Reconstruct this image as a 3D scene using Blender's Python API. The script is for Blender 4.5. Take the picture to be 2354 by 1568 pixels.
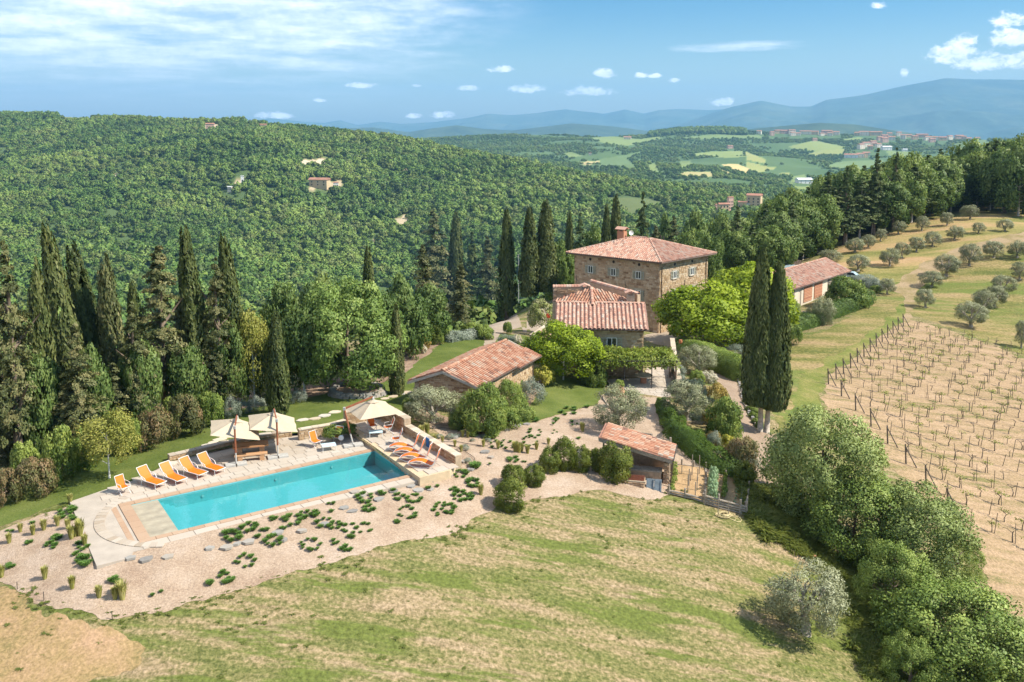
import bpy, math, random
import numpy as np
from mathutils import Vector, Matrix
sc = bpy.context.scene
R = math.radians
for o in list(bpy.data.objects): bpy.data.objects.remove(o)

# ------------------------------------------------------------------ camera, sky, sun, exposure
F, PITCH, HY, HC = 2050.0, R(7.4), 290.0, 22.0        # focal length in picture units (picture 2354 wide), tilt, eye level, height of the drone above the pool deck
PX, PY = 1177.0, HY + F*math.tan(PITCH)
cam = bpy.data.cameras.new('camera'); camo = bpy.data.objects.new('camera', cam); sc.collection.objects.link(camo)
camo.location = (0, 0, HC); camo.rotation_euler = (R(90)-PITCH, 0, 0)
cam.sensor_width = 36; cam.lens = 36*F/2354; cam.shift_y = -(784-PY)/2354
cam.clip_start = 1; cam.clip_end = 60000
sc.camera = camo

SUN_AZ, SUN_EL = R(100), R(46)                         # sun over the right shoulder: azimuth clockwise from straight ahead
SDIR = Vector((math.sin(SUN_AZ)*math.cos(SUN_EL), math.cos(SUN_AZ)*math.cos(SUN_EL), math.sin(SUN_EL)))
sun = bpy.data.lights.new('sun', 'SUN'); sun.energy = 4.9; sun.angle = R(0.53); sun.color = (1.0, 0.93, 0.80)
suno = bpy.data.objects.new('sun', sun); sc.collection.objects.link(suno)
suno.rotation_euler = SDIR.to_track_quat('Z', 'Y').to_euler()

world = bpy.data.worlds.new('World'); sc.world = world; world.use_nodes = True
SKY_STRENGTH = 0.15
sc.view_settings.view_transform = 'Standard'; sc.view_settings.look = 'None'
sc.view_settings.exposure = 0.80; sc.view_settings.gamma = 1; sc.view_settings.use_curve_mapping = False
sc.render.engine = 'CYCLES'
cy = sc.cycles
cy.use_denoising = True; cy.denoiser = 'OPENIMAGEDENOISE'
cy.max_bounces = 8; cy.diffuse_bounces = 4; cy.glossy_bounces = 3; cy.transmission_bounces = 6; cy.transparent_max_bounces = 12; cy.volume_bounces = 1
cy.use_adaptive_sampling = True; cy.adaptive_threshold = 0.02
cy.caustics_reflective = False; cy.caustics_refractive = False

def build_sky():
    nt = world.node_tree; nt.nodes.clear(); N, L = nt.nodes.new, nt.links.new
    out = N('ShaderNodeOutputWorld'); bg = N('ShaderNodeBackground'); L(bg.outputs[0], out.inputs[0]); bg.inputs[1].default_value = SKY_STRENGTH
    sky = N('ShaderNodeTexSky'); sky.sky_type = 'NISHITA'; sky.sun_disc = False; sky.sun_elevation = SUN_EL; sky.sun_rotation = SUN_AZ
    sky.altitude = 300; sky.air_density = 1.0; sky.dust_density = 1.6; sky.ozone_density = 3.0
    def m(op, a, b=None, c=None):
        n = N('ShaderNodeMath'); n.operation = op
        for i, v in enumerate((a, b, c)):
            if v is None: continue
            if isinstance(v, (int, float)): n.inputs[i].default_value = v
            else: L(v, n.inputs[i])
        return n.outputs[0]
    def ss(x, lo, hi):
        n = N('ShaderNodeMapRange'); n.interpolation_type = 'SMOOTHSTEP'; L(x, n.inputs[0]); n.inputs[1].default_value = lo; n.inputs[2].default_value = hi
        return n.outputs[0]
    tc = N('ShaderNodeTexCoord'); sep = N('ShaderNodeSeparateXYZ'); L(tc.outputs['Generated'], sep.inputs[0])
    X, Y, Z = sep.outputs
    az = m('MULTIPLY', m('ARCTAN2', X, Y), 57.29578); el = m('MULTIPLY', m('ARCSINE', Z), 57.29578)     # degrees
    def noise(vec, scale, detail=5, rough=0.55, dist=0.0):
        n = N('ShaderNodeTexNoise'); n.inputs['Scale'].default_value = scale; n.inputs['Detail'].default_value = detail; n.inputs['Roughness'].default_value = rough
        n.inputs['Distortion'].default_value = dist; L(vec, n.inputs['Vector']); return n.outputs[0]
    # high cloud deck: noise on a plane far overhead, so it flattens towards the horizon by itself
    zz = m('ADD', m('MAXIMUM', Z, 0.0), 0.06)
    cp = N('ShaderNodeCombineXYZ'); L(m('DIVIDE', X, zz), cp.inputs[0]); L(m('MULTIPLY', m('DIVIDE', Y, zz), 0.9), cp.inputs[1])
    n1 = noise(cp.outputs[0], 0.55, 7, 0.6, 0.4); n2 = noise(cp.outputs[0], 1.9, 6, 0.6, 0.2)
    side = ss(m('SUBTRACT', m('MULTIPLY', el, 1.25), az), 3.0, 17.0)       # the deck lies to the left and overhead
    deck = m('ADD', m('MULTIPLY', n1, 0.75), m('MULTIPLY', n2, 0.35))
    deck = m('MULTIPLY', m('MULTIPLY', ss(m('ADD', deck, m('MULTIPLY', side, 0.2)), 0.54, 0.96), side), ss(el, 0.3, 6.0))
    # fair-weather cumulus and one wisp, each at its own azimuth and height
    co = N('ShaderNodeCombineXYZ'); L(az, co.inputs[0]); L(m('MULTIPLY', el, 1.5), co.inputs[1])
    nz = noise(co.outputs[0], 1.3, 8, 0.66, 0.3)
    def cloud(cx, cyy, w, h):
        a0 = math.degrees(math.atan((cx-PX)/F)); e0 = math.degrees(math.atan((HY-cyy)/F)); wa = math.degrees(w/2/F); wh = math.degrees(h/2/F)
        dx = m('DIVIDE', m('SUBTRACT', az, a0), wa); dy = m('DIVIDE', m('SUBTRACT', el, e0), wh)
        dyb = m('MULTIPLY', m('MINIMUM', dy, 0.0), 1.5); dyt = m('MAXIMUM', dy, 0.0)
        return m('SUBTRACT', 1.0, m('ADD', m('MULTIPLY', dx, dx), m('ADD', m('MULTIPLY', dyb, dyb), m('MULTIPLY', dyt, dyt))))
    cum = None
    for c in ((1150,163,66,22),(1389,174,64,30),(1470,178,40,18),(1500,180,40,14),(1543,190,32,14),(1207,208,92,28),(1350,214,126,30),(1078,206,58,18),(833,200,82,18),
              (962,200,26,11),(1650,238,64,26),(1020,266,56,22),(955,268,44,16),(740,234,32,12),(640,268,100,22),(1998,41,40,20),(2170,150,110,52),(2190,125,70,42),(2240,165,120,50),(2300,120,90,52),(2290,85,70,40),(2330,165,90,44),(2065,182,20,34)):
        v = cloud(*c); cum = v if cum is None else m('MAXIMUM', cum, v)
    cum = ss(m('ADD', m('MULTIPLY', m('MAXIMUM', cum, -1.5), 0.7), m('MULTIPLY', m('SUBTRACT', nz, 0.5), 2.6)), -0.05, 0.75)
    cum = m('MULTIPLY', cum, 0.95)
    ws = cloud(1690, 120, 330, 34); wisp = m('MULTIPLY', ss(m('ADD', ws, m('MULTIPLY', m('SUBTRACT', n2, 0.5), 2.2)), 0.05, 1.3), 0.5)
    mixn = N('ShaderNodeMix'); mixn.data_type = 'RGBA'; mixn.clamp_factor = True
    L(m('MINIMUM', m('ADD', m('ADD', m('MULTIPLY', deck, 0.88), wisp), cum), 0.95), mixn.inputs[0])
    tint = N('ShaderNodeMix'); tint.data_type = 'RGBA'; tint.blend_type = 'MULTIPLY'; tint.inputs[0].default_value = 1.0
    L(sky.outputs[0], tint.inputs[6]); clear = N('ShaderNodeMix'); clear.data_type = 'RGBA'; L(ss(Z, 0.0, 0.15), clear.inputs[0])     # paler air low down, deep clean blue above
    clear.inputs[6].default_value = (0.80, 0.80, 0.70, 1); clear.inputs[7].default_value = (0.24, 0.46, 0.57, 1); L(clear.outputs[2], tint.inputs[7])
    L(tint.outputs[2], mixn.inputs[6])
    cc = N('ShaderNodeMix'); cc.data_type = 'RGBA'; L(ss(m('ADD', m('MULTIPLY', n2, 0.6), m('MULTIPLY', nz, 0.5)), 0.38, 0.72), cc.inputs[0]); cc.inputs[6].default_value = (5.2, 5.5, 6.1, 1); cc.inputs[7].default_value = (8.0, 7.9, 8.0, 1)
    L(cc.outputs[2], mixn.inputs[7]); L(mixn.outputs[2], bg.inputs[0])
build_sky()

# ------------------------------------------------------------------ helpers
C = sc.collection.objects
rng = np.random.default_rng(7); random.seed(7)
def tag(o, label=None, cat=None, group=None, kind=None):
    if label: o['label'] = label
    if cat: o['category'] = cat
    if group: o['group'] = group
    if kind: o['kind'] = kind
    return o
def empty(name, loc=(0,0,0), rz=0.0, label=None, cat=None, group=None):
    o = bpy.data.objects.new(name, None); C.link(o); o.location = loc; o.rotation_euler = (0,0,rz); o.empty_display_size = 0.3
    return tag(o, label, cat, group)
def mesh_np(name, V, faces, mat=None, tint=None, normals=None, smooth=False):
    """faces: list of (n,k) int arrays, one per polygon size"""
    if not isinstance(faces, (list, tuple)): faces = [faces]
    faces = [np.asarray(f, dtype=np.int32) for f in faces if len(f)]
    me = bpy.data.meshes.new(name); V = np.asarray(V, dtype=np.float32)
    me.vertices.add(len(V)); me.vertices.foreach_set('co', V.ravel())
    loops = np.concatenate([f.ravel() for f in faces]); tot = np.concatenate([np.full(len(f), f.shape[1], np.int32) for f in faces])
    me.loops.add(len(loops)); me.loops.foreach_set('vertex_index', loops)
    me.polygons.add(len(tot)); st = np.zeros(len(tot), np.int32); st[1:] = np.cumsum(tot)[:-1]
    me.polygons.foreach_set('loop_start', st)
    try: me.polygons.foreach_set('loop_total', tot)
    except Exception: pass
    me.polygons.foreach_set('use_smooth', np.full(len(tot), bool(smooth)))
    me.update(calc_edges=True)
    if tint is not None:
        a = me.attributes.new('tint', 'FLOAT', 'POINT'); a.data.foreach_set('value', np.asarray(tint, np.float32))
    if normals is not None:
        me.polygons.foreach_set('use_smooth', np.ones(len(tot), bool))
        me.normals_split_custom_set_from_vertices(np.asarray(normals, np.float32))
    if mat: me.materials.append(mat)
    return me
def obj(name, me, parent=None, loc=(0,0,0), rot=(0,0,0), scale=(1,1,1)):
    o = bpy.data.objects.new(name, me); C.link(o); o.location = loc; o.rotation_euler = rot; o.scale = scale
    if parent: o.parent = parent
    return o
KIDS = {}
def copy_tree(o, parent=None, loc=None, rz=None, label=None, group=None):
    c = o.copy(); C.link(c)
    if parent: c.parent = parent
    if loc is not None: c.location = loc
    if rz is not None: c.rotation_euler = (0, 0, rz)
    if label: c['label'] = label
    if group: c['group'] = group
    for ch in o.children:
        copy_tree(ch, c)
    return c
class MB:
    """collects boxes, tubes, prisms into one mesh"""
    def __init__(s): s.v = []; s.f = []; s.t = []
    def add(s, vs, fs, tint=0.5):
        b = len(s.v); s.v += [tuple(v) for v in vs]; s.f += [tuple(i+b for i in f) for f in fs]; s.t += [tint]*len(vs); return s
    def box(s, c, d, rz=0.0, tint=0.5, taper=1.0, axes=None):
        x, y, z = d[0]/2, d[1]/2, d[2]/2; vs = []
        for k, (a, b, e) in enumerate(((-1,-1,-1),(1,-1,-1),(1,1,-1),(-1,1,-1),(-1,-1,1),(1,-1,1),(1,1,1),(-1,1,1))):
            q = taper if e > 0 else 1.0
            p = Vector((a*x*q, b*y*q, e*z))
            if axes: p = axes[0]*p.x + axes[1]*p.y + axes[2]*p.z
            elif rz: p = Vector((p.x*math.cos(rz)-p.y*math.sin(rz), p.x*math.sin(rz)+p.y*math.cos(rz), p.z))
            vs.append(p + Vector(c))
        return s.add(vs, ((0,3,2,1),(4,5,6,7),(0,1,5,4),(1,2,6,5),(2,3,7,6),(3,0,4,7)), tint)
    def tube(s, pts, r, n=6, tint=0.5, cap=True):
        pts = [Vector(p) for p in pts]; rs = r if isinstance(r, (list, tuple)) else [r]*len(pts)
        vs = []; up0 = Vector((0,0,1))
        for i, p in enumerate(pts):
            d = (pts[min(i+1, len(pts)-1)] - pts[max(i-1, 0)]).normalized()
            u = d.cross(up0 if abs(d.z) < 0.95 else Vector((1,0,0))).normalized(); w = d.cross(u)
            for k in range(n):
                a = 2*math.pi*k/n; vs.append(p + (u*math.cos(a) + w*math.sin(a))*rs[i])
        fs = [(i*n+k, i*n+(k+1)%n, (i+1)*n+(k+1)%n, (i+1)*n+k) for i in range(len(pts)-1) for k in range(n)]
        if cap: fs += [tuple(range(n)), tuple(range((len(pts)-1)*n, len(pts)*n))[::-1]]
        return s.add(vs, fs, tint)
    def prism(s, poly, z0, z1, tint=0.5):
        n = len(poly); vs = [(p[0], p[1], z0) for p in poly] + [(p[0], p[1], z1) for p in poly]
        fs = [tuple(range(n))[::-1], tuple(range(n, 2*n))] + [(i, (i+1)%n, n+(i+1)%n, n+i) for i in range(n)]
        return s.add(vs, fs, tint)
    def slab(s, quad, t, tint=0.5):
        """a plate: top face given by its corners, thickness t straight down its normal"""
        q = [Vector(p) for p in quad]; nrm = (q[1]-q[0]).cross(q[-1]-q[0]).normalized(); n = len(q)
        vs = q + [p - nrm*t for p in q]
        return s.add(vs, [tuple(range(n)), tuple(range(n, 2*n))[::-1]] + [(i, n+i, n+(i+1)%n, (i+1)%n) for i in range(n)], tint)
    def lathe(s, prof, n=16, c=(0,0,0), tint=0.5):
        vs = []
        for r_, z in prof:
            for k in range(n): a = 2*math.pi*k/n; vs.append((c[0]+r_*math.cos(a), c[1]+r_*math.sin(a), c[2]+z))
        m_ = len(prof)
        fs = [(i*n+k, i*n+(k+1)%n, (i+1)*n+(k+1)%n, (i+1)*n+k) for i in range(m_-1) for k in range(n)]
        fs += [tuple(range(n))[::-1], tuple(range((m_-1)*n, m_*n))]
        return s.add(vs, fs, tint)
    def mesh(s, name, mat, smooth=False):
        me = bpy.data.meshes.new(name); me.from_pydata(s.v, [], s.f); me.update()
        a = me.attributes.new('tint', 'FLOAT', 'POINT'); a.data.foreach_set('value', np.asarray(s.t, np.float32))
        if smooth: me.polygons.foreach_set('use_smooth', [True]*len(me.polygons))
        if mat: me.materials.append(mat)
        return me
    def build(s, name, mat, parent=None, smooth=False, loc=(0,0,0), rot=(0,0,0)):
        return obj(name, s.mesh(name, mat, smooth), parent, loc, rot)

# ------------------------------------------------------------------ materials
def lin(c):
    return tuple(((v/255+0.055)/1.055)**2.4 if v/255 > 0.04045 else v/255/12.92 for v in c)
def new_mat(name):
    m = bpy.data.materials.new(name); m.use_nodes = True; nt = m.node_tree; b = nt.nodes['Principled BSDF']; return m, nt, b
def plain(name, col, rough=0.7, metal=0.0, spec=0.4, var=0.12, scale=3.0, bump=0.0):
    """one colour with slight grain, so that no surface is perfectly even"""
    m, nt, b = new_mat(name); N, L = nt.nodes.new, nt.links.new
    tc = N('ShaderNodeTexCoord'); n = N('ShaderNodeTexNoise'); n.inputs['Scale'].default_value = scale; n.inputs['Detail'].default_value = 6; L(tc.outputs['Object'], n.inputs['Vector'])
    r = N('ShaderNodeValToRGB'); r.color_ramp.elements[0].position = 0.3; r.color_ramp.elements[1].position = 0.7
    r.color_ramp.elements[0].color = (*[c*(1-var) for c in col], 1); r.color_ramp.elements[1].color = (*[min(1, c*(1+var)) for c in col], 1)
    L(n.outputs[0], r.inputs[0]); L(r.outputs[0], b.inputs['Base Color'])
    b.inputs['Roughness'].default_value = rough; b.inputs['Metallic'].default_value = metal; b.inputs['Specular IOR Level'].default_value = spec
    if bump:
        bp = N('ShaderNodeBump'); bp.inputs['Strength'].default_value = bump; L(n.outputs[0], bp.inputs['Height']); L(bp.outputs[0], b.inputs['Normal'])
    return m
def ramp_mat(name, cols, rough=0.8, scale=6.0, mottle=0.25, spec=0.3, objrand=0.0, bump=0.0):
    """colour picked by the piece's own tint (stones, tiles, slabs) and mottled by noise"""
    m, nt, b = new_mat(name); N, L = nt.nodes.new, nt.links.new
    at = N('ShaderNodeAttribute'); at.attribute_name = 'tint'
    tc = N('ShaderNodeNewGeometry'); n = N('ShaderNodeTexNoise'); n.inputs['Scale'].default_value = scale; n.inputs['Detail'].default_value = 5; L(tc.outputs['Position'], n.inputs['Vector'])
    ma = N('ShaderNodeMath'); ma.operation = 'MULTIPLY_ADD'; L(n.outputs[0], ma.inputs[0]); ma.inputs[1].default_value = mottle*2; ma.inputs[2].default_value = -mottle
    ad = N('ShaderNodeMath'); ad.operation = 'ADD'; L(at.outputs['Fac'], ad.inputs[0]); L(ma.outputs[0], ad.inputs[1]); src = ad.outputs[0]
    if objrand:
        oi = N('ShaderNodeObjectInfo'); mb = N('ShaderNodeMath'); mb.operation = 'MULTIPLY_ADD'; L(oi.outputs['Random'], mb.inputs[0]); mb.inputs[1].default_value = objrand; mb.inputs[2].default_value = -objrand/2
        a2 = N('ShaderNodeMath'); a2.operation = 'ADD'; L(src, a2.inputs[0]); L(mb.outputs[0], a2.inputs[1]); src = a2.outputs[0]
    r = N('ShaderNodeValToRGB'); el = r.color_ramp.elements
    while len(el) < len(cols): el.new(0.5)
    for i, c in enumerate(cols): el[i].position = i/(len(cols)-1); el[i].color = (*c, 1)
    L(src, r.inputs[0]); L(r.outputs[0], b.inputs['Base Color']); b.inputs['Roughness'].default_value = rough; b.inputs['Specular IOR Level'].default_value = spec
    if bump:
        bp = N('ShaderNodeBump'); bp.inputs['Strength'].default_value = bump; bp.inputs['Distance'].default_value = 0.05; L(n.outputs[0], bp.inputs['Height']); L(bp.outputs[0], b.inputs['Normal'])
    return m
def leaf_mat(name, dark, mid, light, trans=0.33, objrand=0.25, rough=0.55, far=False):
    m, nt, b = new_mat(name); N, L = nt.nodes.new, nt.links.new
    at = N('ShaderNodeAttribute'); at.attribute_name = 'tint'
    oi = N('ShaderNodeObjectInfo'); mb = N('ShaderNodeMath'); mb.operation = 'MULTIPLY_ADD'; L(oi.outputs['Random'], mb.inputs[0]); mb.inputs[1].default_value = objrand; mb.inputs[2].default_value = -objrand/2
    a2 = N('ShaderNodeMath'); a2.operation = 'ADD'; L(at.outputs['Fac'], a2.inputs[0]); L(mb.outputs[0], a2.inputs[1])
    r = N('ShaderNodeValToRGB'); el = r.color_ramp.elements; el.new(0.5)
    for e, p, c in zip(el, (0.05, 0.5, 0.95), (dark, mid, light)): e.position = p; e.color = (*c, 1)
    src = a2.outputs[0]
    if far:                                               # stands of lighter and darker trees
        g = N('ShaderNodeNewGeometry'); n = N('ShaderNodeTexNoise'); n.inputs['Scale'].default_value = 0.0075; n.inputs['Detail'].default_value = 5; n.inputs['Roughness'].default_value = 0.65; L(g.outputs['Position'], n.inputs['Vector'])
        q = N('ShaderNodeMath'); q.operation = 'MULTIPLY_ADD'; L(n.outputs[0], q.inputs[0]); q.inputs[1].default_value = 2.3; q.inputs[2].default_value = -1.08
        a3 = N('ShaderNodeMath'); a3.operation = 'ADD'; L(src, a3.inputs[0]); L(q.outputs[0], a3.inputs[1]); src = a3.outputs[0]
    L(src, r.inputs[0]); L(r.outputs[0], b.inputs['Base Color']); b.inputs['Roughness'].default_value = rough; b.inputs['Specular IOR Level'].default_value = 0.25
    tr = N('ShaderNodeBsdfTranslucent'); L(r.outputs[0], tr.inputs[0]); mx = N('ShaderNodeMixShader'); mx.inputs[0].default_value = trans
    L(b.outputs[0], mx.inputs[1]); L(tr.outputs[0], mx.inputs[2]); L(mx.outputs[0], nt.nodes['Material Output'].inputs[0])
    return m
M = {}
# ------------------------------------------------------------------ lie of the land: heights measured at spots of the photograph, joined by a thin-plate spline
def ray(x, y):
    a = (x-PX)/F; b = -(y-PY)/F
    return np.array([a, math.cos(PITCH)+b*math.sin(PITCH), -math.sin(PITCH)+b*math.cos(PITCH)])
def at(x, y, z=0.0):
    d = ray(x, y); t = (z-HC)/d[2]; return Vector((d[0]*t, d[1]*t, z))
def atY(x, y, Y):
    d = ray(x, y); t = Y/d[1]; return Vector((d[0]*t, Y, HC+d[2]*t))
def proj(P):
    X, Y, Z = P[0], P[1], P[2]-HC
    zc = Y*math.cos(PITCH)-Z*math.sin(PITCH); return (PX+F*X/zc, PY-F*(Y*math.sin(PITCH)+Z*math.cos(PITCH))/zc, zc)
SPOTS = [(0,1500,-1.6),(0,1340,-.9),(0,1215,-.5),(250,1420,-1.0),(250,1540,-1.8),(210,1312,-.14),(540,1250,-.2),(600,1400,-1.3),(600,1560,-2.2),(900,1200,-.5),(900,1270,-.9),
 (1000,1400,-2.1),(1000,1560,-3.1),(1100,1180,-1.1),(1300,1200,-2.0),(1300,1400,-3.2),(1300,1560,-4.1),(1600,1250,-3.5),(1600,1400,-4.4),(1600,1560,-5.3),(1850,1460,-6.0),(1850,1250,-4.9),
 (1980,1560,-7.0),(2150,1560,-8.4),(2354,1568,-9.6),(1905,883,-5.2),(2075,752,-4.8),(2030,1042,-6.3),(2116,1118,-7.0),(2211,1209,-7.9),(2354,1000,-7.6),(2354,1250,-8.9),(2354,860,-6.4),(2354,1450,-9.6),(2200,900,-6.3),
 (1755,990,-3.7),(1700,1180,-3.4),(1560,1140,-2.7),(1450,1110,-2.1),(1560,960,-2.5),(1500,900,-2.6),(1400,885,-2.6),(1480,1010,-2.2),(1200,1050,-.9),(1050,1010,-.5),(1250,960,-1.6),(1300,885,-2.3),(1160,990,-.8),
 (172,1152,-.14),(640,1045,0.25),(800,990,0.3),(1030,1085,-.15),(960,1110,-.3),(330,1277,-.12),(900,920,-.4),(760,890,-.6),(700,950,-.1),(1000,830,-1.6),(1120,775,-2.8),(1200,745,-4.0),(1230,860,-1.6),(960,930,-.7),
 (1513,766,-6),(1580,775,-5.6),(1640,830,-4.4),(1710,870,-4.0),(1650,870,-3.4),(1322,700,-6.4),(1627,700,-5.5),(1010,762,-3.2),(1217,705,-4.6),(1253,695,-5.2),(1150,737,-4.2),(1085,758,-3.4),
 (1870,705,-4.6),(1990,655,-4.0),(1850,770,-4.7),(1950,720,-4.5),(1830,860,-4.8),(1850,612,-3.0),(2060,640,-3.6),(1960,545,-1.0),(2230,487,1.5),(2354,495,2.2),(2354,560,0.2),(2250,600,-1.8),(2250,720,-5.4),(2354,760,-6.2),(2150,690,-4.6),(2100,560,-.8),
 (0,1150,-.6),(300,1010,-.7),(520,950,-.6),(620,920,-.7),(130,1090,-.6)]
SP = [tuple(at(x, y, z)) for x, y, z in SPOTS]
SP += [(-45,75,-3),(-60,60,-3),(-50,100,-9),(-34,100,-4.5),(-30,120,-11),(-18,112,-6),(-8,125,-11),(-60,150,-28),(-20,160,-27),(5,178,-22),(24,170,-14),(40,180,-12),(60,200,-9),(70,230,-6),(60,260,-20),(110,240,1.5),(150,260,2),
       (140,180,-4),(110,120,-11),(80,60,-13),(60,40,-12),(30,30,-6.5),(0,30,-3.5),(-30,30,-3),(-60,40,-2.5),(0,5,-3.5),(40,5,-8),(-40,5,-3.5),(-90,80,-10),(-90,30,-4),(90,300,-25),(0,300,-62),(-80,300,-70),(160,330,-8)]
SP = np.array(SP)
def _k(d2): return 0.5*d2*np.log(d2+1e-9)
_n = len(SP); _d2 = ((SP[:,None,:2]-SP[None,:,:2])**2).sum(-1); _A = np.zeros((_n+3, _n+3)); _A[:_n,:_n] = _k(_d2) + np.eye(_n)*6.0
_A[:_n,_n] = 1; _A[:_n,_n+1:] = SP[:,:2]; _A[_n,:_n] = 1; _A[_n+1:,:_n] = SP[:,:2].T
_W = np.linalg.solve(_A, np.concatenate([SP[:,2], [0,0,0]]))
def zt(X, Y):
    X = np.asarray(X, float); Y = np.asarray(Y, float); sh = X.shape; x = X.ravel(); y = Y.ravel(); out = np.empty(len(x))
    for i in range(0, len(x), 40000):
        a, b = x[i:i+40000], y[i:i+40000]; d2 = (a[:,None]-SP[None,:,0])**2 + (b[:,None]-SP[None,:,1])**2
        out[i:i+40000] = _k(d2)@_W[:_n] + _W[_n] + _W[_n+1]*a + _W[_n+2]*b
    return out.reshape(sh)
def G(x, y):
    """where the ground lies under this spot of the photograph"""
    d = ray(x, y); t = np.geomspace(22, 420, 240); P = np.array([0,0,HC])[None] + t[:,None]*d[None]
    below = P[:,2] < zt(P[:,0], P[:,1]); i = int(np.argmax(below)) if below.any() else len(t)-1
    lo, hi = t[max(i-1, 0)], t[i]
    tt = np.linspace(lo, hi, 60); Q = np.array([0,0,HC])[None] + tt[:,None]*d[None]; j = int(np.argmin(np.abs(Q[:,2]-zt(Q[:,0], Q[:,1]))))
    return Vector(Q[j])
def ppm(P):
    """picture units per metre at a point"""
    return F/(P[1]*math.cos(PITCH)-(P[2]-HC)*math.sin(PITCH))
def ground_z(x, y): return float(zt(np.array([x]), np.array([y]))[0])
# ------------------------------------------------------------------ ground materials
def ground_mat(name, cols, pos, scale, detail=8, rough=0.95, fine=(0.25, 18.0), stretch=None, bump=0.35, bscale=8.0, second=None, dist=0.0):
    """patchy ground: a large noise picks the colour, a fine one grains it; second = (colour, noise scale, threshold, softness) for bare or green patches"""
    m, nt, b = new_mat(name); N, L = nt.nodes.new, nt.links.new
    g = N('ShaderNodeNewGeometry'); vec = g.outputs['Position']
    if stretch:
        mp = N('ShaderNodeMapping'); mp.inputs['Rotation'].default_value = (0, 0, stretch[0]); mp.inputs['Scale'].default_value = (stretch[1], stretch[2], 1); L(vec, mp.inputs[0]); vec2 = mp.outputs[0]
    else: vec2 = vec
    n = N('ShaderNodeTexNoise'); n.inputs['Scale'].default_value = scale; n.inputs['Detail'].default_value = detail; n.inputs['Roughness'].default_value = 0.62; n.inputs['Distortion'].default_value = dist; L(vec2, n.inputs['Vector'])
    f = N('ShaderNodeTexNoise'); f.inputs['Scale'].default_value = fine[1]; f.inputs['Detail'].default_value = 4; f.inputs['Roughness'].default_value = 0.7; L(vec, f.inputs['Vector'])
    r = N('ShaderNodeValToRGB'); el = r.color_ramp.elements
    while len(el) < len(cols): el.new(0.5)
    for e, p, c in zip(el, pos, cols): e.position = p; e.color = (*c, 1)
    ma = N('ShaderNodeMath'); ma.operation = 'MULTIPLY_ADD'; L(f.outputs[0], ma.inputs[0]); ma.inputs[1].default_value = fine[0]; L(n.outputs[0], ma.inputs[2])
    sb = N('ShaderNodeMath'); sb.operation = 'SUBTRACT'; L(ma.outputs[0], sb.inputs[0]); sb.inputs[1].default_value = fine[0]/2
    L(sb.outputs[0], r.inputs[0]); col = r.outputs[0]
    if second:
        n3 = N('ShaderNodeTexNoise'); n3.inputs['Scale'].default_value = second[1]; n3.inputs['Detail'].default_value = 9; n3.inputs['Roughness'].default_value = 0.68; L(vec2, n3.inputs['Vector'])
        mr = N('ShaderNodeMapRange'); mr.interpolation_type = 'SMOOTHSTEP'; L(n3.outputs[0], mr.inputs[0]); mr.inputs[1].default_value = second[2]-second[3]; mr.inputs[2].default_value = second[2]+second[3]
        mx = N('ShaderNodeMix'); mx.data_type = 'RGBA'; L(mr.outputs[0], mx.inputs[0]); L(col, mx.inputs[6]); mx.inputs[7].default_value = (*second[0], 1); col = mx.outputs[2]
    hs = N('ShaderNodeMix'); hs.data_type = 'RGBA'; hs.blend_type = 'MULTIPLY'; hs.inputs[0].default_value = 1.0; L(col, hs.inputs[6])
    mr2 = N('ShaderNodeMapRange'); L(f.outputs[0], mr2.inputs[0]); mr2.inputs[1].default_value = 0.25; mr2.inputs[2].default_value = 0.75; mr2.inputs[3].default_value = 1-fine[0]*0.9; mr2.inputs[4].default_value = 1+fine[0]*0.9
    cc = N('ShaderNodeCombineColor'); [L(mr2.outputs[0], cc.inputs[k]) for k in range(3)]; L(cc.outputs[0], hs.inputs[7])
    L(hs.outputs[2], b.inputs['Base Color']); b.inputs['Roughness'].default_value = rough; b.inputs['Specular IOR Level'].default_value = 0.15
    bn = N('ShaderNodeTexNoise'); bn.inputs['Scale'].default_value = bscale; bn.inputs['Detail'].default_value = 5; L(vec, bn.inputs['Vector'])
    bp = N('ShaderNodeBump'); bp.inputs['Strength'].default_value = bump; bp.inputs['Distance'].default_value = 0.12; L(bn.outputs[0], bp.inputs['Height']); L(bp.outputs[0], b.inputs['Normal'])
    return m
M['field'] = ground_mat('mown_field', [(.112,.125,.036),(.172,.158,.060),(.25,.19,.10),(.31,.225,.14)], (.32,.46,.56,.70), .40, stretch=(R(-38), 0.38, 2.1), fine=(.6, 5.0), second=((.115,.135,.032), .34, .54, .06), bump=.7, bscale=5)
M['lawn'] = ground_mat('lawn_grass', [(0.079,0.107,0.020),(0.107,0.135,0.029),(0.144,0.163,0.042)], (.35,.5,.68), .35, fine=(.22, 9.0), bump=.5, bscale=6)
M['gravel'] = ground_mat('pale_gravel', [(0.301,0.209,0.145),(0.379,0.280,0.202),(0.435,0.334,0.259)], (.3,.5,.7), .5, fine=(.34, 9.0), bump=.45, bscale=16)
M['path'] = ground_mat('path_gravel', [(0.270,0.193,0.135),(0.336,0.246,0.180)], (.35,.65), .6, fine=(.26, 9.0), bump=.4, bscale=16)
M['meadow'] = ground_mat('meadow_grass', [(0.102,0.114,0.028),(0.164,0.152,0.045),(0.254,0.196,0.082),(0.303,0.213,0.111)], (.34,.45,.55,.68), .16, stretch=(R(48), 0.4, 1.6), fine=(.38, 3.0), second=((.13,.155,.036), .11, .55, .07), bump=.8, bscale=3)
M['vineyard'] = ground_mat('vineyard_soil', [(.18,.16,.062),(.31,.216,.122),(.385,.265,.165)], (.33,.45,.64), .7, stretch=(R(41), 0.22, 1.6), fine=(.32, 5.0), bump=.8, bscale=4)
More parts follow.
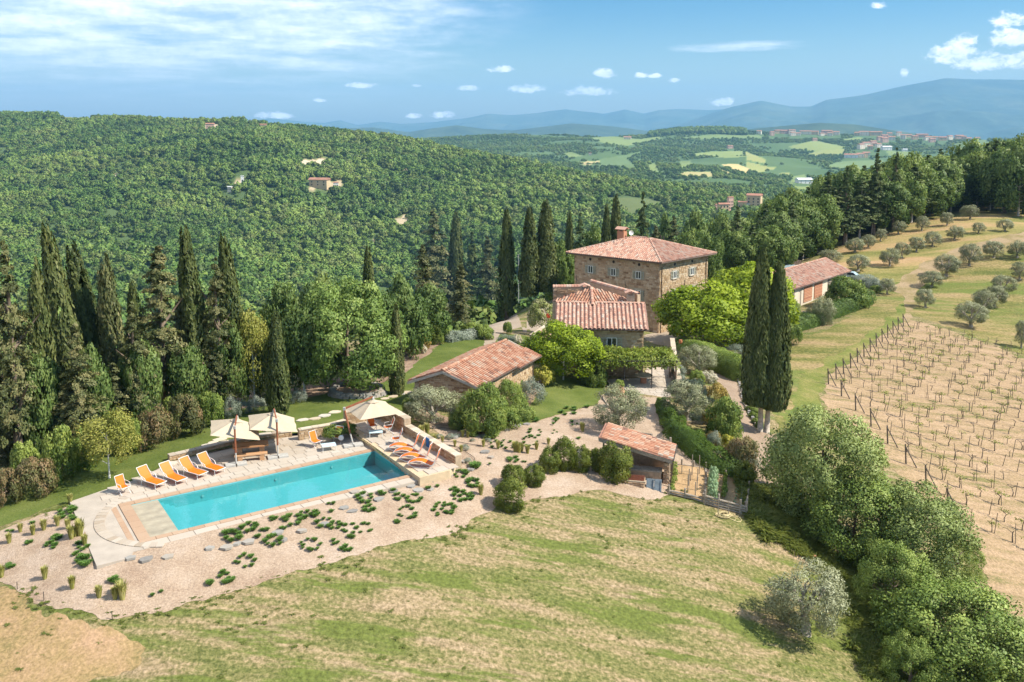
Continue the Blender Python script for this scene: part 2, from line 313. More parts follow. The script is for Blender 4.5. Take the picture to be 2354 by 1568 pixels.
M['track'] = ground_mat('dry_track', [(0.221,0.172,0.073),(0.327,0.237,0.143)], (.38,.6), .3, fine=(.25, 4.0), bump=.5, bscale=4)
M['grove'] = ground_mat('grove_ground', [(0.140,0.147,0.037),(0.270,0.221,0.082),(0.377,0.246,0.123),(0.392,0.270,0.155)], (.34,.48,.60,.75), .11, stretch=(R(48), 0.35, 1.6), fine=(.25, 3.0), bump=.6, bscale=3)
M['bed'] = ground_mat('bed_soil', [(0.307,0.200,0.102),(0.419,0.279,0.153)], (.35,.65), .9, fine=(.25, 9.0), bump=.6, bscale=7)
M['bark_mulch'] = ground_mat('mulch', [(.20,.13,.09),(.33,.23,.16)], (.35,.65), .9, fine=(.3, 9.0), bump=.6, bscale=7)
M['drive'] = ground_mat('drive_gravel', [(0.295,0.229,0.167),(0.360,0.286,0.217)], (.35,.65), .3, fine=(.15, 8.0), bump=.2, bscale=9)
M['dry'] = ground_mat('bare_tan_ground', [(0.205,0.164,0.065),(0.311,0.213,0.102),(0.385,0.246,0.147)], (.30,.46,.68), .5, fine=(.35, 6.0), bump=.6, bscale=5)
M['streak'] = ground_mat('green_strip', [(.10,.135,.028),(.16,.17,.042),(.27,.22,.085)], (.36,.5,.72), .3, fine=(.3, 5.0), bump=.6, bscale=4)

# ------------------------------------------------------------------ ground mesh, then one sheet per kind of ground laid over it
_gr = np.random.default_rng(3).random((256, 256))
def vnoise(x, y, s):
    x = np.asarray(x)*s; y = np.asarray(y)*s; i = np.floor(x).astype(int); j = np.floor(y).astype(int); a = x-i; b = y-j; a = a*a*(3-2*a); b = b*b*(3-2*b); i %= 255; j %= 255
    return (_gr[i, j]*(1-a)+_gr[i+1, j]*a)*(1-b)+(_gr[i, j+1]*(1-a)+_gr[i+1, j+1]*a)*b
US = np.arange(-0.80, 0.801, 0.0032); YS = 29*1.0062**np.arange(0, 420)
gx = (US[None,:]*YS[:,None]); gy = np.repeat(YS[:,None], len(US), 1); gz = zt(gx, gy)
gz = gz + (vnoise(gx, gy, .35)-.5)*.10 + (vnoise(gx+40, gy, 1.1)-.5)*.04
GV = np.stack([gx, gy, gz], -1).reshape(-1, 3)
ny, nx = gx.shape; idx = np.arange(ny*nx).reshape(ny, nx)
GT = np.concatenate([np.stack([idx[:-1,:-1], idx[:-1,1:], idx[1:,1:]], -1).reshape(-1, 3), np.stack([idx[:-1,:-1], idx[1:,1:], idx[1:,:-1]], -1).reshape(-1, 3)])
def smooth_poly(p, sub=4):
    p = np.asarray(p, float); n = len(p); out = []
    for i in range(n):
        a, b, c, d = p[i-1], p[i], p[(i+1)%n], p[(i+2)%n]
        for k in range(sub):
            t = k/sub; out.append(0.5*((2*b)+(-a+c)*t+(2*a-5*b+4*c-d)*t*t+(-a+3*b-3*c+d)*t**3))
    return np.array(out)
def sdf(poly, X, Y):
    """signed distance to a closed outline, positive inside; far points are left at -9"""
    poly = np.asarray(poly, float); X = np.asarray(X, float); Y = np.asarray(Y, float)
    out = np.full(X.shape, -9.0); bb = (X > poly[:,0].min()-4) & (X < poly[:,0].max()+4) & (Y > poly[:,1].min()-4) & (Y < poly[:,1].max()+4)
    x, y = X[bb], Y[bb]; best = np.full(x.shape, 1e9); ins = np.zeros(x.shape, bool)
    for i in range(len(poly)):
        a, b = poly[i-1], poly[i]; e = b-a; L2 = e@e+1e-12
        t = np.clip(((x-a[0])*e[0]+(y-a[1])*e[1])/L2, 0, 1); best = np.minimum(best, (x-a[0]-t*e[0])**2+(y-a[1]-t*e[1])**2)
        c = ((a[1] > y) != (b[1] > y)) & (x < (b[0]-a[0])*(y-a[1])/(b[1]-a[1]+1e-12)+a[0]); ins ^= c
    d = np.sqrt(best); out[bb] = np.where(ins, d, -d); return out
def clip_sheet(V, T, s):
    """the part of a triangle sheet where s > 0, cut along s = 0"""
    sv = s[T]; pos = sv > 0; cnt = pos.sum(1)
    nv = [V]; nf = [T[cnt == 3]]; base = len(V)
    for k in (1, 2):
        S = T[cnt == k]
        if not len(S): continue
        p = pos[cnt == k] if k == 1 else ~pos[cnt == k]
        r = p.argmax(1); ar = np.arange(len(S)); a = S[ar, r]; b = S[ar, (r+1)%3]; c = S[ar, (r+2)%3]
        tb = (s[a]/(s[a]-s[b]))[:,None]; tc = (s[a]/(s[a]-s[c]))[:,None]
        P = V[a]+(V[b]-V[a])*tb; Q = V[a]+(V[c]-V[a])*tc; n = len(S); ip = base+np.arange(n); iq = ip+n; nv += [P, Q]; base += 2*n
        if k == 1: nf.append(np.stack([a, ip, iq], -1))
        else: nf += [np.stack([ip, b, c], -1), np.stack([ip, c, iq], -1)]
    V2 = np.concatenate(nv); F2 = np.concatenate(nf); u, inv = np.unique(F2, return_inverse=True)
    return V2[u], inv.reshape(F2.shape)
def world_poly(px, z=None): return [tuple(G(x, y))[:2] if z is None else tuple(at(x, y, z))[:2] for x, y in px]

PO = Vector((-14.74, 52.0, 0)); E1 = Vector((math.cos(R(34)), math.sin(R(34)), 0)); E2 = Vector((E1.y, -E1.x, 0))     # pool centre, along the pool, towards the camera
def PL(u, v, z=0.0): return PO + E1*u + E2*v + Vector((0,0,z))
DECK = [(-10.4,-5.0),(-10.45,4.35),(-8.85,4.35),(-8.6,3.75),(8.15,3.75),(8.15,-7.2),(7.0,-7.2),(5.6,-8.2),(4.0,-8.75),(0,-8.6),(-3.8,-8.35),(-5.6,-6.95),(-7.0,-6.25)]
RAISED = [(8.15,4.0),(10.3,4.0),(11.3,3.2),(11.3,-7.9),(8.15,-7.9)]
deck_w = [tuple(PL(u, v))[:2] for u, v in DECK]; raised_w = [tuple(PL(u, v))[:2] for u, v in RAISED]
sd_deck = np.maximum(sdf(deck_w, GV[:,0], GV[:,1]), sdf(raised_w, GV[:,0], GV[:,1]))
TERR = [(1398,884),(1390,872),(1481,868),(1487,845),(1548,842),(1552,880),(1538,917),(1450,906)]
terr_w = [tuple(at(x, y, -2.62))[:2] for x, y in TERR]
sd_terr = sdf(terr_w, GV[:,0], GV[:,1])
hole = np.maximum(sd_deck - .12, sd_terr - .15)
ZONES = {}
def sheet(name, outline, mat, lift, rough=0.25, nscale=0.9, smooth=True, world=False, cut=None):
    w = outline if world else world_poly(outline)
    if smooth: w = smooth_poly(w)
    s = sdf(w, GV[:,0], GV[:,1]); s = np.where(s > -8, s + (vnoise(GV[:,0], GV[:,1], nscale)-.5)*2*rough + (vnoise(GV[:,0]+9, GV[:,1], nscale*3.7)-.5)*rough, s)
    s = np.minimum(s, -hole)
    if cut is not None: s = np.minimum(s, -cut)
    V = GV.copy(); V[:,2] += lift
    v, f = clip_sheet(V, GT, s); o = obj(name, mesh_np(name, v, f, M[mat], smooth=True)); o['kind'] = 'structure'; ZONES[name] = w
    return o
v, f = clip_sheet(GV, GT, -hole); o = obj('field', mesh_np('field', v, f, M['field'], smooth=True)); o['kind'] = 'structure'
# ground behind and under the drone, so that the land does not end at the edge of the picture
bx, by = np.meshgrid(np.linspace(-120, 150, 70), np.linspace(-60, 30, 30)); bz = zt(bx, by); bz[-1] = zt(bx[-1], by[-1])-.3
bi = np.arange(bx.size).reshape(bx.shape); bf = np.stack([bi[:-1,:-1], bi[:-1,1:], bi[1:,1:], bi[1:,:-1]], -1).reshape(-1, 4)
o = obj('field', mesh_np('field', np.stack([bx, by, bz-.03], -1).reshape(-1, 3), bf, M['field'], smooth=True)); o['kind'] = 'structure'

sheet('meadow', [(1640,860),(1700,850),(1770,800),(1840,775),(1900,760),(1960,720),(1985,660),(1900,640),(1840,610),(1960,540),(2230,470),(2440,470),(2700,560),(2700,900),(2400,830),(2200,760),(2080,725),(1980,800),(1890,880),(1880,960),(1800,1010),(1780,940),(1720,900)], 'meadow', .0060, .5, .5)
sheet('grove_ground', [(1850,615),(1960,548),(2100,510),(2230,482),(2330,500),(2360,530),(2200,580),(2110,625),(2060,650),(1960,640),(1900,635)], 'grove', .0105, .8, .3)
sheet('dirt_track', [(2055,655),(2085,632),(2130,603),(2200,572),(2280,550),(2420,530),(2420,552),(2300,570),(2210,600),(2150,632),(2115,665),(2105,690),(2090,735),(2078,735),(2080,690),(2050,668),(2000,660)], 'track', .0150, .5, .3)
sheet('grass_strip', [(1825,905),(1850,870),(1900,830),(1950,800),(2000,765),(2050,725),(2078,690),(2100,690),(2086,722),(2070,745),(2030,770),(1960,825),(1910,850),(1890,880),(1885,960),(1850,1000),(1815,980)], 'streak', .0135, .55, .45)
sheet('vineyard_soil', [(2078,735),(2040,762),(1990,800),(1950,832),(1897,880),(1900,935),(1960,985),(2030,1058),(2110,1135),(2215,1245),(2270,1335),(2400,1500),(2600,1520),(2640,1000),(2440,880),(2330,815),(2250,785),(2150,750)], 'vineyard', .0120, .6, .6)
sheet('lawn', [(-90,1250),(0,1214),(47,1196),(94,1174),(141,1160),(172,1151),(250,1160),(420,1120),(640,1060),(790,1030),(850,985),(925,958),(944,935),(1000,900),(1160,840),(1235,800),(1215,775),(1160,768),(1120,772),(1030,783),(985,812),(930,850),(880,880),(760,900),(640,925),(520,945),(300,1005),(130,1085),(0,1145),(-100,1170)], 'lawn', .0090, .2, .8)
sheet('lawn', [(1177,978),(1231,967),(1286,952),(1345,934),(1368,929),(1388,902),(1384,884),(1326,872),(1262,866),(1245,895),(1222,930),(1199,955)], 'lawn', .0165, .08, 1.2)
sheet('gravel_garden', [(-100,1262),(0,1222),(47,1204),(94,1182),(141,1167),(172,1157),(220,1200),(500,1180),(900,1060),(1010,1000),(950,965),(935,945),(960,940),(1040,975),(1120,985),(1180,982),(1231,969),(1286,954),(1345,936),(1370,931),(1390,904),(1450,910),(1540,920),(1520,935),(1545,985),(1580,1045),(1620,1075),(1690,1090),(1700,1110),(1560,1130),(1500,1150),(1380,1128),(1290,1142),(1215,1150),(1140,1172),(1095,1192),(1060,1216),(1000,1236),(900,1251),(800,1281),(730,1301),(640,1326),(551,1358),(493,1372),(410,1393),(328,1414),(249,1423),(202,1409),(141,1400),(77,1379),(42,1355),(0,1339),(-100,1330)], 'gravel', .0135, .13, 1.6)
sheet('garden_path', [(1632,842),(1668,862),(1698,885),(1706,905),(1712,940),(1735,980),(1775,1000),(1800,990),(1820,1040),(1800,1140),(1720,1150),(1690,1110),(1730,1085),(1740,1050),(1712,1010),(1700,980),(1690,940),(1672,905),(1650,880)], 'path', .0180, .12, 1.0)
sheet('driveway', [(1115,758),(1150,738),(1190,728),(1215,712),(1255,705),(1300,715),(1320,760),(1240,768),(1200,752),(1150,766)], 'drive', .0150, .1, 1.0)
sheet('courtyard', [(1480,772),(1520,764),(1560,760),(1610,785),(1640,815),(1600,838),(1545,800),(1500,790)], 'drive', .0150, .05, 1.0)
sheet('planting_bed', [(940,960),(945,925),(1060,965),(1110,900),(1200,860),(1255,868),(1240,898),(1218,932),(1195,957),(1172,984),(1060,985)], 'bark_mulch', .0195, .15, 1.0)
sheet('planting_bed', [(-100,1170),(0,1146),(130,1086),(300,1006),(520,946),(640,926),(880,881),(985,813),(1030,784),(1120,773),(1100,760),(980,790),(860,850),(640,900),(500,910),(250,980),(60,1080),(-100,1130)], 'bark_mulch', .0150, .3, .8)
sheet('vegetable_bed', [(1554,1069),(1625,1074),(1616,1152),(1536,1136)], 'bed', .0255, .03, 2.0, smooth=False)
sheet('vegetable_bed', [(1626,1086),(1712,1096),(1713,1174),(1620,1158)], 'bed', .0255, .03, 2.0, smooth=False)

sheet('grass_verge', [(1728,1128),(1800,1138),(1850,1215),(1905,1268),(1965,1318),(2010,1400),(2070,1480),(2110,1600),(2030,1600),(1985,1460),(1935,1370),(1885,1300),(1820,1258),(1750,1220),(1722,1180)], 'lawn', .0125, .5, .7)

sheet('dry_ground', [(-120,1340),(0,1346),(42,1362),(77,1384),(141,1406),(215,1425),(262,1455),(330,1500),(300,1545),(190,1570),(150,1640),(-150,1640)], 'dry', .010, .5, .6)
# ------------------------------------------------------------------ building materials
M['stone'] = ramp_mat('sandstone', [(.23,.135,.08),(.38,.24,.145),(.47,.315,.20),(.54,.385,.255),(.58,.445,.315)], .9, 9, .14, bump=.5)
M['stone_warm'] = ramp_mat('sandstone_warm', [(.24,.145,.08),(.36,.24,.135),(.44,.31,.185),(.50,.37,.24),(.54,.43,.30)], .9, 9, .14, bump=.5)
M['mortar'] = plain('lime_mortar', (.43,.32,.22), .95, var=.2, scale=5, bump=.3)
M['tile'] = ramp_mat('terracotta', [(.22,.13,.10),(.36,.165,.10),(.44,.21,.13),(.49,.275,.18),(.48,.34,.25),(.44,.37,.30)], .85, 5, .22, bump=.4)
M['tile_pink'] = ramp_mat('weathered_terracotta', [(.25,.16,.125),(.40,.205,.15),(.49,.265,.19),(.52,.33,.245),(.50,.36,.28),(.47,.39,.32)], .9, 5, .22, bump=.4)
M['tile_bed'] = plain('tile_channel', (.27,.135,.095), .9, var=.35, scale=6)
M['tile_bed_pink'] = plain('tile_channel_pink', (.30,.175,.135), .9, var=.3, scale=6)
M['shutter'] = plain('grey_green_paint', (.36,.35,.28), .6, var=.08)
M['white_paint'] = plain('white_paint', (.74,.73,.69), .5, var=.05)
M['glass'] = plain('window_glass', (.03,.04,.045), .08, spec=.8, var=.1)
M['dark'] = plain('dark_opening', (.03,.025,.02), .9)
M['iron'] = plain('dark_iron', (.06,.05,.045), .6, metal=.3)
M['lintel'] = plain('grey_sandstone', (.42,.34,.25), .9, var=.15, scale=4, bump=.2)
M['gutter'] = plain('copper_brown', (.12,.085,.065), .5, metal=.4)
M['wood_grey'] = plain('weathered_wood', (.30,.25,.20), .85, var=.3, scale=9, bump=.3)
M['wood_red'] = plain('red_brown_wood', (.25,.085,.04), .5, var=.25, scale=8)
M['wood_table'] = ramp_mat('larch_wood', [(.40,.21,.10),(.50,.28,.145),(.56,.34,.19)], .7, 7, .25)
M['brick'] = ramp_mat('brick', [(.36,.16,.10),(.46,.22,.13),(.52,.29,.18)], .9, 9, .15)
M['plaster'] = plain('cream_plaster', (.62,.53,.42), .9, var=.08, scale=2)
M['fascia'] = plain('pale_fascia', (.46,.40,.34), .85, var=.15, scale=5)

# stones, tiles and slabs: a few shared shapes, stretched to size; the largest are objects, the rest of a face is joined
_UB = np.array([(-.5,-.5,0),(.5,-.5,0),(.5,.5,0),(-.5,.5,0),(-.46,-.44,1),(.45,-.46,1),(.46,.45,1),(-.45,.46,1)], float)
_UF = np.array([(4,5,6,7),(0,1,5,4),(1,2,6,5),(2,3,7,6),(3,0,4,7)])
def unit_variants(base, faces, mat, name, n=10, jitter=.06, smooth=False):
    out = []
    for k in range(n):
        V = base.copy(); V[4:] += (rng.random(V[4:].shape)-.5)*jitter*np.array([1,1,2]) if jitter else 0
        out.append(mesh_np(name, V, faces, mat, tint=np.full(len(V), (k+.5)/n), smooth=smooth))
    return out
VARS = {}
def pieces(name, parent, frames, mat, kind_key, base, faces, budget, jitter=.06, smooth=False, joined_name=None):
    """frames: list of (origin, ax, ay, az, size, tint); the `budget` largest become objects of their own, the others one joined part"""
    key = (kind_key, mat.name)
    if key not in VARS: VARS[key] = unit_variants(base, faces, mat, name, jitter=jitter, smooth=smooth)
    order = sorted(range(len(frames)), key=lambda i: -frames[i][4])
    inv = parent_inverse(parent)
    for i in order[:budget]:
        o_, ax, ay, az, s_, t_ = frames[i]
        me = VARS[key][min(9, int(t_*10))]; ob = bpy.data.objects.new(name, me); C.link(ob); ob.parent = parent
        mw = Matrix((( ax.x, ay.x, az.x, o_.x),(ax.y, ay.y, az.y, o_.y),(ax.z, ay.z, az.z, o_.z),(0,0,0,1)))
        ob.matrix_parent_inverse = inv; ob.matrix_basis = mw
    rest = order[budget:]
    if rest:
        A = np.array([[frames[i][1][:], frames[i][2][:], frames[i][3][:]] for i in rest]); O = np.array([frames[i][0][:] for i in rest]); n = len(base)
        B = np.repeat(base[None], len(rest), 0)
        if jitter: B[:, 4:] += (rng.random(B[:, 4:].shape)-.5)*jitter*np.array([1,1,2])
        V = np.einsum('nij,njk->nik', B, A) + O[:,None,:]
        Fc = (faces[None] + (np.arange(len(rest))*n)[:,None,None]).reshape(-1, faces.shape[1])
        tn = np.repeat(np.array([frames[i][5] for i in rest]), n)
        ob = obj(joined_name or name, mesh_np(name, V.reshape(-1, 3), Fc, mat, tint=tn, smooth=smooth)); ob.parent = parent; ob.matrix_parent_inverse = inv; ob['kind'] = 'stuff'
def world_of(o):
    return o.matrix_basis.copy() if o.parent is None else world_of(o.parent) @ o.matrix_parent_inverse @ o.matrix_basis
def parent_inverse(p):
    return world_of(p).inverted()
def stone_frames(p0, p1, z0, z1, top=None, holes=(), h=(.16,.30), w=(.28,.62), proud=.035, zf=None):
    """coursed rubble between two wall ends; outward is to the right of p0 -> p1"""
    p0 = Vector((p0[0], p0[1], 0)); p1 = Vector((p1[0], p1[1], 0)); u = (p1-p0); Lw = u.length; u.normalize(); n = Vector((u.y, -u.x, 0)); up = Vector((0,0,1)); fr = []
    z = z0
    while z < z1:
        hh = random.uniform(*h); x = -random.random()*.2
        while x < Lw:
            ww = random.uniform(*w)*(1 if random.random() > .12 else 1.35); a, b = max(x, 0), min(x+ww, Lw); x += ww
            if b-a < .1: continue
            c = (a+b)/2; zc = z+hh/2
            if top and z+hh > min(top(a), top(b))+.04: continue
            if not top and z+hh > z1+.06: continue
            if any(a < hb and b > ha and z < hd and z+hh > hc for ha, hb, hc, hd in holes):
                continue
            g = .022; j = random.uniform(-.012, .012)
            pr = proud*random.uniform(.6, 1.3)
            fr.append((p0+u*c+up*(zc+j), u*(b-a-g), up*(hh-g), n*pr, (b-a)*hh, min(.999, max(0, random.gauss(.52, .24)))))
        z += hh
    return fr
_arc = [math.pi*k/4 for k in range(5)]
_TB = np.array([(-.5*math.cos(a)*(1.0 if y == 0 else .86), y, .5*math.sin(a)*(1.0 if y == 0 else .9)) for y in (0, 1) for a in _arc], float)
_TF = np.array([(k, k+1, 6+k, 5+k) for k in range(4)])
_TBE = np.concatenate([_TB, _TB[:5]*np.array([1, 1, .72])+np.array([0, .01, -.01])]); _TFE = np.concatenate([_TF, np.array([(k+10, k+11, k+1, k) for k in range(4)])])
def tile_frames(poly, pitch=.33, expo=.42, dia=.23, lift=.02):
    """rows of half-round cover tiles on a flat roof face whose first edge is its eave"""
    P = [Vector(p) for p in poly]; u = (P[1]-P[0]).normalized(); nrm = u.cross(P[-1]-P[0]).normalized()
    if nrm.z < 0: nrm = -nrm
    v = nrm.cross(u).normalized()
    if v.dot(P[-1]-P[0]) < 0 and v.dot(P[2]-P[0]) < 0: v = -v
    q = [((p-P[0]).dot(u), (p-P[0]).dot(v)) for p in P]
    def inside(x, y):
        c = False
        for i in range(len(q)):
            a, b = q[i-1], q[i]
            if (a[1] > y) != (b[1] > y) and x < (b[0]-a[0])*(y-a[1])/(b[1]-a[1])+a[0]: c = not c
        return c
    umin, umax = min(a for a, b in q), max(a for a, b in q); vmax = max(b for a, b in q); fr = []
    k = 0
    nx_ = int((umax-umin)/pitch)+1
    for i in range(nx_):
        x = umin+(i+.5)*pitch; y = -.05
        while y < vmax:
            if inside(x, y+expo*.6):
                j = random.uniform(-.012, .012); o_ = P[0]+u*(x+j)+v*(y)+nrm*(lift+random.uniform(0, .012)); t_ = expo*1.12
                sk = u*1.0+v*random.uniform(-.03, .03)
                tv = (v*t_ + nrm*(-.02))
                fr.append((o_, sk*dia*random.uniform(.94, 1.06), tv, nrm*dia*.95, -(o_.y-0), min(.999, max(0, random.gauss(.5, .23)))))
            y += expo
    return fr, u, v, nrm
def roof_face(parent, poly, budget, mat='tile', bed='tile_bed', thick=.1, **kw):
    MB().slab([Vector(p) for p in poly] if (Vector(poly[1])-Vector(poly[0])).cross(Vector(poly[-1])-Vector(poly[0])).z > 0 else [Vector(p) for p in poly][::-1], thick).build('roof_bed', M[bed], parent).matrix_parent_inverse = parent_inverse(parent)
    fr, u, v, n = tile_frames(poly, **kw)
    pieces('tile', parent, fr, M[mat], 'tile', _TBE, _TFE, budget, jitter=0, smooth=False)
def cap_line(parent, a, b, budget, mat='tile', dia=.30, step=.38):
    a, b = Vector(a), Vector(b); d = b-a; n_ = max(1, int(d.length/step)); d.normalize(); u = d.cross(Vector((0,0,1))).normalized(); nn = u.cross(d).normalized(); fr = []
    for k in range(n_):
        o_ = a+d*(k*step)+nn*.06; fr.append((o_, u*dia, d*step*1.1-nn*.02, nn*dia*.8, 0, min(.999, max(0, random.gauss(.5, .2)))))
    pieces('tile', parent, fr, M[mat], 'tile', _TBE, _TFE, budget, jitter=0)
def under(parent, ob):
    ob.parent = parent; ob.matrix_parent_inverse = parent_inverse(parent); return ob
def window(parent, p0, u, n, uc, zc, w, h, shutters=True, sw=None, lintel=True, panes=2):
    """casement window in a wall: reveal, frame, panes, two open shutters, sill and lintel"""
    up = Vector((0,0,1)); c = p0+u*uc+up*zc; ax = (u, up, n); sw = sw or w*.5
    W = under(parent, MB().box(c+n*.0, (w+.06, h+.06, .02), axes=ax).build('window', M['dark']))
    f = MB()
    for s in (-1, 1): f.box(c+u*s*(w/2-.035)+n*.055, (.07, h, .05), axes=ax); f.box(c+up*s*(h/2-.035)+n*.055, (w-.142, .07, .05), axes=ax)
    f.box(c+n*.06, (.08, h-.142, .05), axes=ax)
    under(W, f.build('frame', M['white_paint']))
    for s in (-1, 1):
        under(W, MB().box(c+u*s*(w/4)+n*.03, (w/2-.1, h-.15, .012), axes=ax).build('pane', M['glass']))
    if shutters:
        for s in (-1, 1):
            b = MB(); cc = c+u*s*(w/2+sw/2+.02)+n*.075
            for q in (-1, 1): b.box(cc+u*q*(sw/2-.035), (.07, h, .045), axes=ax)
            for q in (-1, 0, 1): b.box(cc+up*q*(h/2-.04), (sw-.15, .08, .04), axes=ax)
            m_ = max(4, int(h/.14))
            for k in range(m_): b.box(cc+up*((k+.5)/m_-.5)*(h-.1)-n*.006, (sw-.145, .085, .02), axes=(u, (up+n*.5).normalized(), (n-up*.5).normalized()))
            under(W, b.build('shutter', M['shutter']))
    under(W, MB().box(c-up*(h/2+.06)+n*.06, (w+.3, .1, .16), axes=ax).build('sill', M['lintel']))
    if lintel: under(W, MB().box(c+up*(h/2+.13)+n*.025, (w+.35, .2, .08), axes=ax).build('lintel', M['lintel']))
    sx = w/2+(sw+.1 if shutters else .12)
    return (uc-sx, uc+sx, zc-h/2-.14, zc+h/2+.26)
def flat(v): return Vector((v[0], v[1], 0))
def walls(parent, poly, z0, z1, mat='mortar', name='wall'):
    return under(parent, MB().prism([(p[0], p[1]) for p in poly], z0, z1).build(name, M[mat]))
def quoins(p, u1, u2, z0, z1):
    fr = []; z = z0; k = 0; up = Vector((0,0,1))
    return fr

# ------------------------------------------------------------------ the villa
def build_villa():
    Fc = Vector((19.9, 118.65, 0)); Lc = Vector((9.05, 127.4, 0)); Rc = Vector((28.1, 126.6, 0)); Bc = Lc+Rc-Fc
    zb, ze = -7.2, 3.75
    t = empty('villa', (18.6, 127, -6), label='three-storey square stone villa with hipped terracotta roof and chimney, the tallest building', cat='house')
    wl = walls(t, [Fc, Rc, Bc, Lc], zb, ze)
    fr_all = []
    for (a, b, cols, ovals) in ((Lc, Fc, (.20,.475,.765), (.195,.475,.77)), (Fc, Rc, (.30,.66), (.30,.66))):
        u = (b-a).normalized(); n = Vector((u.y, -u.x, 0)); Lw = (b-a).length; holes = []
        right = a is Fc
        for cx in cols:
            for zc, h in ((1.75, 1.05), (-1.05, 1.4), (-4.0, 1.5)):
                holes.append(window(t, a, u, n, cx*Lw, zc, .82, h, sw=.46))
        for cx in ovals:
            c = a+u*cx*Lw+Vector((0,0,3.2)); pts = [(c+u*.2*math.cos(k*R(30))+Vector((0,0,.22*math.sin(k*R(30))))) for k in range(12)]
            b_ = MB(); b_.add([p+n*.03 for p in pts]+[p-n*.02 for p in pts], [tuple(range(12))]+[(k, (k+1)%12, 12+(k+1)%12, 12+k) for k in range(12)]); under(t, b_.build('round_vent', M['dark']))
            holes.append((cx*Lw-.3, cx*Lw+.3, 2.9, 3.5))
        fr_all += [(f, right) for f in stone_frames(a, b, -6.6, ze-.1, holes=holes, h=(.17,.31), w=(.3,.7), proud=.05)]
        # wall ties and the eaves moulding
        for cx, zc, rot in (((.03, .1, 0), (.34, .0, .6), (.62, .2, -.2), (.83, -.8, .1)) if not right else ((.5, .2, .1), (.05, -.6, 0))):
            c = a+u*cx*Lw+n*.07+Vector((0,0,zc)); d = u*math.sin(rot)+Vector((0,0,math.cos(rot)))
            k_ = MB().tube([c-d*.55, c+d*.55], .028, 4); 
            if abs(rot) < .3: k_.tube([c-d*.2+u*.15, c+d*.1-u*.12], .024, 4)
            under(t, k_.build('wall_tie', M['iron']))
    pieces('stone', wl, [f for f, r_ in fr_all if not r_], M['stone'], 'stone', _UB, _UF, 190)
    pieces('stone', wl, [f for f, r_ in fr_all if r_], M['stone_warm'], 'stone', _UB, _UF, 110)
    up = Vector((0,0,1))
    def corner(c): return c
    cen = (Lc+Rc)/2; ov = .85; zeave = 3.95; zr = 6.15
    def out(c):
        d = Vector((0,0,0))
        du = (Fc-Rc).normalized(); dv = (Fc-Lc).normalized()
        su = 1 if (c-cen).dot(du) > 0 else -1; sv = 1 if (c-cen).dot(dv) > 0 else -1
        return c+du*su*ov+dv*sv*ov+up*zeave
    e = {k: out(c) for k, c in (('F', Fc), ('L', Lc), ('R', Rc), ('B', Bc))}
    dv = (Fc-Lc).normalized(); r1 = cen-dv*1.3+up*zr; r2 = cen+dv*1.3+up*zr
    rf = under(t, MB().prism([(p.x, p.y) for p in (e['F']+(cen-e['F'])*.02, e['R']+(cen-e['R'])*.02, e['B']+(cen-e['B'])*.02, e['L']+(cen-e['L'])*.02)], zeave-.22, zeave-.13).build('roof', M['wood_grey']))
    roof_face(rf, [e['L'], e['F'], r2, r1], 170, 'tile_pink', 'tile_bed_pink'); roof_face(rf, [e['F'], e['R'], r2], 110, 'tile_pink', 'tile_bed_pink')
    roof_face(rf, [e['R'], e['B'], r1, r2], 0, 'tile_pink', 'tile_bed_pink'); roof_face(rf, [e['B'], e['L'], r1], 0, 'tile_pink', 'tile_bed_pink')
    cap_line(rf, e['F'], r2, 20, 'tile_pink'); cap_line(rf, e['L'], r1, 0, 'tile_pink'); cap_line(rf, e['R'], r2, 0, 'tile_pink'); cap_line(rf, r1, r2, 0, 'tile_pink')
    g = MB(); g.tube([e['L']-up*.12, e['F']-up*.12, e['R']-up*.12], .07, 5); under(t, g.build('gutter', M['gutter']))
    dp = MB(); uR = (Rc-Fc).normalized(); nR = Vector((uR.y, -uR.x, 0))
    for cx in (.35, 10.9): p = Fc+uR*cx+nR*.12; dp.tube([p+up*3.6+nR*.7, p+up*3.1, p-up*6.2], .05, 5)
    under(t, dp.build('downpipe', M['gutter']))
    # chimney with a little tiled cap, and the satellite dish beside it
    cc = atY(1430, 534, 129.5); cb = Vector((cc.x, cc.y, 0)); ch = MB(); z0 = 4.6
    ch.box((cb.x, cb.y, 5.6), (1.15, .85, 2.4), rz=R(-40)); c_o = under(t, ch.build('chimney', M['brick']))
    p_ = MB()
    for sx in (-1, 1):
        for sy in (-1, 1): p_.box((cb.x+sx*.42*math.cos(R(-40))-sy*.28*math.sin(R(-40)), cb.y+sx*.42*math.sin(R(-40))+sy*.28*math.cos(R(-40)), 6.95), (.2,.18,.3), rz=R(-40))
    under(c_o, p_.build('chimney_pier', M['brick']))
    cap = MB(); ax = Vector((math.cos(R(-40)), math.sin(R(-40)), 0)); ay = Vector((-ax.y, ax.x, 0)); top = Vector((cb.x, cb.y, 7.1))
    for s in (-1, 1): cap.slab([top+ax*-.85+ay*s*.65, top+ax*.85+ay*s*.65, top+ax*.85+up*.35, top-ax*.85+up*.35][::(1 if s < 0 else -1)], .07)
    under(c_o, cap.build('chimney_cap', M['tile_pink']))
    d = MB(); dc = Vector((cb.x+1.25, cb.y-.3, 6.55))
    d.lathe([(.02,0),(.2,.04),(.36,.13),(.36,.16),(.18,.08),(.02,.04)], 14); dish = d.build('dish', M['white_paint']); dish.location = dc; dish.rotation_euler = (R(80), 0, R(15)); under(t, dish)
    mst = MB().tube([dc+Vector((0,.1,-.9)), dc+Vector((0,.08,0))], .035, 5); under(t, mst.build('dish_mast', M['iron']))
    vp = MB()
    for px_, py_ in ((1519, 546), (1525.5, 548)): p = atY(px_, py_, 127.5); vp.tube([p-up*.55, p+up*.3], .07, 6)
    under(t, vp.build('vent_pipe', M['iron']))
    return t
build_villa()

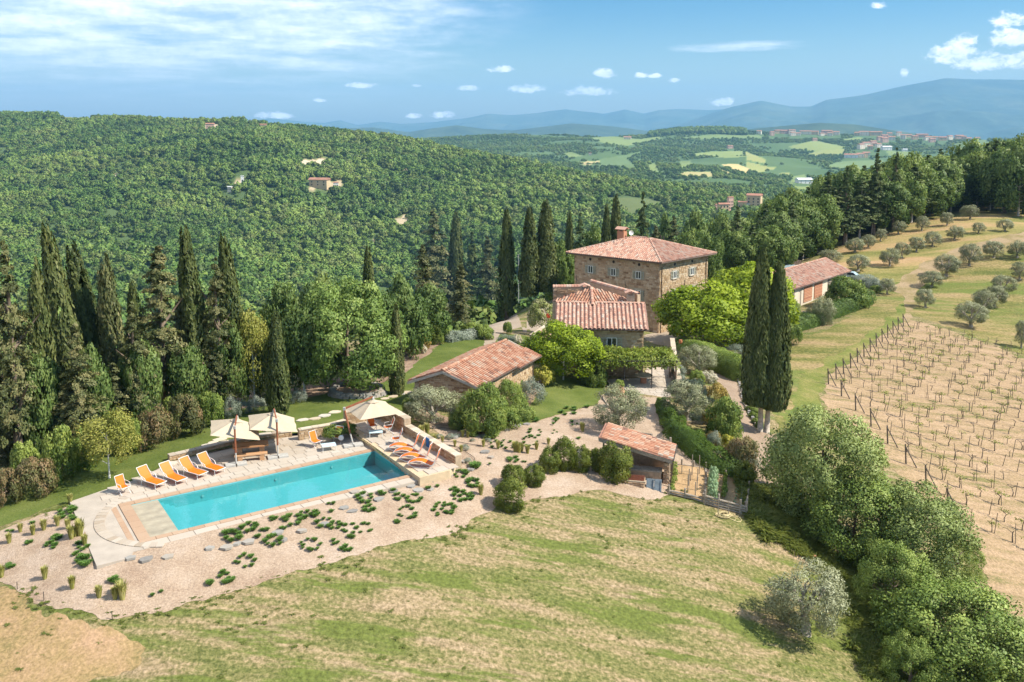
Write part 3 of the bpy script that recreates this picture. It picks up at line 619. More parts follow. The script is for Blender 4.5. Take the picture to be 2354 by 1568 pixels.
# ------------------------------------------------------------------ the annex in front of the villa
def build_annex():
    t = empty('annex', (9, 90, -2.7), label='low stone annex with broad pinkish tiled roof behind the vine pergola', cat='house')
    up = Vector((0,0,1))
    A, B = Vector((4.75, 86.75, 0)), Vector((12.95, 86.15, 0)); u = (B-A).normalized(); n = Vector((u.y, -u.x, 0)); back = -n
    A2, B2 = A+back*9.2, B+back*9.2
    w = walls(t, [A, B, B2, A2], -4.5, 2.05)
    hs = [window(t, A, u, n, 5.15, .62, 1.0, 1.25, sw=.5)]
    fr = stone_frames(A, B, -3.0, 2.0, holes=hs, h=(.15,.26), w=(.25,.6), proud=.05) 
    pieces('stone', w, fr, M['stone_warm'], 'stone', _UB, _UF, 240)
    fr = stone_frames(B, B2, -3.0, 2.0, h=(.16,.28), w=(.28,.6), proud=.05); pieces('stone', w, fr, M['stone_warm'], 'stone', _UB, _UF, 50)
    ze = 2.2; zr = 3.85; o = .55
    eL, eR = A-u*.5+n*.5+up*ze, B+u*.5+n*.5+up*ze; rL, rR = A-u*.5+back*4.3+up*zr, B+u*.5+back*4.3+up*zr; bL, bR = A2-u*.5+back*.5+up*ze, B2+u*.5+back*.5+up*ze
    rf = under(t, MB().box((A+B2)/2+up*(ze-.13), ((B-A).length+.9, 9.9, .05), rz=math.atan2(u.y, u.x)).build('roof', M['wood_grey']))
    roof_face(rf, [eL, eR, rR, rL], 250, 'tile_pink', 'tile_bed_pink', pitch=.415, dia=.27, expo=.40); roof_face(rf, [bR, bL, rL, rR], 0, 'tile_pink', 'tile_bed_pink', pitch=.415, dia=.27)
    cap_line(rf, rL, rR, 20, 'tile_pink')
    g = MB(); k_ = MB()
    for a, b, c in ((A, A2, 'l'), (B, B2, 'r')):
        m_ = (a+b)/2; s = -1 if c == 'l' else 1
        k_.add([a+up*2.05, b+up*2.05, a+back*4.3+up*3.7], [(0,1,2),(2,1,0)])
    under(t, k_.build('gable', M['mortar']))
    g.tube([eL-up*.1, eR-up*.1], .07, 5); under(t, g.build('gutter', M['gutter']))
    dp = MB().tube([eL-up*.15+u*.3, A+u*.1+n*.1+up*1.3, A+u*.1+n*.1-up*3], .045, 5); under(t, dp.build('downpipe', M['white_paint']))
    # the older block behind: low pyramid roof with its corner towards us, tile-topped walls and two chimneys
    pk = Vector((8.35, 92.5, 5.15)); f_, l_, r_, b_ = Vector((8.3, 90.2, 3.7)), Vector((4.3, 93.2, 3.6)), Vector((13.2, 92.8, 3.6)), Vector((9.0, 96.5, 3.6))
    bw = under(t, MB().prism([(f_.x, f_.y), (r_.x, r_.y), (b_.x, b_.y), (l_.x, l_.y)], -4, 3.5).build('rear_wall', M['mortar']))
    for tri in ([l_, f_, pk], [f_, r_, pk], [r_, b_, pk], [b_, l_, pk]): roof_face(rf, tri, 10 if tri[0] in (l_, f_) else 0, 'tile', 'tile_bed_pink', pitch=.33)
    cap_line(rf, f_, pk, 6, 'tile_pink', dia=.34)
    # walls that stand up behind it, capped with tiles
    q0, q1, q2 = Vector((4.55, 97.6, 0)), Vector((8.8, 97.4, 0)), Vector((13.4, 92.6, 0))
    pw = MB()
    for a, b, za, zb_ in ((q0, q1, 4.25, 4.35), (q1, q2, 4.9, 4.35)):
        d = (b-a).normalized(); nn = Vector((d.y, -d.x, 0)); pw.add([a+nn*.25+up*-4, b+nn*.25+up*-4, b-nn*.25+up*-4, a-nn*.25+up*-4, a+nn*.25+up*za, b+nn*.25+up*zb_, b-nn*.25+up*zb_, a-nn*.25+up*za], [(4,5,6,7),(0,1,5,4),(1,2,6,5),(2,3,7,6),(3,0,4,7)])
    pwo = under(t, pw.build('parapet_wall', M['mortar']))
    fr = stone_frames(q0, q1, 2.4, 4.2, h=(.16,.26), w=(.25,.55), proud=.29) ; pieces('stone', pwo, fr, M['stone'], 'stone', _UB, _UF, 30)
    for a, b, za, zb_ in ((q0, q1, 4.25, 4.35), (q1, q2, 4.9, 4.35)):
        cap_line(pwo, a+up*za, b+up*zb_, 25, 'tile_pink', dia=.62, step=.3)
    for px_, py_, Y_, zb_, hh in ((1343.5, 672, 93.2, 3.4, 1.55), (1449.5, 690, 92.0, 3.2, 1.25)):
        c = atY(px_, py_, Y_); cb = Vector((c.x, Y_, 0)); co = under(t, MB().box(cb+up*(zb_+hh/2), (.85,.7,hh), rz=R(-8)).build('chimney', M['stone_warm'] if False else M['lintel']))
        piers = MB()
        for s in (-1, 1): piers.box(cb+Vector((s*.34, 0, zb_+hh+.14)), (.16, .6, .28), rz=R(-8))
        under(co, piers.build('chimney_pier', M['lintel']))
        cap = MB(); z = zb_+hh+.28
        for s in (-1, 1): cap.slab([cb+Vector((s*.62, -.5, z)), cb+Vector((s*.62, .5, z)), cb+Vector((0, .5, z+.24)), cb+Vector((0, -.5, z+.24))][::(-1 if s < 0 else 1)], .06)
        under(co, cap.build('chimney_cap', M['tile_pink']))
build_annex()

# ------------------------------------------------------------------ the stone shed between lawn and gravel
def build_shed():
    t = empty('stone_shed', (-3, 74, -.9), label='long low stone shed with bright terracotta gable roof beside the lawn', cat='shed')
    up = Vector((0,0,1)); eL, eF, eB = Vector((-8.5, 70.15, 1.5)), Vector((-2.65, 68.5, 1.5)), Vector((2.45, 78.9, 1.5))
    g = (eF-eL); s = (eB-eF); gu, su = g.normalized(), s.normalized(); eLB = eL+s
    pk = (eL+eF)/2+up*1.12; pkB = pk+s
    i1 = .42
    P = [eL+gu*i1+su*i1, eF-gu*i1+su*i1, eB-gu*i1-su*i1, eLB+gu*i1-su*i1]
    w = walls(t, P, -2.4, 1.42)
    n = Vector((gu.y, -gu.x, 0)); Lg = (P[1]-P[0]).length
    gm = MB(); a, b = flat(P[0])+up*1.42, flat(P[1])+up*1.42; m_ = (a+b)/2+up*.98; a2, b2 = flat(P[3])+up*1.42, flat(P[2])+up*1.42; m2 = (a2+b2)/2+up*.98
    gm.add([a, b, m_, a2, b2, m2], [(0,1,2),(5,4,3),(1,4,5,2),(3,0,2,5)]); under(t, gm.build('gable', M['mortar']))
    top = lambda x: 1.40+.98*(1-abs(x/Lg*2-1))
    fr = stone_frames(P[0], P[1], -1.4, 2.4, top=top, h=(.10,.19), w=(.2,.5), proud=.04); pieces('stone', w, fr, M['stone'], 'stone', _UB, _UF, 170)
    fr = stone_frames(P[1], P[2], -1.8, 1.38, h=(.11,.2), w=(.22,.5), proud=.04); pieces('stone', w, fr, M['stone_warm'], 'stone', _UB, _UF, 130)
    rf = under(t, MB().tube([pk-up*.14, pkB-up*.14], .09, 4).build('roof', M['wood_grey']))
    # right slope steps down half way along: the far half reaches lower over the wall
    sp = .60; mid_e = eF+s*sp; mid_r = pk+s*sp; slope = (eF-pk)
    roof_face(rf, [eF, mid_e, mid_r, pk], 190, pitch=.30, dia=.225); 
    e2a, e2b = mid_e+slope*.085, eB+slope*.085
    roof_face(rf, [e2a-up*.03, e2b-up*.03, pkB-up*.03, mid_r-up*.03], 80, pitch=.30, dia=.225)
    roof_face(rf, [eLB, eL, pk, pkB], 10, pitch=.30, dia=.225)
    cap_line(rf, pk, pkB, 20)
    ff = MB()
    for a, b in ((eL, pk), (pk, eF)):
        d = (b-a).normalized(); nn = Vector((gu.y, -gu.x, 0)); ff.add([a-up*.02+nn*.03, b-up*.02+nn*.03, b-up*.24+nn*.03, a-up*.24+nn*.03, a-up*.02-nn*.02, b-up*.02-nn*.02, b-up*.24-nn*.02, a-up*.24-nn*.02], [(0,3,2,1),(4,5,6,7),(0,1,5,4),(3,7,6,2)])
    under(t, ff.build('verge_board', M['fascia']))
    gt = MB().tube([eF-up*.1+n*.02, mid_e-up*.1], .06, 5); gt.tube([e2a-up*.12, e2b-up*.12], .06, 5); under(t, gt.build('gutter', M['gutter']))
    under(t, MB().tube([e2b-up*.15-su*.4, flat(P[2])-su*.1+gu*.1+up*.9, flat(P[2])-su*.1+gu*.1-up*2], .045, 5).build('downpipe', M['gutter']))
    q = MB()
    for k in range(5): q.box(flat(P[0])+up*(1.15-k*.42)+gu*.2+n*.03, (.55 if k%2 else .35, .12, .38), rz=math.atan2(gu.y, gu.x))
    under(t, q.build('corner_stone', M['lintel']))
build_shed()

# ------------------------------------------------------------------ the garage on the right
def build_garage():
    t = empty('garage', (50, 138, -4.5), label='long plastered outbuilding with tiled roof below the olive grove', cat='outbuilding')
    up = Vector((0,0,1)); eL, eR = Vector((39.4, 126.0, -1.55)), Vector((55.6, 144.3, -1.55)); u = (eR-eL).normalized(); n = Vector((u.y, -u.x, 0)); n.z = 0; Lw = (eR-eL).length
    rL, rR = eL-n*4.3+up*1.75, eR-n*4.3+up*1.75; bL, bR = eL-n*8.6, eR-n*8.6
    A, B = eL-n*.5+u*.5, eR-n*.5-u*.5; A2, B2 = A-n*7.6, B-n*7.6
    wl = walls(t, [A, B, B2, A2], -6.5, -1.65, 'plaster')
    gm = MB().add([flat(A)-up*1.65, flat(A2)-up*1.65, (flat(A)+flat(A2))/2-up*.1, flat(B)-up*1.65, flat(B2)-up*1.65, (flat(B)+flat(B2))/2-up*.1], [(1,0,2),(3,4,5),(0,3,5,2),(4,1,2,5)]); under(t, gm.build('gable', M['plaster']))
    rf = under(t, MB().tube([rL-up*.14, rR-up*.14], .09, 4).build('roof', M['wood_grey']))
    roof_face(rf, [eL, eR, rR, rL], 230, 'tile_pink', 'tile_bed_pink', pitch=.36, dia=.25); roof_face(rf, [bR, bL, rL, rR], 0, 'tile_pink', 'tile_bed_pink', pitch=.36, dia=.25); cap_line(rf, rL, rR, 0, 'tile_pink')
    under(t, MB().tube([eL-up*.1, eR-up*.1], .07, 5).build('gutter', M['gutter']))
    An = flat(A)
    for a, b, kind in ((.3, 3.3, 'wood'), (6.6, 9.6, 'lattice'), (10.4, 13.4, 'lattice'), (15.6, 19.6, 'wood')):
        Ls = b-a; c = An+u*(a+Ls/2)+n*.03; W = under(t, MB().box(c-up*3.05, (Ls, .05, 2.5), rz=math.atan2(u.y, u.x)).build('opening', M['dark'] if kind != 'lattice' else M['brick']))
        for k in range(11):
            under(W, MB().box(c-up*(4.2-k*.23)+n*.04, (Ls-.06, .07, .13), rz=math.atan2(u.y, u.x), tint=random.random()).build('slat', M['wood_grey'] if kind == 'wood' else M['brick']))
    for cx in (5.4, 21.0): under(t, MB().tube([flat(eL)+u*(cx+.3)-up*1.75, An+u*cx+n*.1-up*2.3, An+u*cx+n*.1-up*5], .05, 5).build('downpipe', M['iron']))
build_garage()

# ------------------------------------------------------------------ the open kitchen hut by the vegetable beds
def build_hut():
    up = Vector((0,0,1)); BL, BR, TR = Vector((6.0, 59.55, .62)), Vector((10.95, 58.5, -.62)), Vector((11.75, 61.55, -.62)); TL = BL+(TR-BR)
    t = empty('kitchen_hut', (9, 60, -2.4), label='small open garden kitchen with sloping orange tiled roof beside the vegetable beds', cat='hut')
    lu = (flat(BR)-flat(BL)).normalized(); sd = (flat(TR)-flat(BR)).normalized(); rz = math.atan2(lu.y, lu.x); n = Vector((lu.y, -lu.x, 0))
    rf = under(t, MB().slab([BL-up*.1, BR-up*.1, TR-up*.1, TL-up*.1], .07).build('roof', M['wood_grey']))
    roof_face(rf, [BR, TR, TL, BL], 290, pitch=.295, dia=.25, expo=.36)
    fb = MB()
    for a, b in ((BL, BR), (TL, TR)):
        fb.add([a-up*.04, b-up*.04, b-up*.3, a-up*.3, a-up*.04+sd*.05, b-up*.04+sd*.05, b-up*.3+sd*.05, a-up*.3+sd*.05], [(0,3,2,1),(4,5,6,7),(0,1,5,4),(3,7,6,2)])
    under(t, fb.build('fascia', M['wood_grey']))
    under(t, MB().tube([BR-up*.08+lu*.06, TR-up*.08+lu*.06], .06, 5).build('gutter', M['iron']))
    for f in (.06, .45, .95):
        for q, base in ((.12, -2.6), (.9, -2.4)):
            p = flat(BL)+lu*((flat(BR)-flat(BL)).length*f)+sd*(3.0*q); zt_ = .62-1.24*f-.12; under(t, MB().box(p+up*(zt_+base)/2, (.12,.12,zt_-base), rz=rz).build('post', M['wood_grey']))
    # low walls, worktop, grill and sheet-iron doors under the roof
    bw = under(t, MB().box(flat(BL)+lu*2.5+sd*2.75-up*2.0, (4.6, .3, 1.6), rz=rz).build('back_wall', M['mortar']))
    o = flat(BL)+lu*2.9+sd*.35; under(t, MB().box(o-up*1.62+sd*.2, (2.9, .8, .12), rz=rz).build('worktop', M['wood_grey']))
    under(t, MB().box(o-up*2.3+sd*.25, (2.8, .6, 1.2), rz=rz).build('counter', M['mortar']))
    rw = flat(BR)-lu*.42+sd*.3; side = under(t, MB().box(rw+sd*.9-up*2.2, (.35, 1.9, 2.4), rz=rz).build('side_wall', M['mortar']))
    a, b = rw-lu*.2-sd*.07, rw+lu*.2-sd*.07; pieces('stone', side, stone_frames(a, b, -3.2, -1.05, h=(.12,.2), w=(.16,.3), proud=.05), M['stone'], 'stone', _UB, _UF, 20)
    gbo = flat(BL)+lu*2.55+n*.75; gb = under(t, MB().box(gbo-up*2.55, (1.45, 1.1, 1.3), rz=rz).build('grill_block', M['mortar']))
    a, b = gbo-lu*.73+n*.56, gbo+lu*.73+n*.56; pieces('stone', gb, stone_frames(a, b, -3.3, -1.95, h=(.09,.16), w=(.16,.4), proud=.04), M['stone'], 'stone', _UB, _UF, 40)
    under(gb, MB().box(gbo-up*1.86+n*.5, (1.6, .12, .1), rz=rz).build('edge', M['lintel']))
    gr = MB()
    for k in range(14): gr.box(gbo-up*1.84+lu*(-.66+k*.1), (.035, 1.0, .04), rz=rz)
    for k in range(7): gr.box(gbo-up*1.79+n*(-.44+k*.145), (1.42, .035, .04), rz=rz)
    under(gb, gr.build('grate', plain('rusty_iron', (.26,.09,.05), .8, var=.2, scale=12)))
    dm = plain('blue_grey_sheet', (.16,.19,.21), .5, metal=.3, var=.2, scale=5)
    do = gbo+lu*1.35+n*.05
    for s in (-.26, .26):
        d = under(t, MB().slab([do+lu*(s-.25)-up*2.95+n*.72, do+lu*(s+.25)-up*2.95+n*.72, do+lu*(s+.25)-up*1.78-n*.1, do+lu*(s-.25)-up*1.78-n*.1], .04).build('hatch_door', dm))
        fr = MB(); 
        for e in (-.23, .23): fr.box(do+lu*(s+e)-up*2.34+n*.36, (.035, .035, 1.38), axes=(lu, n, (up*1.17-n*.82).normalized()))
        under(d, fr.build('door_edge', dm))
    under(t, MB().box(do+lu*.05-up*2.85+n*1.0, (.2,.75,.1), rz=rz).build('plank', M['wood_grey']))
    for k in range(4): under(t, MB().box(flat(BR)-lu*.75+n*.35-up*(2.72-k*.075)+sd*random.uniform(-.02,.02), (.5,.3,.065), rz=rz+random.uniform(-.06,.06), tint=.3+.2*k).build('brick', M['brick']))
    under(t, MB().tube([BR-up*.2+lu*.05, flat(BR)-up*1.2+lu*.02, flat(BR)-up*2.9-lu*.15+n*.1], .045, 5).build('downpipe', M['gutter']))
build_hut()
# iron hoops of the old gate that stand behind the hut
def gate_rail():
    g = empty('garden_gate', (10.8, 63, -2.2), label='dark wooden gate posts with rails behind the tiled kitchen hut', cat='gate')
    pts = [G(x, y) for x, y in ((1466, 1015), (1484, 1012), (1535, 1022))]; up = Vector((0,0,1))
    tops = [(1475.5, 999), (1497.5, 1001.5), (1541.5, 1010)]
    P = [at(x, y, -1.35) for x, y in tops]
    for i, p in enumerate(P): under(g, MB().box(p-up*.45, (.13,.13,1.2), rz=.2).build('post', M['wood_grey']))
    under(g, MB().box((P[0]+P[1])/2+up*.1, ((P[1]-P[0]).length, .08, .1), rz=math.atan2((P[1]-P[0]).y, (P[1]-P[0]).x)).build('rail', M['wood_grey']))
    under(g, MB().tube([P[1]-up*.1, P[2]-up*.05], .04, 5).build('rail', M['wood_grey'])); under(g, MB().tube([P[0]-up*.1, P[0]+Vector((-2.6, 1.2, .35))], .04, 5).build('rail', M['wood_grey']))
gate_rail()
# ------------------------------------------------------------------ pool, decks and garden walls
M['slab'] = ramp_mat('travertine_slab', [(.34,.27,.20),(.41,.34,.27),(.455,.39,.32),(.49,.43,.37)], .8, 3.5, .18, bump=.12)
M['coping'] = ramp_mat('sandstone_coping', [(.35,.22,.14),(.40,.265,.175),(.44,.315,.22)], .75, 4, .25, bump=.12)
M['flag'] = ramp_mat('flagstone', [(.30,.25,.19),(.45,.36,.26),(.55,.46,.35),(.47,.44,.40)], .9, 4, .2, bump=.3)
M['slate'] = ramp_mat('grey_slab', [(.17,.15,.135),(.25,.235,.215),(.32,.30,.27),(.36,.29,.22)], .85, 5, .2, bump=.3)
M['grout'] = plain('grout', (.40,.34,.28), .9, var=.10, scale=1.3, bump=.1)
M['concrete'] = plain('pale_concrete', (.53,.45,.36), .9, var=.12, scale=1.5, bump=.15)
M['pool_plaster'] = plain('aqua_plaster', (.20,.47,.50), .7, var=.05, scale=9, bump=.1)
M['shelf'] = plain('sandy_shelf', (.33,.285,.21), .8, var=.22, scale=1.6, bump=.1)
M['cream_edge'] = plain('cream_render', (.52,.40,.26), .9, var=.1, scale=3)
def water_mat():
    m, nt, b = new_mat('pool_water'); N, L = nt.nodes.new, nt.links.new; nt.nodes.remove(b)
    tr = N('ShaderNodeBsdfTransparent'); tr.inputs[0].default_value = (.55, .90, .93, 1)
    gl = N('ShaderNodeBsdfGlossy'); gl.inputs['Roughness'].default_value = .04; gl.inputs[0].default_value = (1,1,1,1)
    fr = N('ShaderNodeFresnel'); fr.inputs[0].default_value = 1.33
    g = N('ShaderNodeNewGeometry'); n = N('ShaderNodeTexNoise'); n.inputs['Scale'].default_value = 2.2; n.inputs['Detail'].default_value = 3; L(g.outputs['Position'], n.inputs['Vector'])
    bp = N('ShaderNodeBump'); bp.inputs['Strength'].default_value = .12; bp.inputs['Distance'].default_value = .06; L(n.outputs[0], bp.inputs['Height']); L(bp.outputs[0], gl.inputs['Normal']); L(bp.outputs[0], fr.inputs['Normal'])
    mx = N('ShaderNodeMixShader'); L(fr.outputs[0], mx.inputs[0]); L(tr.outputs[0], mx.inputs[1]); L(gl.outputs[0], mx.inputs[2]); L(mx.outputs[0], nt.nodes['Material Output'].inputs[0]); return m
M['water'] = water_mat()
RZP = R(34)
W0, W1, V0, V1 = -7.5, 8.13, -2.5, 2.6                      # the water, in pool coordinates
def in_poly(p, poly):
    c = False
    for i in range(len(poly)):
        a, b = poly[i-1], poly[i]
        if (a[1] > p[1]) != (b[1] > p[1]) and p[0] < (b[0]-a[0])*(p[1]-a[1])/(b[1]-a[1])+a[0]: c = not c
    return c
_SB = np.array([(-.5,-.5,0),(.5,-.5,0),(.5,.5,0),(-.5,.5,0),(-.49,-.49,1),(.49,-.49,1),(.49,.49,1),(-.49,.49,1)], float)
def slab_frames(poly, rows, z, th=.05, hole=None, gap=.02, frame=PL, rot=0.0, wr=(.5,1.1), jt=.006, tint=None):
    """random rectangular paving: rows between v values, cut where it leaves the outline"""
    fr = []
    for a, b in zip(rows[:-1], rows[1:]):
        u = min(p[0] for p in poly)-random.random()*.6; ue = max(p[0] for p in poly)
        while u < ue:
            w = random.uniform(*wr); u0, u1 = u, u+w; u += w; pts = [(u0, a), (u1, a), (u1, b), (u0, b), ((u0+u1)/2, (a+b)/2)]
            k = sum(in_poly(p, poly) for p in pts)
            if k < 4: continue
            if hole and u1 > hole[0] and u0 < hole[1] and b > hole[2] and a < hole[3]: continue
            c = frame((u0+u1)/2, (a+b)/2, z-th); ax = frame(1,0)-frame(0,0); ay = frame(0,1)-frame(0,0)
            fr.append((c, ax*(w-gap), ay*-(b-a-gap), Vector((0,0,th+random.uniform(-jt, jt))), w*(b-a), tint if tint is not None else min(.999, max(0, random.gauss(.55, .22)))))
    return fr
def frame_rows(v0, v1, lo, hi):
    r = [v0]
    while r[-1] < v1-lo*.6: r.append(min(v1, r[-1]+random.uniform(lo, hi)))
    return r
def ring(poly_out, hole, z0, z1, name, mat, kind='structure'):
    """a flat deck with a rectangular opening: outline triangulated around the hole"""
    import bmesh
    bm = bmesh.new()
    def loop(pts): vs = [bm.verts.new(PL(u, v, z1)) for u, v in pts]; return [bm.edges.new((vs[i], vs[(i+1)%len(vs)])) for i in range(len(vs))]
    es = loop(poly_out)
    if hole: es += loop([(hole[0], hole[2]), (hole[1], hole[2]), (hole[1], hole[3]), (hole[0], hole[3])])
    r = bmesh.ops.triangle_fill(bm, use_beauty=True, edges=es)
    g = bmesh.ops.extrude_face_region(bm, geom=bm.faces[:]); dv = [e for e in g['geom'] if isinstance(e, bmesh.types.BMVert)]
    bmesh.ops.translate(bm, verts=dv, vec=(0, 0, z0-z1)); bmesh.ops.recalc_face_normals(bm, faces=bm.faces[:])
    me = bpy.data.meshes.new(name); bm.to_mesh(me); bm.free(); me.materials.append(M[mat]); o = obj(name, me); o['kind'] = kind; return o
def build_pool():
    HO = (W0-.62, 8.14, V0-.45, V1+.40)
    deck = ring(DECK, HO, -1.0, -.03, 'pool_deck', 'grout')
    deck2 = MB().prism([tuple(PL(u, v))[:2] for u, v in RAISED][::-1], -1.2, .26).build('raised_deck', M['cream_edge']); deck2['kind'] = 'structure'
    rows = frame_rows(-8.7, V0-.45, .5, .75)+[]
    fr = slab_frames(DECK, rows, 0.0, hole=HO) + slab_frames(DECK, frame_rows(V0-.45, V1+.4, .55, .8), 0.0, hole=HO) + slab_frames(DECK, [V1+.4, 3.74], 0.0, hole=HO, wr=(.9,1.6))
    # part of the paving by the table is darker flagstone
    out = []
    for f in fr:
        loc = f[0]-PO; u, v = loc.dot(E1), loc.dot(E2)
        if u < -8.3: continue
        t = f[5]*.45+.4
        if v < -4.6 and -4.5 < u < 4.5: t = f[5]*.75
        out.append(f[:5]+(min(.999, t),))
    pieces('paving_slab', deck, out, M['slab'], 'slab', _SB, _UF, 300, jitter=0)
    fr = slab_frames(RAISED, frame_rows(-7.8, 4.05, .55, .8), .30, th=.04, wr=(.6,1.0)); fr = [f[:5]+(f[5]*.6+.3,) for f in fr]
    pieces('paving_slab', deck2, fr, M['slab'], 'slab', _SB, _UF, 120, jitter=0)
    # arc of lighter stones let into the round end
    arc = []
    for k in range(26):
        a = R(118+k*4.9); c = PL(-5.2+4.35*math.cos(a), -.1+4.35*math.sin(a), -.041); d = (E1*math.cos(a)+E2*math.sin(a)); tn = (E2*math.cos(a)-E1*math.sin(a))
        if in_poly((-5.2+4.35*math.cos(a), -.1+4.35*math.sin(a)), DECK): arc.append((c, tn*.36, d*.55*-1, Vector((0,0,.055)), 1, random.choice((.05, .2, .45, .6, .3))))
    pieces('arc_stone', deck, [(f[0], f[1], f[2], Vector((0,0,.052)), 1, f[5]) for f in arc], M['slab'], 'slab', _SB, _UF, 60, jitter=0)
    # the basin, its shallow shelf, the coping and the water
    z = -1.0; b = MB(); q = lambda u, v, zz: PL(u, v, zz)
    b.add([q(W0+2.4,V0,-.80), q(W1,V0,z), q(W1,V1,z), q(W0+2.4,V1,-.80)], [(0,3,2,1)]); 
    for (a, c) in (((W0,V0),(W1,V0)), ((W1,V0),(W1,V1)), ((W1,V1),(W0,V1)), ((W0,V1),(W0,V0))): b.add([q(*a,z), q(*c,z), q(*c,-.04), q(*a,-.04)], [(0,1,2,3)])
    for k in range(3): b.add([q(W0+1.5+.3*k,V0,-.32-.16*k), q(W0+1.8+.3*k,V0,-.32-.16*k), q(W0+1.8+.3*k,V1-2.9*0,-.32-.16*k), q(W0+1.5+.3*k,V1,-.32-.16*k), q(W0+1.8+.3*k,V0,-.48-.16*k), q(W0+1.8+.3*k,V1,-.48-.16*k)], [(0,3,2,1),(1,2,5,4)])
    basin = b.build('pool_basin', M['pool_plaster']); basin['kind'] = 'structure'
    sh = MB().add([q(W0,V0,-.07), q(W0+1.5,V0,-.082), q(W0+1.5,V1,-.082), q(W0,V1,-.07), q(W0+1.5,V0,-.33), q(W0+1.5,V1,-.33)], [(0,3,2,1),(1,2,5,4)]).build('pool_shelf', M['shelf'], basin)
    for u_, v_ in ((-3.4, V0+.03), (1.2, V0+.03), (5.0, V0+.03)):
        MB().lathe([(.02,0),(.075,0),(.075,.03),(.02,.03)], 12).build('pool_lamp', M.setdefault('lamp_rim', plain('lamp_rim', (.40,.55,.55), .5)), basin, loc=PL(u_, v_, -.45), rot=(R(90), 0, RZP))
    MB().lathe([(.02,0),(.17,0),(.17,.02),(.02,.02)], 14).build('drain', M['slate'], basin, loc=PL(6.6, .5, z))
    MB().lathe([(.02,0),(.17,0),(.17,.02),(.02,.02)], 14).build('drain', M['slate'], basin, loc=PL(-4.4, .2, z))
    w = MB().add([q(W0+1.49,V0,-.09), q(W1,V0,-.09), q(W1,V1,-.09), q(W0+1.49,V1,-.09)], [(0,3,2,1)]).build('water', M['water']); w['kind'] = 'structure'
    cop = []
    def strip(u0, u1, v0, v1, along_u, st):
        n_ = max(1, round(((u1-u0) if along_u else (v1-v0))/st))
        for k in range(n_):
            if along_u: a, c_, e, g = u0+(u1-u0)*k/n_, u0+(u1-u0)*(k+1)/n_, v0, v1
            else: a, c_, e, g = u0, u1, v0+(v1-v0)*k/n_, v0+(v1-v0)*(k+1)/n_
            cop.append((PL((a+c_)/2, (e+g)/2, -.06), E1*(c_-a-.006), -E2*(g-e-.006), Vector((0,0,.075)), 1, min(.999, max(0, random.gauss(.5, .2)))))
    strip(HO[0], W1, HO[2], V0, True, .85); strip(HO[0], W1, V1, HO[3], True, .85); strip(HO[0], W0, V0, V1, False, .8)
    pieces('coping_stone', deck, cop, M['coping'], 'coping', _SB, _UF, 80, jitter=0)
    # second band of the same sandstone across the round end
    cop2 = [(PL(HO[0]-.30, -2.3+.78*k, -.083), E1*.30, -E2*.775, Vector((0,0,.062)), 1, .3+.4*random.random()) for k in range(7)]
    pieces('coping_stone', deck, cop2, M['coping'], 'coping', _SB, _UF, 10, jitter=0)
    # pool-side wall of the raised deck
    e = MB().add([q(8.14,V0-.4,-.6), q(8.14,V1+1.3,-.6), q(8.14,V1+1.3,.255), q(8.14,V0-.4,.255)], [(0,1,2,3)])
build_pool()
def garden_wall(name, pts, z0, z1, th, label, mat='stone_warm', cap='flag', budget=120, h=(.09,.17), w=(.16,.42), capw=.06, both=True):
    """dry-stone wall along a line (pool coordinates or world points), stones on both faces and cap stones on top"""
    P = [Vector((p[0], p[1], 0)) for p in pts]; t = empty(name, P[0]+Vector((0,0,z0)), label=label, cat='wall'); fr = []; caps = []
    core = MB()
    for a, b in zip(P[:-1], P[1:]):
        d = (b-a).normalized(); n = Vector((d.y, -d.x, 0)); core.box((a+b)/2+Vector((0,0,(z0+z1)/2)), ((b-a).length, th, z1-z0), rz=math.atan2(d.y, d.x))
        fr += stone_frames(a+n*th/2, b+n*th/2, z0, z1-.02, h=h, w=w, proud=.035)
        if both: fr += stone_frames(b-n*th/2, a-n*th/2, z0, z1-.02, h=h, w=w, proud=.035)
        L_ = (b-a).length; x = 0
        while x < L_-.05:
            l = min(random.uniform(.45, .9), L_-x); c = a+d*(x+l/2); caps.append((c+Vector((0,0,z1)), d*(l-.015), -n*(th+capw*2)*random.uniform(.96,1.05)*-1, Vector((0,0,.06+random.uniform(0,.02))), 1, min(.999, max(0, random.gauss(.5, .2))))); x += l
    w_ = under(t, core.build('core', M['mortar']))
    pieces('stone', t, fr, M[mat], 'stone', _UB, _UF, budget); pieces('cap_stone', t, caps, M[cap], 'cap', _SB, _UF, 60, jitter=0)
    return t
pl2 = lambda u, v: tuple(PL(u, v))[:2]
garden_wall('stone_wall', [pl2(11.35,3.3), pl2(11.35,-3.75)], -.9, .78, .42, 'low stone wall behind the curved orange loungers on the raised deck')
garden_wall('stone_wall', [pl2(11.35,-3.8), pl2(11.35,-7.75)], -.7, 1.28, .48, 'taller stone wall stub beside the two chairs under the single parasol')
garden_wall('stone_wall', [pl2(11.1,-7.9), pl2(8.3,-7.9)], -.7, 1.22, .42, 'stone wall behind the two chairs under the single parasol')
garden_wall('stone_wall', [pl2(8.2,-7.55), pl2(6.9,-7.3), pl2(4.6,-7.45)], -.4, .72, .3, 'low planter wall holding a green shrub at the back of the pool deck')
garden_wall('stone_wall', [pl2(4.5,-8.55), pl2(2.2,-8.95), pl2(0,-8.85), pl2(-2.2,-8.6), pl2(-4.0,-8.4)], -.3, .36, .3, 'low curved retaining wall between the lawn and the picnic table', cap='slab')
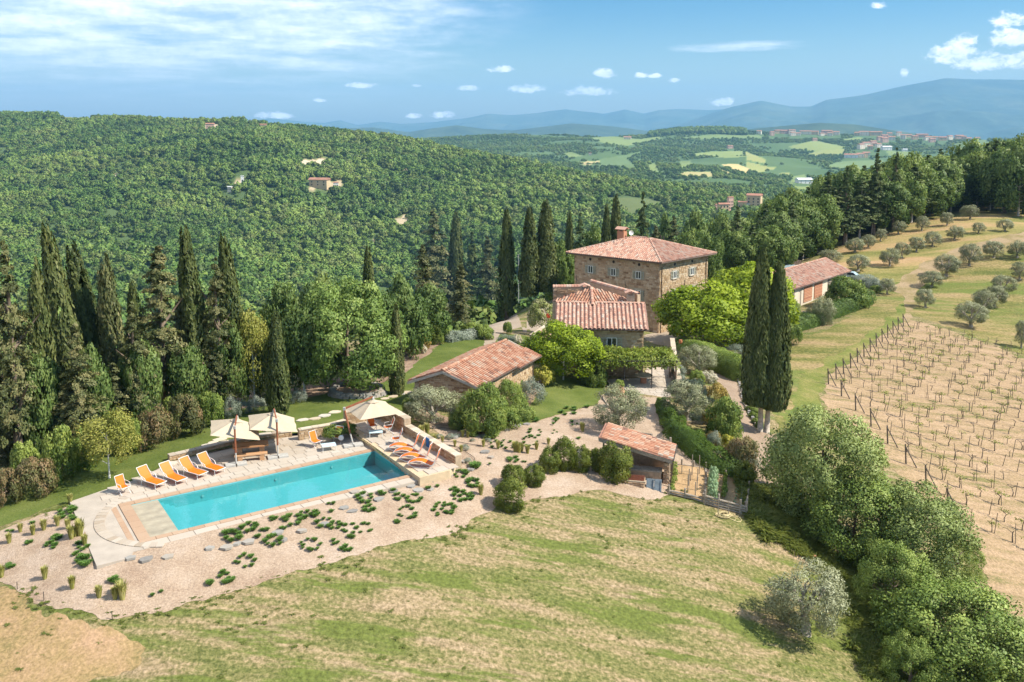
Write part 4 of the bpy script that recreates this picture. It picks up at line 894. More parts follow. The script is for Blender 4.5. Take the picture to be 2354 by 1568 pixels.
# terrace under the vines, and other walls
tr = MB().prism(terr_w[::-1] if True else terr_w, -3.4, -2.66).build('terrace', M['grout']); tr['kind'] = 'structure'
TU = Vector((math.cos(R(8)), math.sin(R(8)), 0)); TV = Vector((-TU.y, TU.x, 0)); TO = Vector((12, 83, 0))
def TF(u, v, z=0.0): return TO+TU*u+TV*v+Vector((0,0,z))
tl = [((Vector((x, y, 0))-TO).dot(TU), (Vector((x, y, 0))-TO).dot(TV)) for x, y in terr_w]
fr = slab_frames(tl, frame_rows(min(p[1] for p in tl), max(p[1] for p in tl), .5, .7), -2.60, frame=TF, wr=(.5,1.0))
fr = [(f[0], f[1], -f[2], f[3], f[4], f[5]*.6+.3) for f in fr]
pieces('paving_slab', tr, fr, M['slab'], 'slab', _SB, _UF, 150, jitter=0)
a_ = [at(x, y, -2.6) for x, y in ((1545, 795), (1552, 850), (1563, 905))]
garden_wall('stone_wall', [tuple(p)[:2] for p in a_], -3.6, -1.75, .4, 'long narrow stone wall with pale capping beside the vine terrace', budget=60)
a_ = [at(x, y, -2.3) for x, y in ((1222, 785), (1262, 757))]
garden_wall('stone_wall', [tuple(p)[:2] for p in a_], -4.6, -1.6, .4, 'stone wall running from the annex towards the driveway', budget=40)
def round_bed():
    c = G(822, 905); t = empty('stone_planter', c, label='round dry stone bed around the foot of the big leafy tree', cat='planter'); fr = []
    for lay in range(3):
        for k in range(26):
            a = k/26*6.283+lay*.11; rr = (2.25+random.uniform(-.06,.06)-lay*.08); p = c+Vector((math.cos(a)*rr, math.sin(a)*rr*.85, -.15+lay*.22)); d = Vector((math.cos(a), math.sin(a), 0)); tn = Vector((-d.y, d.x, 0))
            fr.append((p, tn*random.uniform(.42,.58), d*.42, Vector((0,0,random.uniform(.2,.27))), random.random(), random.uniform(.3,.9)))
    pieces('stone', t, fr, M['slate'], 'stone', _UB, _UF, 78)
    b = MB().lathe([(.05,.38),(1.2,.42),(2.1,.3),(2.1,.0)], 20); b.v = [(x*1, y*.85, z) for x, y, z in b.v]; s_ = b.build('soil', M['bark_mulch'], loc=c); under(t, s_) if False else None; s_.parent = t; s_.location = (0,0,0)
round_bed()
def step_stones():
    pts = [(250,1128,1),(300,1103,0),(0,0,0)][:0]+[(388,1067),(415,1052),(440,1040),(470,1029),(478,1024),(490,1018),(505,1011),(519,1005),(540,998),(552,994),(566,987),(575,1006),(590,978),(612,972),(620,988),(640,968),(662,969),(698,966),(723,963),(747,956),(770,948),(820,945),(842,934),(862,925),(884,917),(903,912),(920,906),(934,903)]
    for k, (x, y) in enumerate(pts):
        p = G(x, y); n_ = random.randint(6, 8); rr = random.uniform(.32, .48); ph = random.random()*6
        poly = [(rr*random.uniform(.75,1.1)*math.cos(ph+6.283*i/n_)*1.25, rr*random.uniform(.75,1.1)*math.sin(ph+6.283*i/n_)*.85) for i in range(n_)]
        o = MB().prism(poly, -.05, .055, tint=random.uniform(.4,.95)).build('stepping_stone', M['flag'], loc=p, rot=(0,0,R(30)))
        tag(o, 'flat pale stepping stone set in the lawn behind the pool', 'stone', 'stepping stones across the lawn')
    pts = [(300,1285),(335,1288),(385,1283),(480,1263),(521,1260),(572,1247),(545,1252),(640,1226),(652,1243),(695,1222),(745,1207),(792,1170),(810,1178),(815,1133),(830,1142),(870,1150),(905,1131),(945,1120),(962,1129),(990,1127),(985,1108),(1008,1101),(1030,1095),(1048,1084),(1066,1062),(1082,1080),(1115,1040),(1128,1053),(1045,1007),(1068,1000),(1100,1004),(1142,997),(1165,990),(1190,980),(1210,977)]
    for k, (x, y) in enumerate(pts):
        p = G(x, y); n_ = random.randint(5, 8); rr = random.uniform(.19, .31); ph = random.random()*6
        poly = [(rr*random.uniform(.7,1.15)*math.cos(ph+6.283*i/n_)*1.35, rr*random.uniform(.7,1.15)*math.sin(ph+6.283*i/n_)) for i in range(n_)]
        o = MB().prism(poly, -.05, .075, tint=random.uniform(.1,.9)).build('flat_stone', M['slate'], loc=p+Vector((0,0,.04)), rot=(0,0,random.uniform(.2,.9)))
        tag(o, 'flat grey stone slab lying on the pale gravel beside grass tufts', 'stone', 'flat stones on the gravel')
step_stones()

# ------------------------------------------------------------------ pool furniture
M['orange'] = plain('orange_sling', (.78,.155,.004), .55, var=.05, scale=30)
M['frame_white'] = plain('white_aluminium', (.62,.61,.59), .35, spec=.5, var=.03)
M['canvas'] = plain('cream_canvas', (.47,.385,.28), .8, var=.05, scale=6)
M['base_slab'] = plain('grey_base_slab', (.42,.40,.37), .85, var=.15, scale=6)
def prof_sheet(prof, w, th=.02):
    m = MB(); n = len(prof); vs = []
    for x, z in prof: vs += [(x, -w/2, z), (x, w/2, z), (x, -w/2, z-th), (x, w/2, z-th)]
    fs = []
    for i in range(n-1): a = i*4; b = a+4; fs += [(a, b, b+1, a+1), (a+2, a+3, b+3, b+2), (a, a+2, b+2, b), (a+1, b+1, b+3, a+3)]
    fs += [(0, 1, 3, 2), ((n-1)*4, (n-1)*4+2, (n-1)*4+3, (n-1)*4+1)]
    return m.add(vs, fs)
def make_lounger(loc, rz, label):
    t = empty('sun_lounger', loc, rz, label, 'sun lounger', 'orange sun loungers left of the picnic table')
    W = .72; prof = [(-.72,1.02),(-.55,.78),(-.3,.52),(-.12,.37),(.05,.325),(.4,.33),(.8,.335),(1.18,.32)]
    prof_sheet(prof[:5], W-.1).build('backrest', M['orange'], t); prof_sheet(prof[4:], W-.1).build('seat', M['orange'], t)
    f = MB()
    for s in (-1, 1): f.tube([(x, s*W/2, z) for x, z in prof], .024, 6)
    f.tube([(-.72,-W/2,1.02), (-.72,W/2,1.02)], .024, 6); f.tube([(1.18,-W/2,.32), (1.18,W/2,.32)], .024, 6); f.build('frame', M['frame_white'], t)
    for x in (-.25, .98):
        for s in (-1, 1): MB().tube([(x, s*W/2, .33), (x+(.04 if x > 0 else -.06), s*W/2, 0)], .022, 6).build('leg', M['frame_white'], t)
    for s in (-1, 1): MB().tube([(-.42, s*(W/2+.02), .63), (-.2, s*(W/2+.05), .60), (.05, s*(W/2+.04), .52), (.18, s*(W/2+.02), .34)], .02, 6).build('armrest', M['frame_white'], t)
    return t
def make_chair(name, loc, rz, label, group, arms=True):
    t = empty(name, loc, rz, label, 'chair', group); W = .56
    prof_sheet([(-.42,1.02),(-.3,.7),(-.2,.44)], W-.08).build('backrest', M['orange'], t); prof_sheet([(-.2,.43),(.05,.40),(.3,.43)], W-.08).build('seat', M['orange'], t)
    f = MB()
    for s in (-1, 1): f.tube([(-.43, s*W/2, 1.04), (-.3, s*W/2, .7), (-.19, s*W/2, .43), (.05, s*W/2, .40), (.31, s*W/2, .43)], .022, 6)
    f.tube([(-.43,-W/2,1.04), (-.43,W/2,1.04)], .022, 6); f.tube([(.31,-W/2,.43), (.31,W/2,.43)], .022, 6); f.build('frame', M['frame_white'], t)
    for s in (-1, 1):
        MB().tube([(-.2, s*W/2, .43), (.3, s*W/2, 0)], .02, 6).build('leg', M['frame_white'], t); MB().tube([(.25, s*W/2, .43), (-.34, s*W/2, 0)], .02, 6).build('leg', M['frame_white'], t)
        if arms: MB().tube([(-.3, s*(W/2+.02), .68), (-.05, s*(W/2+.05), .67), (.22, s*(W/2+.03), .65), (.28, s*W/2, .43)], .02, 6).build('armrest', M['frame_white'], t)
    return t
def make_wave(loc, rz, label):
    t = empty('curved_lounger', loc, rz, label, 'sun lounger', 'curved orange loungers on the raised deck'); W = .66
    prof = [(1.15,.22),(.9,.36),(.55,.46),(.2,.45),(-.1,.34),(-.35,.24),(-.5,.25)]; bk = [(-.5,.25),(-.62,.42),(-.8,.8),(-.94,1.25)]
    prof_sheet(prof, W-.08).build('seat', M['orange'], t); prof_sheet(bk, W-.08).build('backrest', M['orange'], t)
    f = MB()
    for s in (-1, 1):
        f.tube([(x, s*W/2, z) for x, z in prof+bk[1:]], .022, 6); f.tube([(1.15, s*W/2, .22), (.75, s*W/2, .07), (.3, s*W/2, .02), (-.15, s*W/2, .05), (-.4, s*W/2, .16), (-.5, s*W/2, .25)], .022, 6)
        f.tube([(-.72, s*W/2, .6), (-.45, s*W/2, .02), (-.6, s*W/2, .02)], .018, 6)
    f.tube([(1.15,-W/2,.22), (1.15,W/2,.22)], .022, 6); f.tube([(-.94,-W/2,1.25), (-.94,W/2,1.25)], .022, 6); f.tube([(.3,-W/2,.02), (.3,W/2,.02)], .02, 6); f.build('frame', M['frame_white'], t)
    return t
A0 = R(-33)
for k, (x, y) in enumerate(((344, 1113), (394, 1104), (440, 1091), (481, 1081))):
    make_lounger(at(x, y, 0.0), A0+random.uniform(-.05,.05), ['orange lounger beside the lone deckchair, leftmost of the four', 'orange lounger second from the lone deckchair', 'orange lounger third from the deckchair, next to the last one', 'orange lounger nearest to the parasols and picnic table'][k])
make_chair('deck_chair', at(284, 1134, 0), R(-35), 'single orange deckchair standing alone at the round end of the pool deck', 'orange chairs around the pool')
make_chair('deck_chair', at(727, 1027, 0), R(-38), 'orange armless chair with its side to the blue table, left of it', 'orange chairs around the pool', arms=False)
make_chair('deck_chair', at(777, 1017, 0), R(-100), 'orange chair against the planter wall, right of the blue table', 'orange chairs around the pool', arms=False)
make_chair('deck_chair', at(856, 990, .3), R(-65), 'orange armchair on the raised deck facing us in the wall corner', 'orange chairs around the pool')
make_chair('deck_chair', at(893, 994, .3), R(195), 'orange armchair on the raised deck turned sideways against the taller wall', 'orange chairs around the pool')
for k, (x, y) in enumerate(((921, 1023), (932, 1036), (945, 1047), (960, 1060), (979, 1073))):
    if k == 0: make_chair('deck_chair', at(911, 1021, .3), R(188), 'orange low armchair at the upper end of the row of curved loungers', 'orange chairs around the pool')
    else: make_wave(at(x, y, .3), R(180-10), ['', 'curved orange lounger farthest from the gravel, beside the low armchair', 'curved orange lounger second from the low armchair', 'curved orange lounger next to the last one at the gravel end', 'curved orange lounger at the open gravel end of the raised deck'][k])
def low_table(loc, rz, label, w=.95, d=.65):
    t = empty('side_table', loc, rz, label, 'table'); m_ = M.setdefault('pale_blue', plain('pale_blue_metal', (.55,.70,.74), .4, var=.04))
    MB().box((0,0,.36), (w,d,.035)).build('table_top', m_, t)
    for x in (-1, 1):
        for y in (-1, 1): MB().tube([(x*(w/2-.04), y*(d/2-.04), .34), (x*(w/2-.03), y*(d/2-.03), 0)], .02, 5).build('leg', M['frame_white'], t)
low_table(at(756, 1034, 0), R(20), 'low pale blue table between two orange chairs on the pool deck')
low_table(at(864, 1003, .3), R(12), 'low pale blue table on the raised deck under the single parasol')
def picnic():
    g = 'wooden picnic set'; loc = at(577, 1047, 0); rz = R(17)
    t = empty('picnic_table', loc, rz, 'heavy wooden table with plank top under two cream parasols', 'table')
    for k in range(5): MB().box((0,-.42+.21*k,.76), (2.3,.195,.09), tint=random.random()).build('plank', M['wood_table'], t)
    for s in (-1, 1): MB().box((s*.72,0,.36), (.32,.75,.71)).build('leg', M['wood_table'], t)
    for dy, lab in ((-.95, 'heavy wooden bench on the pool side of the picnic table'), (.95, 'heavy wooden bench behind the picnic table by the low wall')):
        b = empty('bench', loc+Vector((-dy*math.sin(rz)*-1*-1, dy*math.cos(rz), 0)), rz, lab, 'bench')
        for k in range(2): MB().box((0,-.1+.2*k,.43), (2.1,.19,.09), tint=random.random()).build('plank', M['wood_table'], b)
        for s in (-1, 1): MB().box((s*.7,0,.19), (.3,.34,.38)).build('leg', M['wood_table'], b)
picnic()
def parasol(foot, crown, label, rz, tilt=0.0, size=3.15, lean=None):
    """cantilever parasol: base slabs, mast, arm over to the crown, eight-rib square canopy"""
    t = empty('parasol', foot, 0, label, 'parasol', 'cream cantilever parasols'); up = Vector((0,0,1)); c = Vector(crown)-Vector(foot)
    for s in (-1, 1): MB().box((s*.36*math.cos(R(22)), s*.36*math.sin(R(22)), .06), (.62,.62,.12), rz=R(22)).build('base_slab', M['base_slab'], t)
    top = Vector((lean or (0,0)) + (2.55,)) if lean else Vector((0,0,2.55))
    MB().tube([(0,0,.1), top*.33], .055, 8).build('mast_foot', M['base_slab'], t)
    MB().tube([top*.33, top], .065, 8).build('mast', M['wood_red'], t); MB().box(top, (.16,.16,.2)).build('bracket', M['base_slab'], t)
    end = c+up*.22; MB().box((top+end)/2, ((end-top).length,.08,.13), axes=((end-top).normalized(), (end-top).cross(up).normalized(), (end-top).cross(up).normalized().cross((end-top).normalized()))).build('arm', M['wood_red'], t)
    MB().lathe([(.05,0),(.11,.05),(.09,.22),(.04,.28)], 8, c=c-up*.05).build('hub', M['base_slab'], t)
    rot = Matrix.Rotation(rz, 3, 'Z'); tl = Matrix.Rotation(tilt, 3, Vector((0.35,-1,0)).normalized()) if tilt else Matrix.Identity(3)
    def P(x, y, z): return c + tl @ (rot @ Vector((x, y, z)))
    h = size/2; dz = -.78; rim = [(-h,-h),(0,-h),(h,-h),(h,0),(h,h),(0,h),(-h,h),(-h,0)]; m = MB(); vs = []
    rings = [.12, .4, .7, 1.0]
    for q in rings:
        for i in range(16):
            a, b = rim[i//2], rim[(i//2+1)%8]; x, y = (a if i%2 == 0 else ((a[0]+b[0])/2, (a[1]+b[1])/2)); sag = -.035*q if i%2 else 0; inn = 1-.03*q if i%2 else 1
            vs.append(P(x*q*inn, y*q*inn, dz*q**1.05+sag))
    fs = [(r_*16+i, r_*16+(i+1)%16, (r_+1)*16+(i+1)%16, (r_+1)*16+i) for r_ in range(3) for i in range(16)]
    m.add(vs, fs); m.build('canopy', M['canvas'], t)
    v = MB(); v.add([P(0,0,.05)]+[P(math.cos(k*.785)*.42, math.sin(k*.785)*.42, -.12) for k in range(8)], [(0, k+1, (k+1)%8+1) for k in range(8)]); v.build('vent', M['canvas'], t)
    for k in range(8):
        x, y = rim[k]; MB().tube([P(x*.08, y*.08, -.06), P(x*.98, y*.98, dz-.03)], .018, 4).build('rib', M['wood_red'], t)
def foot(x, y, z=0): return at(x, y, z)
def over(x, y, Y): return atY(x, y, Y)
f1 = foot(543, 1069); parasol(f1, f1+Vector((-.30, 1.5, 2.62)), 'cream square parasol on a red wooden mast, left of the picnic table', R(18), tilt=R(-12))
f2 = foot(639, 1051); parasol(f2, f2+Vector((-.55, 1.45, 2.62)), 'cream square parasol standing right of the picnic table, its arm slanting left', R(18), tilt=R(-9))
f3 = foot(812, 1025); parasol(f3, f3+Vector((1.15, 1.75, 2.75)), 'cream parasol on a leaning mast over the corner of the raised deck', R(30), lean=(-.62, .35), size=3.1)
tw = MB().box((0,0,.33), (.05,.42,.62)).build('towel', plain('blue_towel', (.03,.13,.33), .95, var=.15, scale=15), loc=PL(11.09,-.35,.3), rot=(0,0,RZP)); tag(tw, 'dark blue towel hanging on the low wall behind the curved loungers', 'towel')
lt = MB().lathe([(.02,0),(.16,0),(.2,.05),(.16,.12),(.02,.12)], 12).build('wall_lamp', M['frame_white'], loc=at(784, 1006, .45), rot=(R(90), 0, R(10))); tag(lt, 'round white lamp on the planter wall beside the orange chair', 'lamp')
# ------------------------------------------------------------------ foliage: crowns are thousands of leaf-sized faces gathered in clumps
M['cypress'] = leaf_mat('cypress_leaf', (.042,.062,.017), (.098,.122,.033), (.19,.20,.068), trans=.2)
M['conifer'] = leaf_mat('conifer_needle', (.060,.070,.024), (.122,.140,.048), (.25,.225,.095), trans=.2)
M['conifer_green'] = leaf_mat('conifer_needle_green', (0.039, 0.067, 0.021), (0.090, 0.129, 0.039), (0.172, 0.201, 0.063), trans=.2)
M['bronze'] = leaf_mat('bronze_needle', (0.091, 0.082, 0.036), (0.255, 0.209, 0.091), (0.473, 0.346, 0.164), trans=.2)
M['broad'] = leaf_mat('oak_leaf', (0.057, 0.098, 0.021), (0.132, 0.196, 0.041), (0.253, 0.310, 0.078))
M['broad_dark'] = leaf_mat('dark_leaf', (.055,.098,.024), (.12,.185,.045), (.24,.30,.09))
M['big_tree'] = leaf_mat('mid_green_leaf', (0.100, 0.165, 0.038), (0.229, 0.322, 0.074), (0.429, 0.501, 0.165))
M['lime'] = leaf_mat('lime_leaf', (0.104, 0.153, 0.010), (0.244, 0.329, 0.017), (0.416, 0.489, 0.043), trans=.35)
M['vine'] = leaf_mat('vine_leaf', (0.094, 0.132, 0.015), (0.209, 0.264, 0.033), (0.396, 0.396, 0.099), trans=.3)
M['olive'] = leaf_mat('olive_leaf', (.125,.135,.062), (.26,.27,.14), (.42,.425,.265), trans=.15)
M['birch'] = leaf_mat('birch_leaf', (0.140, 0.153, 0.025), (0.281, 0.291, 0.057), (0.463, 0.422, 0.113), trans=.3)
M['shrub'] = leaf_mat('shrub_leaf', (0.070, 0.123, 0.024), (0.171, 0.238, 0.045), (0.340, 0.388, 0.091))
M['shrub_light'] = leaf_mat('light_shrub_leaf', (0.105, 0.161, 0.028), (0.224, 0.294, 0.056), (0.378, 0.434, 0.112))
M['photinia'] = leaf_mat('photinia_leaf', (0.066, 0.077, 0.031), (0.160, 0.165, 0.057), (0.330, 0.220, 0.116))
M['hedge'] = leaf_mat('hedge_leaf', (.050,.090,.014), (.105,.170,.026), (.18,.25,.05))
M['grey'] = leaf_mat('lavender_leaf', (0.100, 0.125, 0.085), (0.200, 0.235, 0.170), (0.330, 0.360, 0.290), trans=.15)
M['tuft'] = leaf_mat('green_blade', (0.043, 0.098, 0.016), (0.094, 0.180, 0.029), (0.172, 0.285, 0.060), trans=.2)
M['feather'] = leaf_mat('feather_grass', (0.200, 0.200, 0.040), (0.360, 0.350, 0.090), (0.520, 0.470, 0.200), trans=.25)
M['yellow'] = leaf_mat('spurge_flower', (0.160, 0.200, 0.030), (0.360, 0.360, 0.050), (0.550, 0.480, 0.100), trans=.25)
M['white_flower'] = leaf_mat('white_flower', (0.250, 0.270, 0.130), (0.550, 0.500, 0.360), (0.750, 0.680, 0.550), trans=.25)
M['golden'] = leaf_mat('golden_shrub', (0.140, 0.105, 0.020), (0.290, 0.210, 0.040), (0.420, 0.310, 0.080), trans=.2)
M['sweet'] = leaf_mat('broad_bean_leaf', (0.140, 0.224, 0.098), (0.280, 0.406, 0.210), (0.448, 0.560, 0.336), trans=.2)
M['woods'] = leaf_mat('woodland_leaf', (.048,.092,.020), (.115,.205,.038), (.235,.31,.065), trans=.2, objrand=.34, far=True)
M['pitto'] = leaf_mat('glossy_leaf', (.055,.085,.012), (.135,.175,.024), (.24,.26,.055))
M['elder'] = leaf_mat('elder_leaf', (.12,.155,.03), (.28,.31,.085), (.62,.57,.36), trans=.3)
M['bark'] = plain('brown_bark', (.17,.125,.09), .95, var=.35, scale=5, bump=.5)
M['bark_pale'] = plain('pale_bark', (.42,.36,.30), .9, var=.35, scale=5, bump=.4)
M['bark_white'] = plain('birch_bark', (.60,.57,.52), .9, var=.25, scale=7)
M['bark_olive'] = plain('olive_bark', (.30,.26,.21), .95, var=.3, scale=8, bump=.4)
def unit(v): return v/np.maximum(np.linalg.norm(v, axis=-1, keepdims=True), 1e-9)
def cards(c, nrm, along, L, W, tint, soft=None, mixn=.55):
    """rhombic leaves: centre, facing, long direction, length, width"""
    n = len(c); nrm = unit(nrm)
    if soft is not None:                                   # leaves face outwards, and are shaded partly like the clump they sit on
        sg = np.sign((nrm*soft).sum(-1, keepdims=True)); sg[sg == 0] = 1; nrm = nrm*sg
    t = unit(along-nrm*(along*nrm).sum(-1, keepdims=True)); b = np.cross(nrm, t)
    L = np.broadcast_to(L, n)[:,None]; W = np.broadcast_to(W, n)[:,None]
    V = np.stack([c-t*L*.5, c-b*W*.5-t*L*.05, c+t*L*.5, c+b*W*.5-t*L*.05], 1).reshape(-1, 3)
    F_ = np.arange(n*4).reshape(n, 4); tn = np.repeat(tint, 4)
    nn = np.repeat(unit(unit(soft)*mixn+nrm*(1-mixn)), 4, 0) if soft is not None else None
    return V, F_, tn, nn
def rdir(g, n): return unit(g.normal(size=(n, 3)))
def crown_mesh(name, parts, mat):
    V = np.concatenate([p[0] for p in parts]); o = 0; Fs = []
    for p in parts: Fs.append(p[1]+o); o += len(p[0])
    return mesh_np(name, V, np.concatenate(Fs), mat, tint=np.concatenate([p[2] for p in parts]), normals=np.concatenate([p[3] for p in parts]))
def broad_crown(seed, mat, nclump=46, nleaf=130, leaf=.10, asp=.62, fill=.45, flat_=.0, lump=(.24,.40), drop=0.0, zmin=-.8, name='crown', mixn=.55, var=.14):
    """unit crown, radius 1 about the origin"""
    g = np.random.default_rng(seed); d = rdir(g, nclump*3); d = d[d[:,2] > zmin][:nclump]; nclump = len(d)
    r = g.uniform(fill, .80, nclump)**.7; C0 = d*r[:,None]; rc = g.uniform(*lump, nclump); ct = g.normal(.5, .16, nclump)
    n = nclump*nleaf; k = np.repeat(np.arange(nclump), nleaf); ld = rdir(g, n)
    ld = unit(ld+d[k]*.45+np.array([0,0,.25])); c = C0[k]+ld*(rc[k]*g.uniform(.55, 1.08, n))[:,None]
    c[:,2] -= drop*g.random(n)*.5
    nr = unit(ld+rdir(g, n)*.9); al = rdir(g, n)+np.array([0,0,-.3])
    L = leaf*g.uniform(.7, 1.3, n)
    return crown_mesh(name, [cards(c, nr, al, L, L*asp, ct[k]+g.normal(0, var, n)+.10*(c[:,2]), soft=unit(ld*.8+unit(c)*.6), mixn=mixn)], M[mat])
def cypress_crown(seed, mat='cypress', plumes=150, nleaf=34, ragged=.10, prof=None, name='crown', leaf=(.040,.16)):
    """unit column: height 1, radius 1; upright plumes packed round the axis"""
    g = np.random.default_rng(seed); h = g.beta(1.05, 1.25, plumes)*.93; th = np.arange(plumes)*2.39996+g.normal(0, .3, plumes)
    pf = prof or (lambda t: np.clip(np.minimum(1, .62+t*2.2)*np.clip((1-t), 0, 1)**.50*1.08, .03, 1))
    rr = pf(h+.03)*(1+g.normal(0, ragged, plumes)); ct = g.normal(.48, .17, plumes)
    k = np.repeat(np.arange(plumes), nleaf); n = len(k); s = g.uniform(-.5, .5, n); ph = g.random(n)*6.283
    hl = .055+.035*g.random(plumes); w = .30
    rad = rr[k]*.80+np.cos(ph)*w*np.cos(s*3.0)*pf(h)[k]*.75; tt = th[k]+np.sin(ph)*w*np.cos(s*3.0)*.9/np.maximum(.4, rr[k]+.2)
    rad = rad*np.where(s > 0, 1-.12*s, 1)
    z = np.clip(h[k]+s*hl[k]*2.2, 0, 1.0); z = np.where(z >= .995, .995-g.random(n)*.02, z)
    lim = pf(z)*1.06+.02; rad = np.minimum(rad, lim)
    c = np.stack([np.cos(tt)*rad, np.sin(tt)*rad, z], 1); out = np.stack([np.cos(tt), np.sin(tt), np.full(n, .25)], 1)
    nr = unit(out+rdir(g, n)*.75); al = np.stack([np.cos(tt)*.35, np.sin(tt)*.35, np.full(n, .28)], 1)+rdir(g, n)*.1
    return c, nr, al, ct[k]+g.normal(0, .13, n), out
def cypress_mesh(seed, H=12.0, Rr=1.1, mat='cypress', name='crown', **kw):
    """real-size column so that leaf faces keep their shape"""
    c, nr, al, tn, out = cypress_crown(seed, mat, **kw); g = np.random.default_rng(seed+1); n = len(c)
    c = c*np.array([Rr, Rr, H]); L = g.uniform(.22, .46, n)*(H/12)**.5; al = al*np.array([1,1,3.4]); nr = nr*np.array([1,1,.5])
    return crown_mesh(name, [cards(c, nr, al, L, L*.36, tn, soft=unit(out*np.array([1,1,.35])), mixn=.45)], M[mat])
def conifer_mesh(seed, H=13.0, Rr=2.6, mat='conifer', nbr=120, nleaf=62, low=.06, name='crown', droop=.25, irr=.3, expn=.75, leaf=.38):
    """whorls of irregular boughs round a stem"""
    g = np.random.default_rng(seed); h = low+(1-low)*g.beta(1.0, 1.15, nbr); th = np.arange(nbr)*2.39996+g.normal(0, .4, nbr)
    Lb = Rr*np.clip(1.02-h, .05, 1)**expn*np.clip(1+g.normal(0, irr, nbr), .25, 1.6)*np.minimum(1, .55+(h-low)*3); ct = g.normal(.5, .18, nbr)
    k = np.repeat(np.arange(nbr), nleaf); n = len(k); s = g.beta(1.6, 1.1, n); ln = Lb[k]; wv = .34*np.sin(np.pi*np.clip(s, .15, 1))*ln*.55+.12
    off = g.normal(0, .5, n)*wv; oz = g.normal(0, .32, n)*wv
    x = np.cos(th[k])*ln*s-np.sin(th[k])*off; y = np.sin(th[k])*ln*s+np.cos(th[k])*off; z = h[k]*H+ln*s*.30-droop*ln*s**2*1.4+oz
    c = np.stack([x, y, z], 1); out = unit(np.stack([np.cos(th[k]), np.sin(th[k]), np.full(n, .45)], 1)); nr = unit(out+rdir(g, n)*.95)
    al = np.stack([np.cos(th[k]), np.sin(th[k]), np.full(n, -.2)], 1)+rdir(g, n)*.6; L = leaf*g.uniform(.6, 1.35, n)
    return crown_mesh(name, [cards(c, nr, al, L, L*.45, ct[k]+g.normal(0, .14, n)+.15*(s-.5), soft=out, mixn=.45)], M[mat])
def trunk_mesh(h, r, mat, seed=0, limbs=5, spread=.5, lean=0.0, top=.35, start=.35, name='trunk'):
    """tapered stem with limbs reaching into the crown"""
    g = random.Random(seed); m = MB(); pts = []; n = 6
    for i in range(n+1): t = i/n; pts.append((lean*t*h+g.uniform(-.04,.04)*h*.3*t, g.uniform(-.04,.04)*h*.3*t, t*h))
    m.tube(pts, [r*(1.25 if i == 0 else 1-(1-top)*i/n) for i in range(n+1)], 7)
    for k in range(limbs):
        t = start+(1-start)*k/max(1, limbs); b = Vector(pts[int(t*n)]); a = k*2.4+g.random(); l = spread*h*g.uniform(.7, 1.2)*(1.1-t*.5)
        d = Vector((math.cos(a), math.sin(a), g.uniform(.35, .9))).normalized(); mid = b+d*l*.5+Vector((0,0,l*.05)); m.tube([b, mid, b+d*l+Vector((g.uniform(-.1,.1)*l, g.uniform(-.1,.1)*l, l*.15))], [r*.5*(1-t*.4), r*.32, r*.1], 5)
    return m.mesh(name, M[mat], smooth=True)
def olive_limbs(seed, h=2.2, r=.16, name='trunk', mat='bark_olive', n1=5, n2=3, sp=.8):
    g = random.Random(seed); m = MB(); base = Vector((0,0,0)); fork = Vector((g.uniform(-.1,.1), g.uniform(-.1,.1), h*.32)); m.tube([base, fork*.5+Vector((.05,0,0)), fork], [r*1.3, r, r*.95], 7)
    for k in range(n1):
        a = k*6.283/n1+g.uniform(-.4,.4); e1 = fork+Vector((math.cos(a)*h*.28*sp, math.sin(a)*h*.28*sp, h*g.uniform(.25,.42))); kink = (fork+e1)/2+Vector((g.uniform(-.1,.1), g.uniform(-.1,.1), .08)); m.tube([fork, kink, e1], [r*.6, r*.48, r*.36], 5)
        for q in range(n2):
            a2 = a+g.uniform(-1,1); e2 = e1+Vector((math.cos(a2)*h*.26*sp, math.sin(a2)*h*.26*sp, h*g.uniform(.12,.42))); m.tube([e1, (e1+e2)/2+Vector((g.uniform(-.12,.12), g.uniform(-.12,.12), .05)), e2], [r*.34, r*.24, r*.10], 4)
    return m.mesh(name, M[mat], smooth=True)

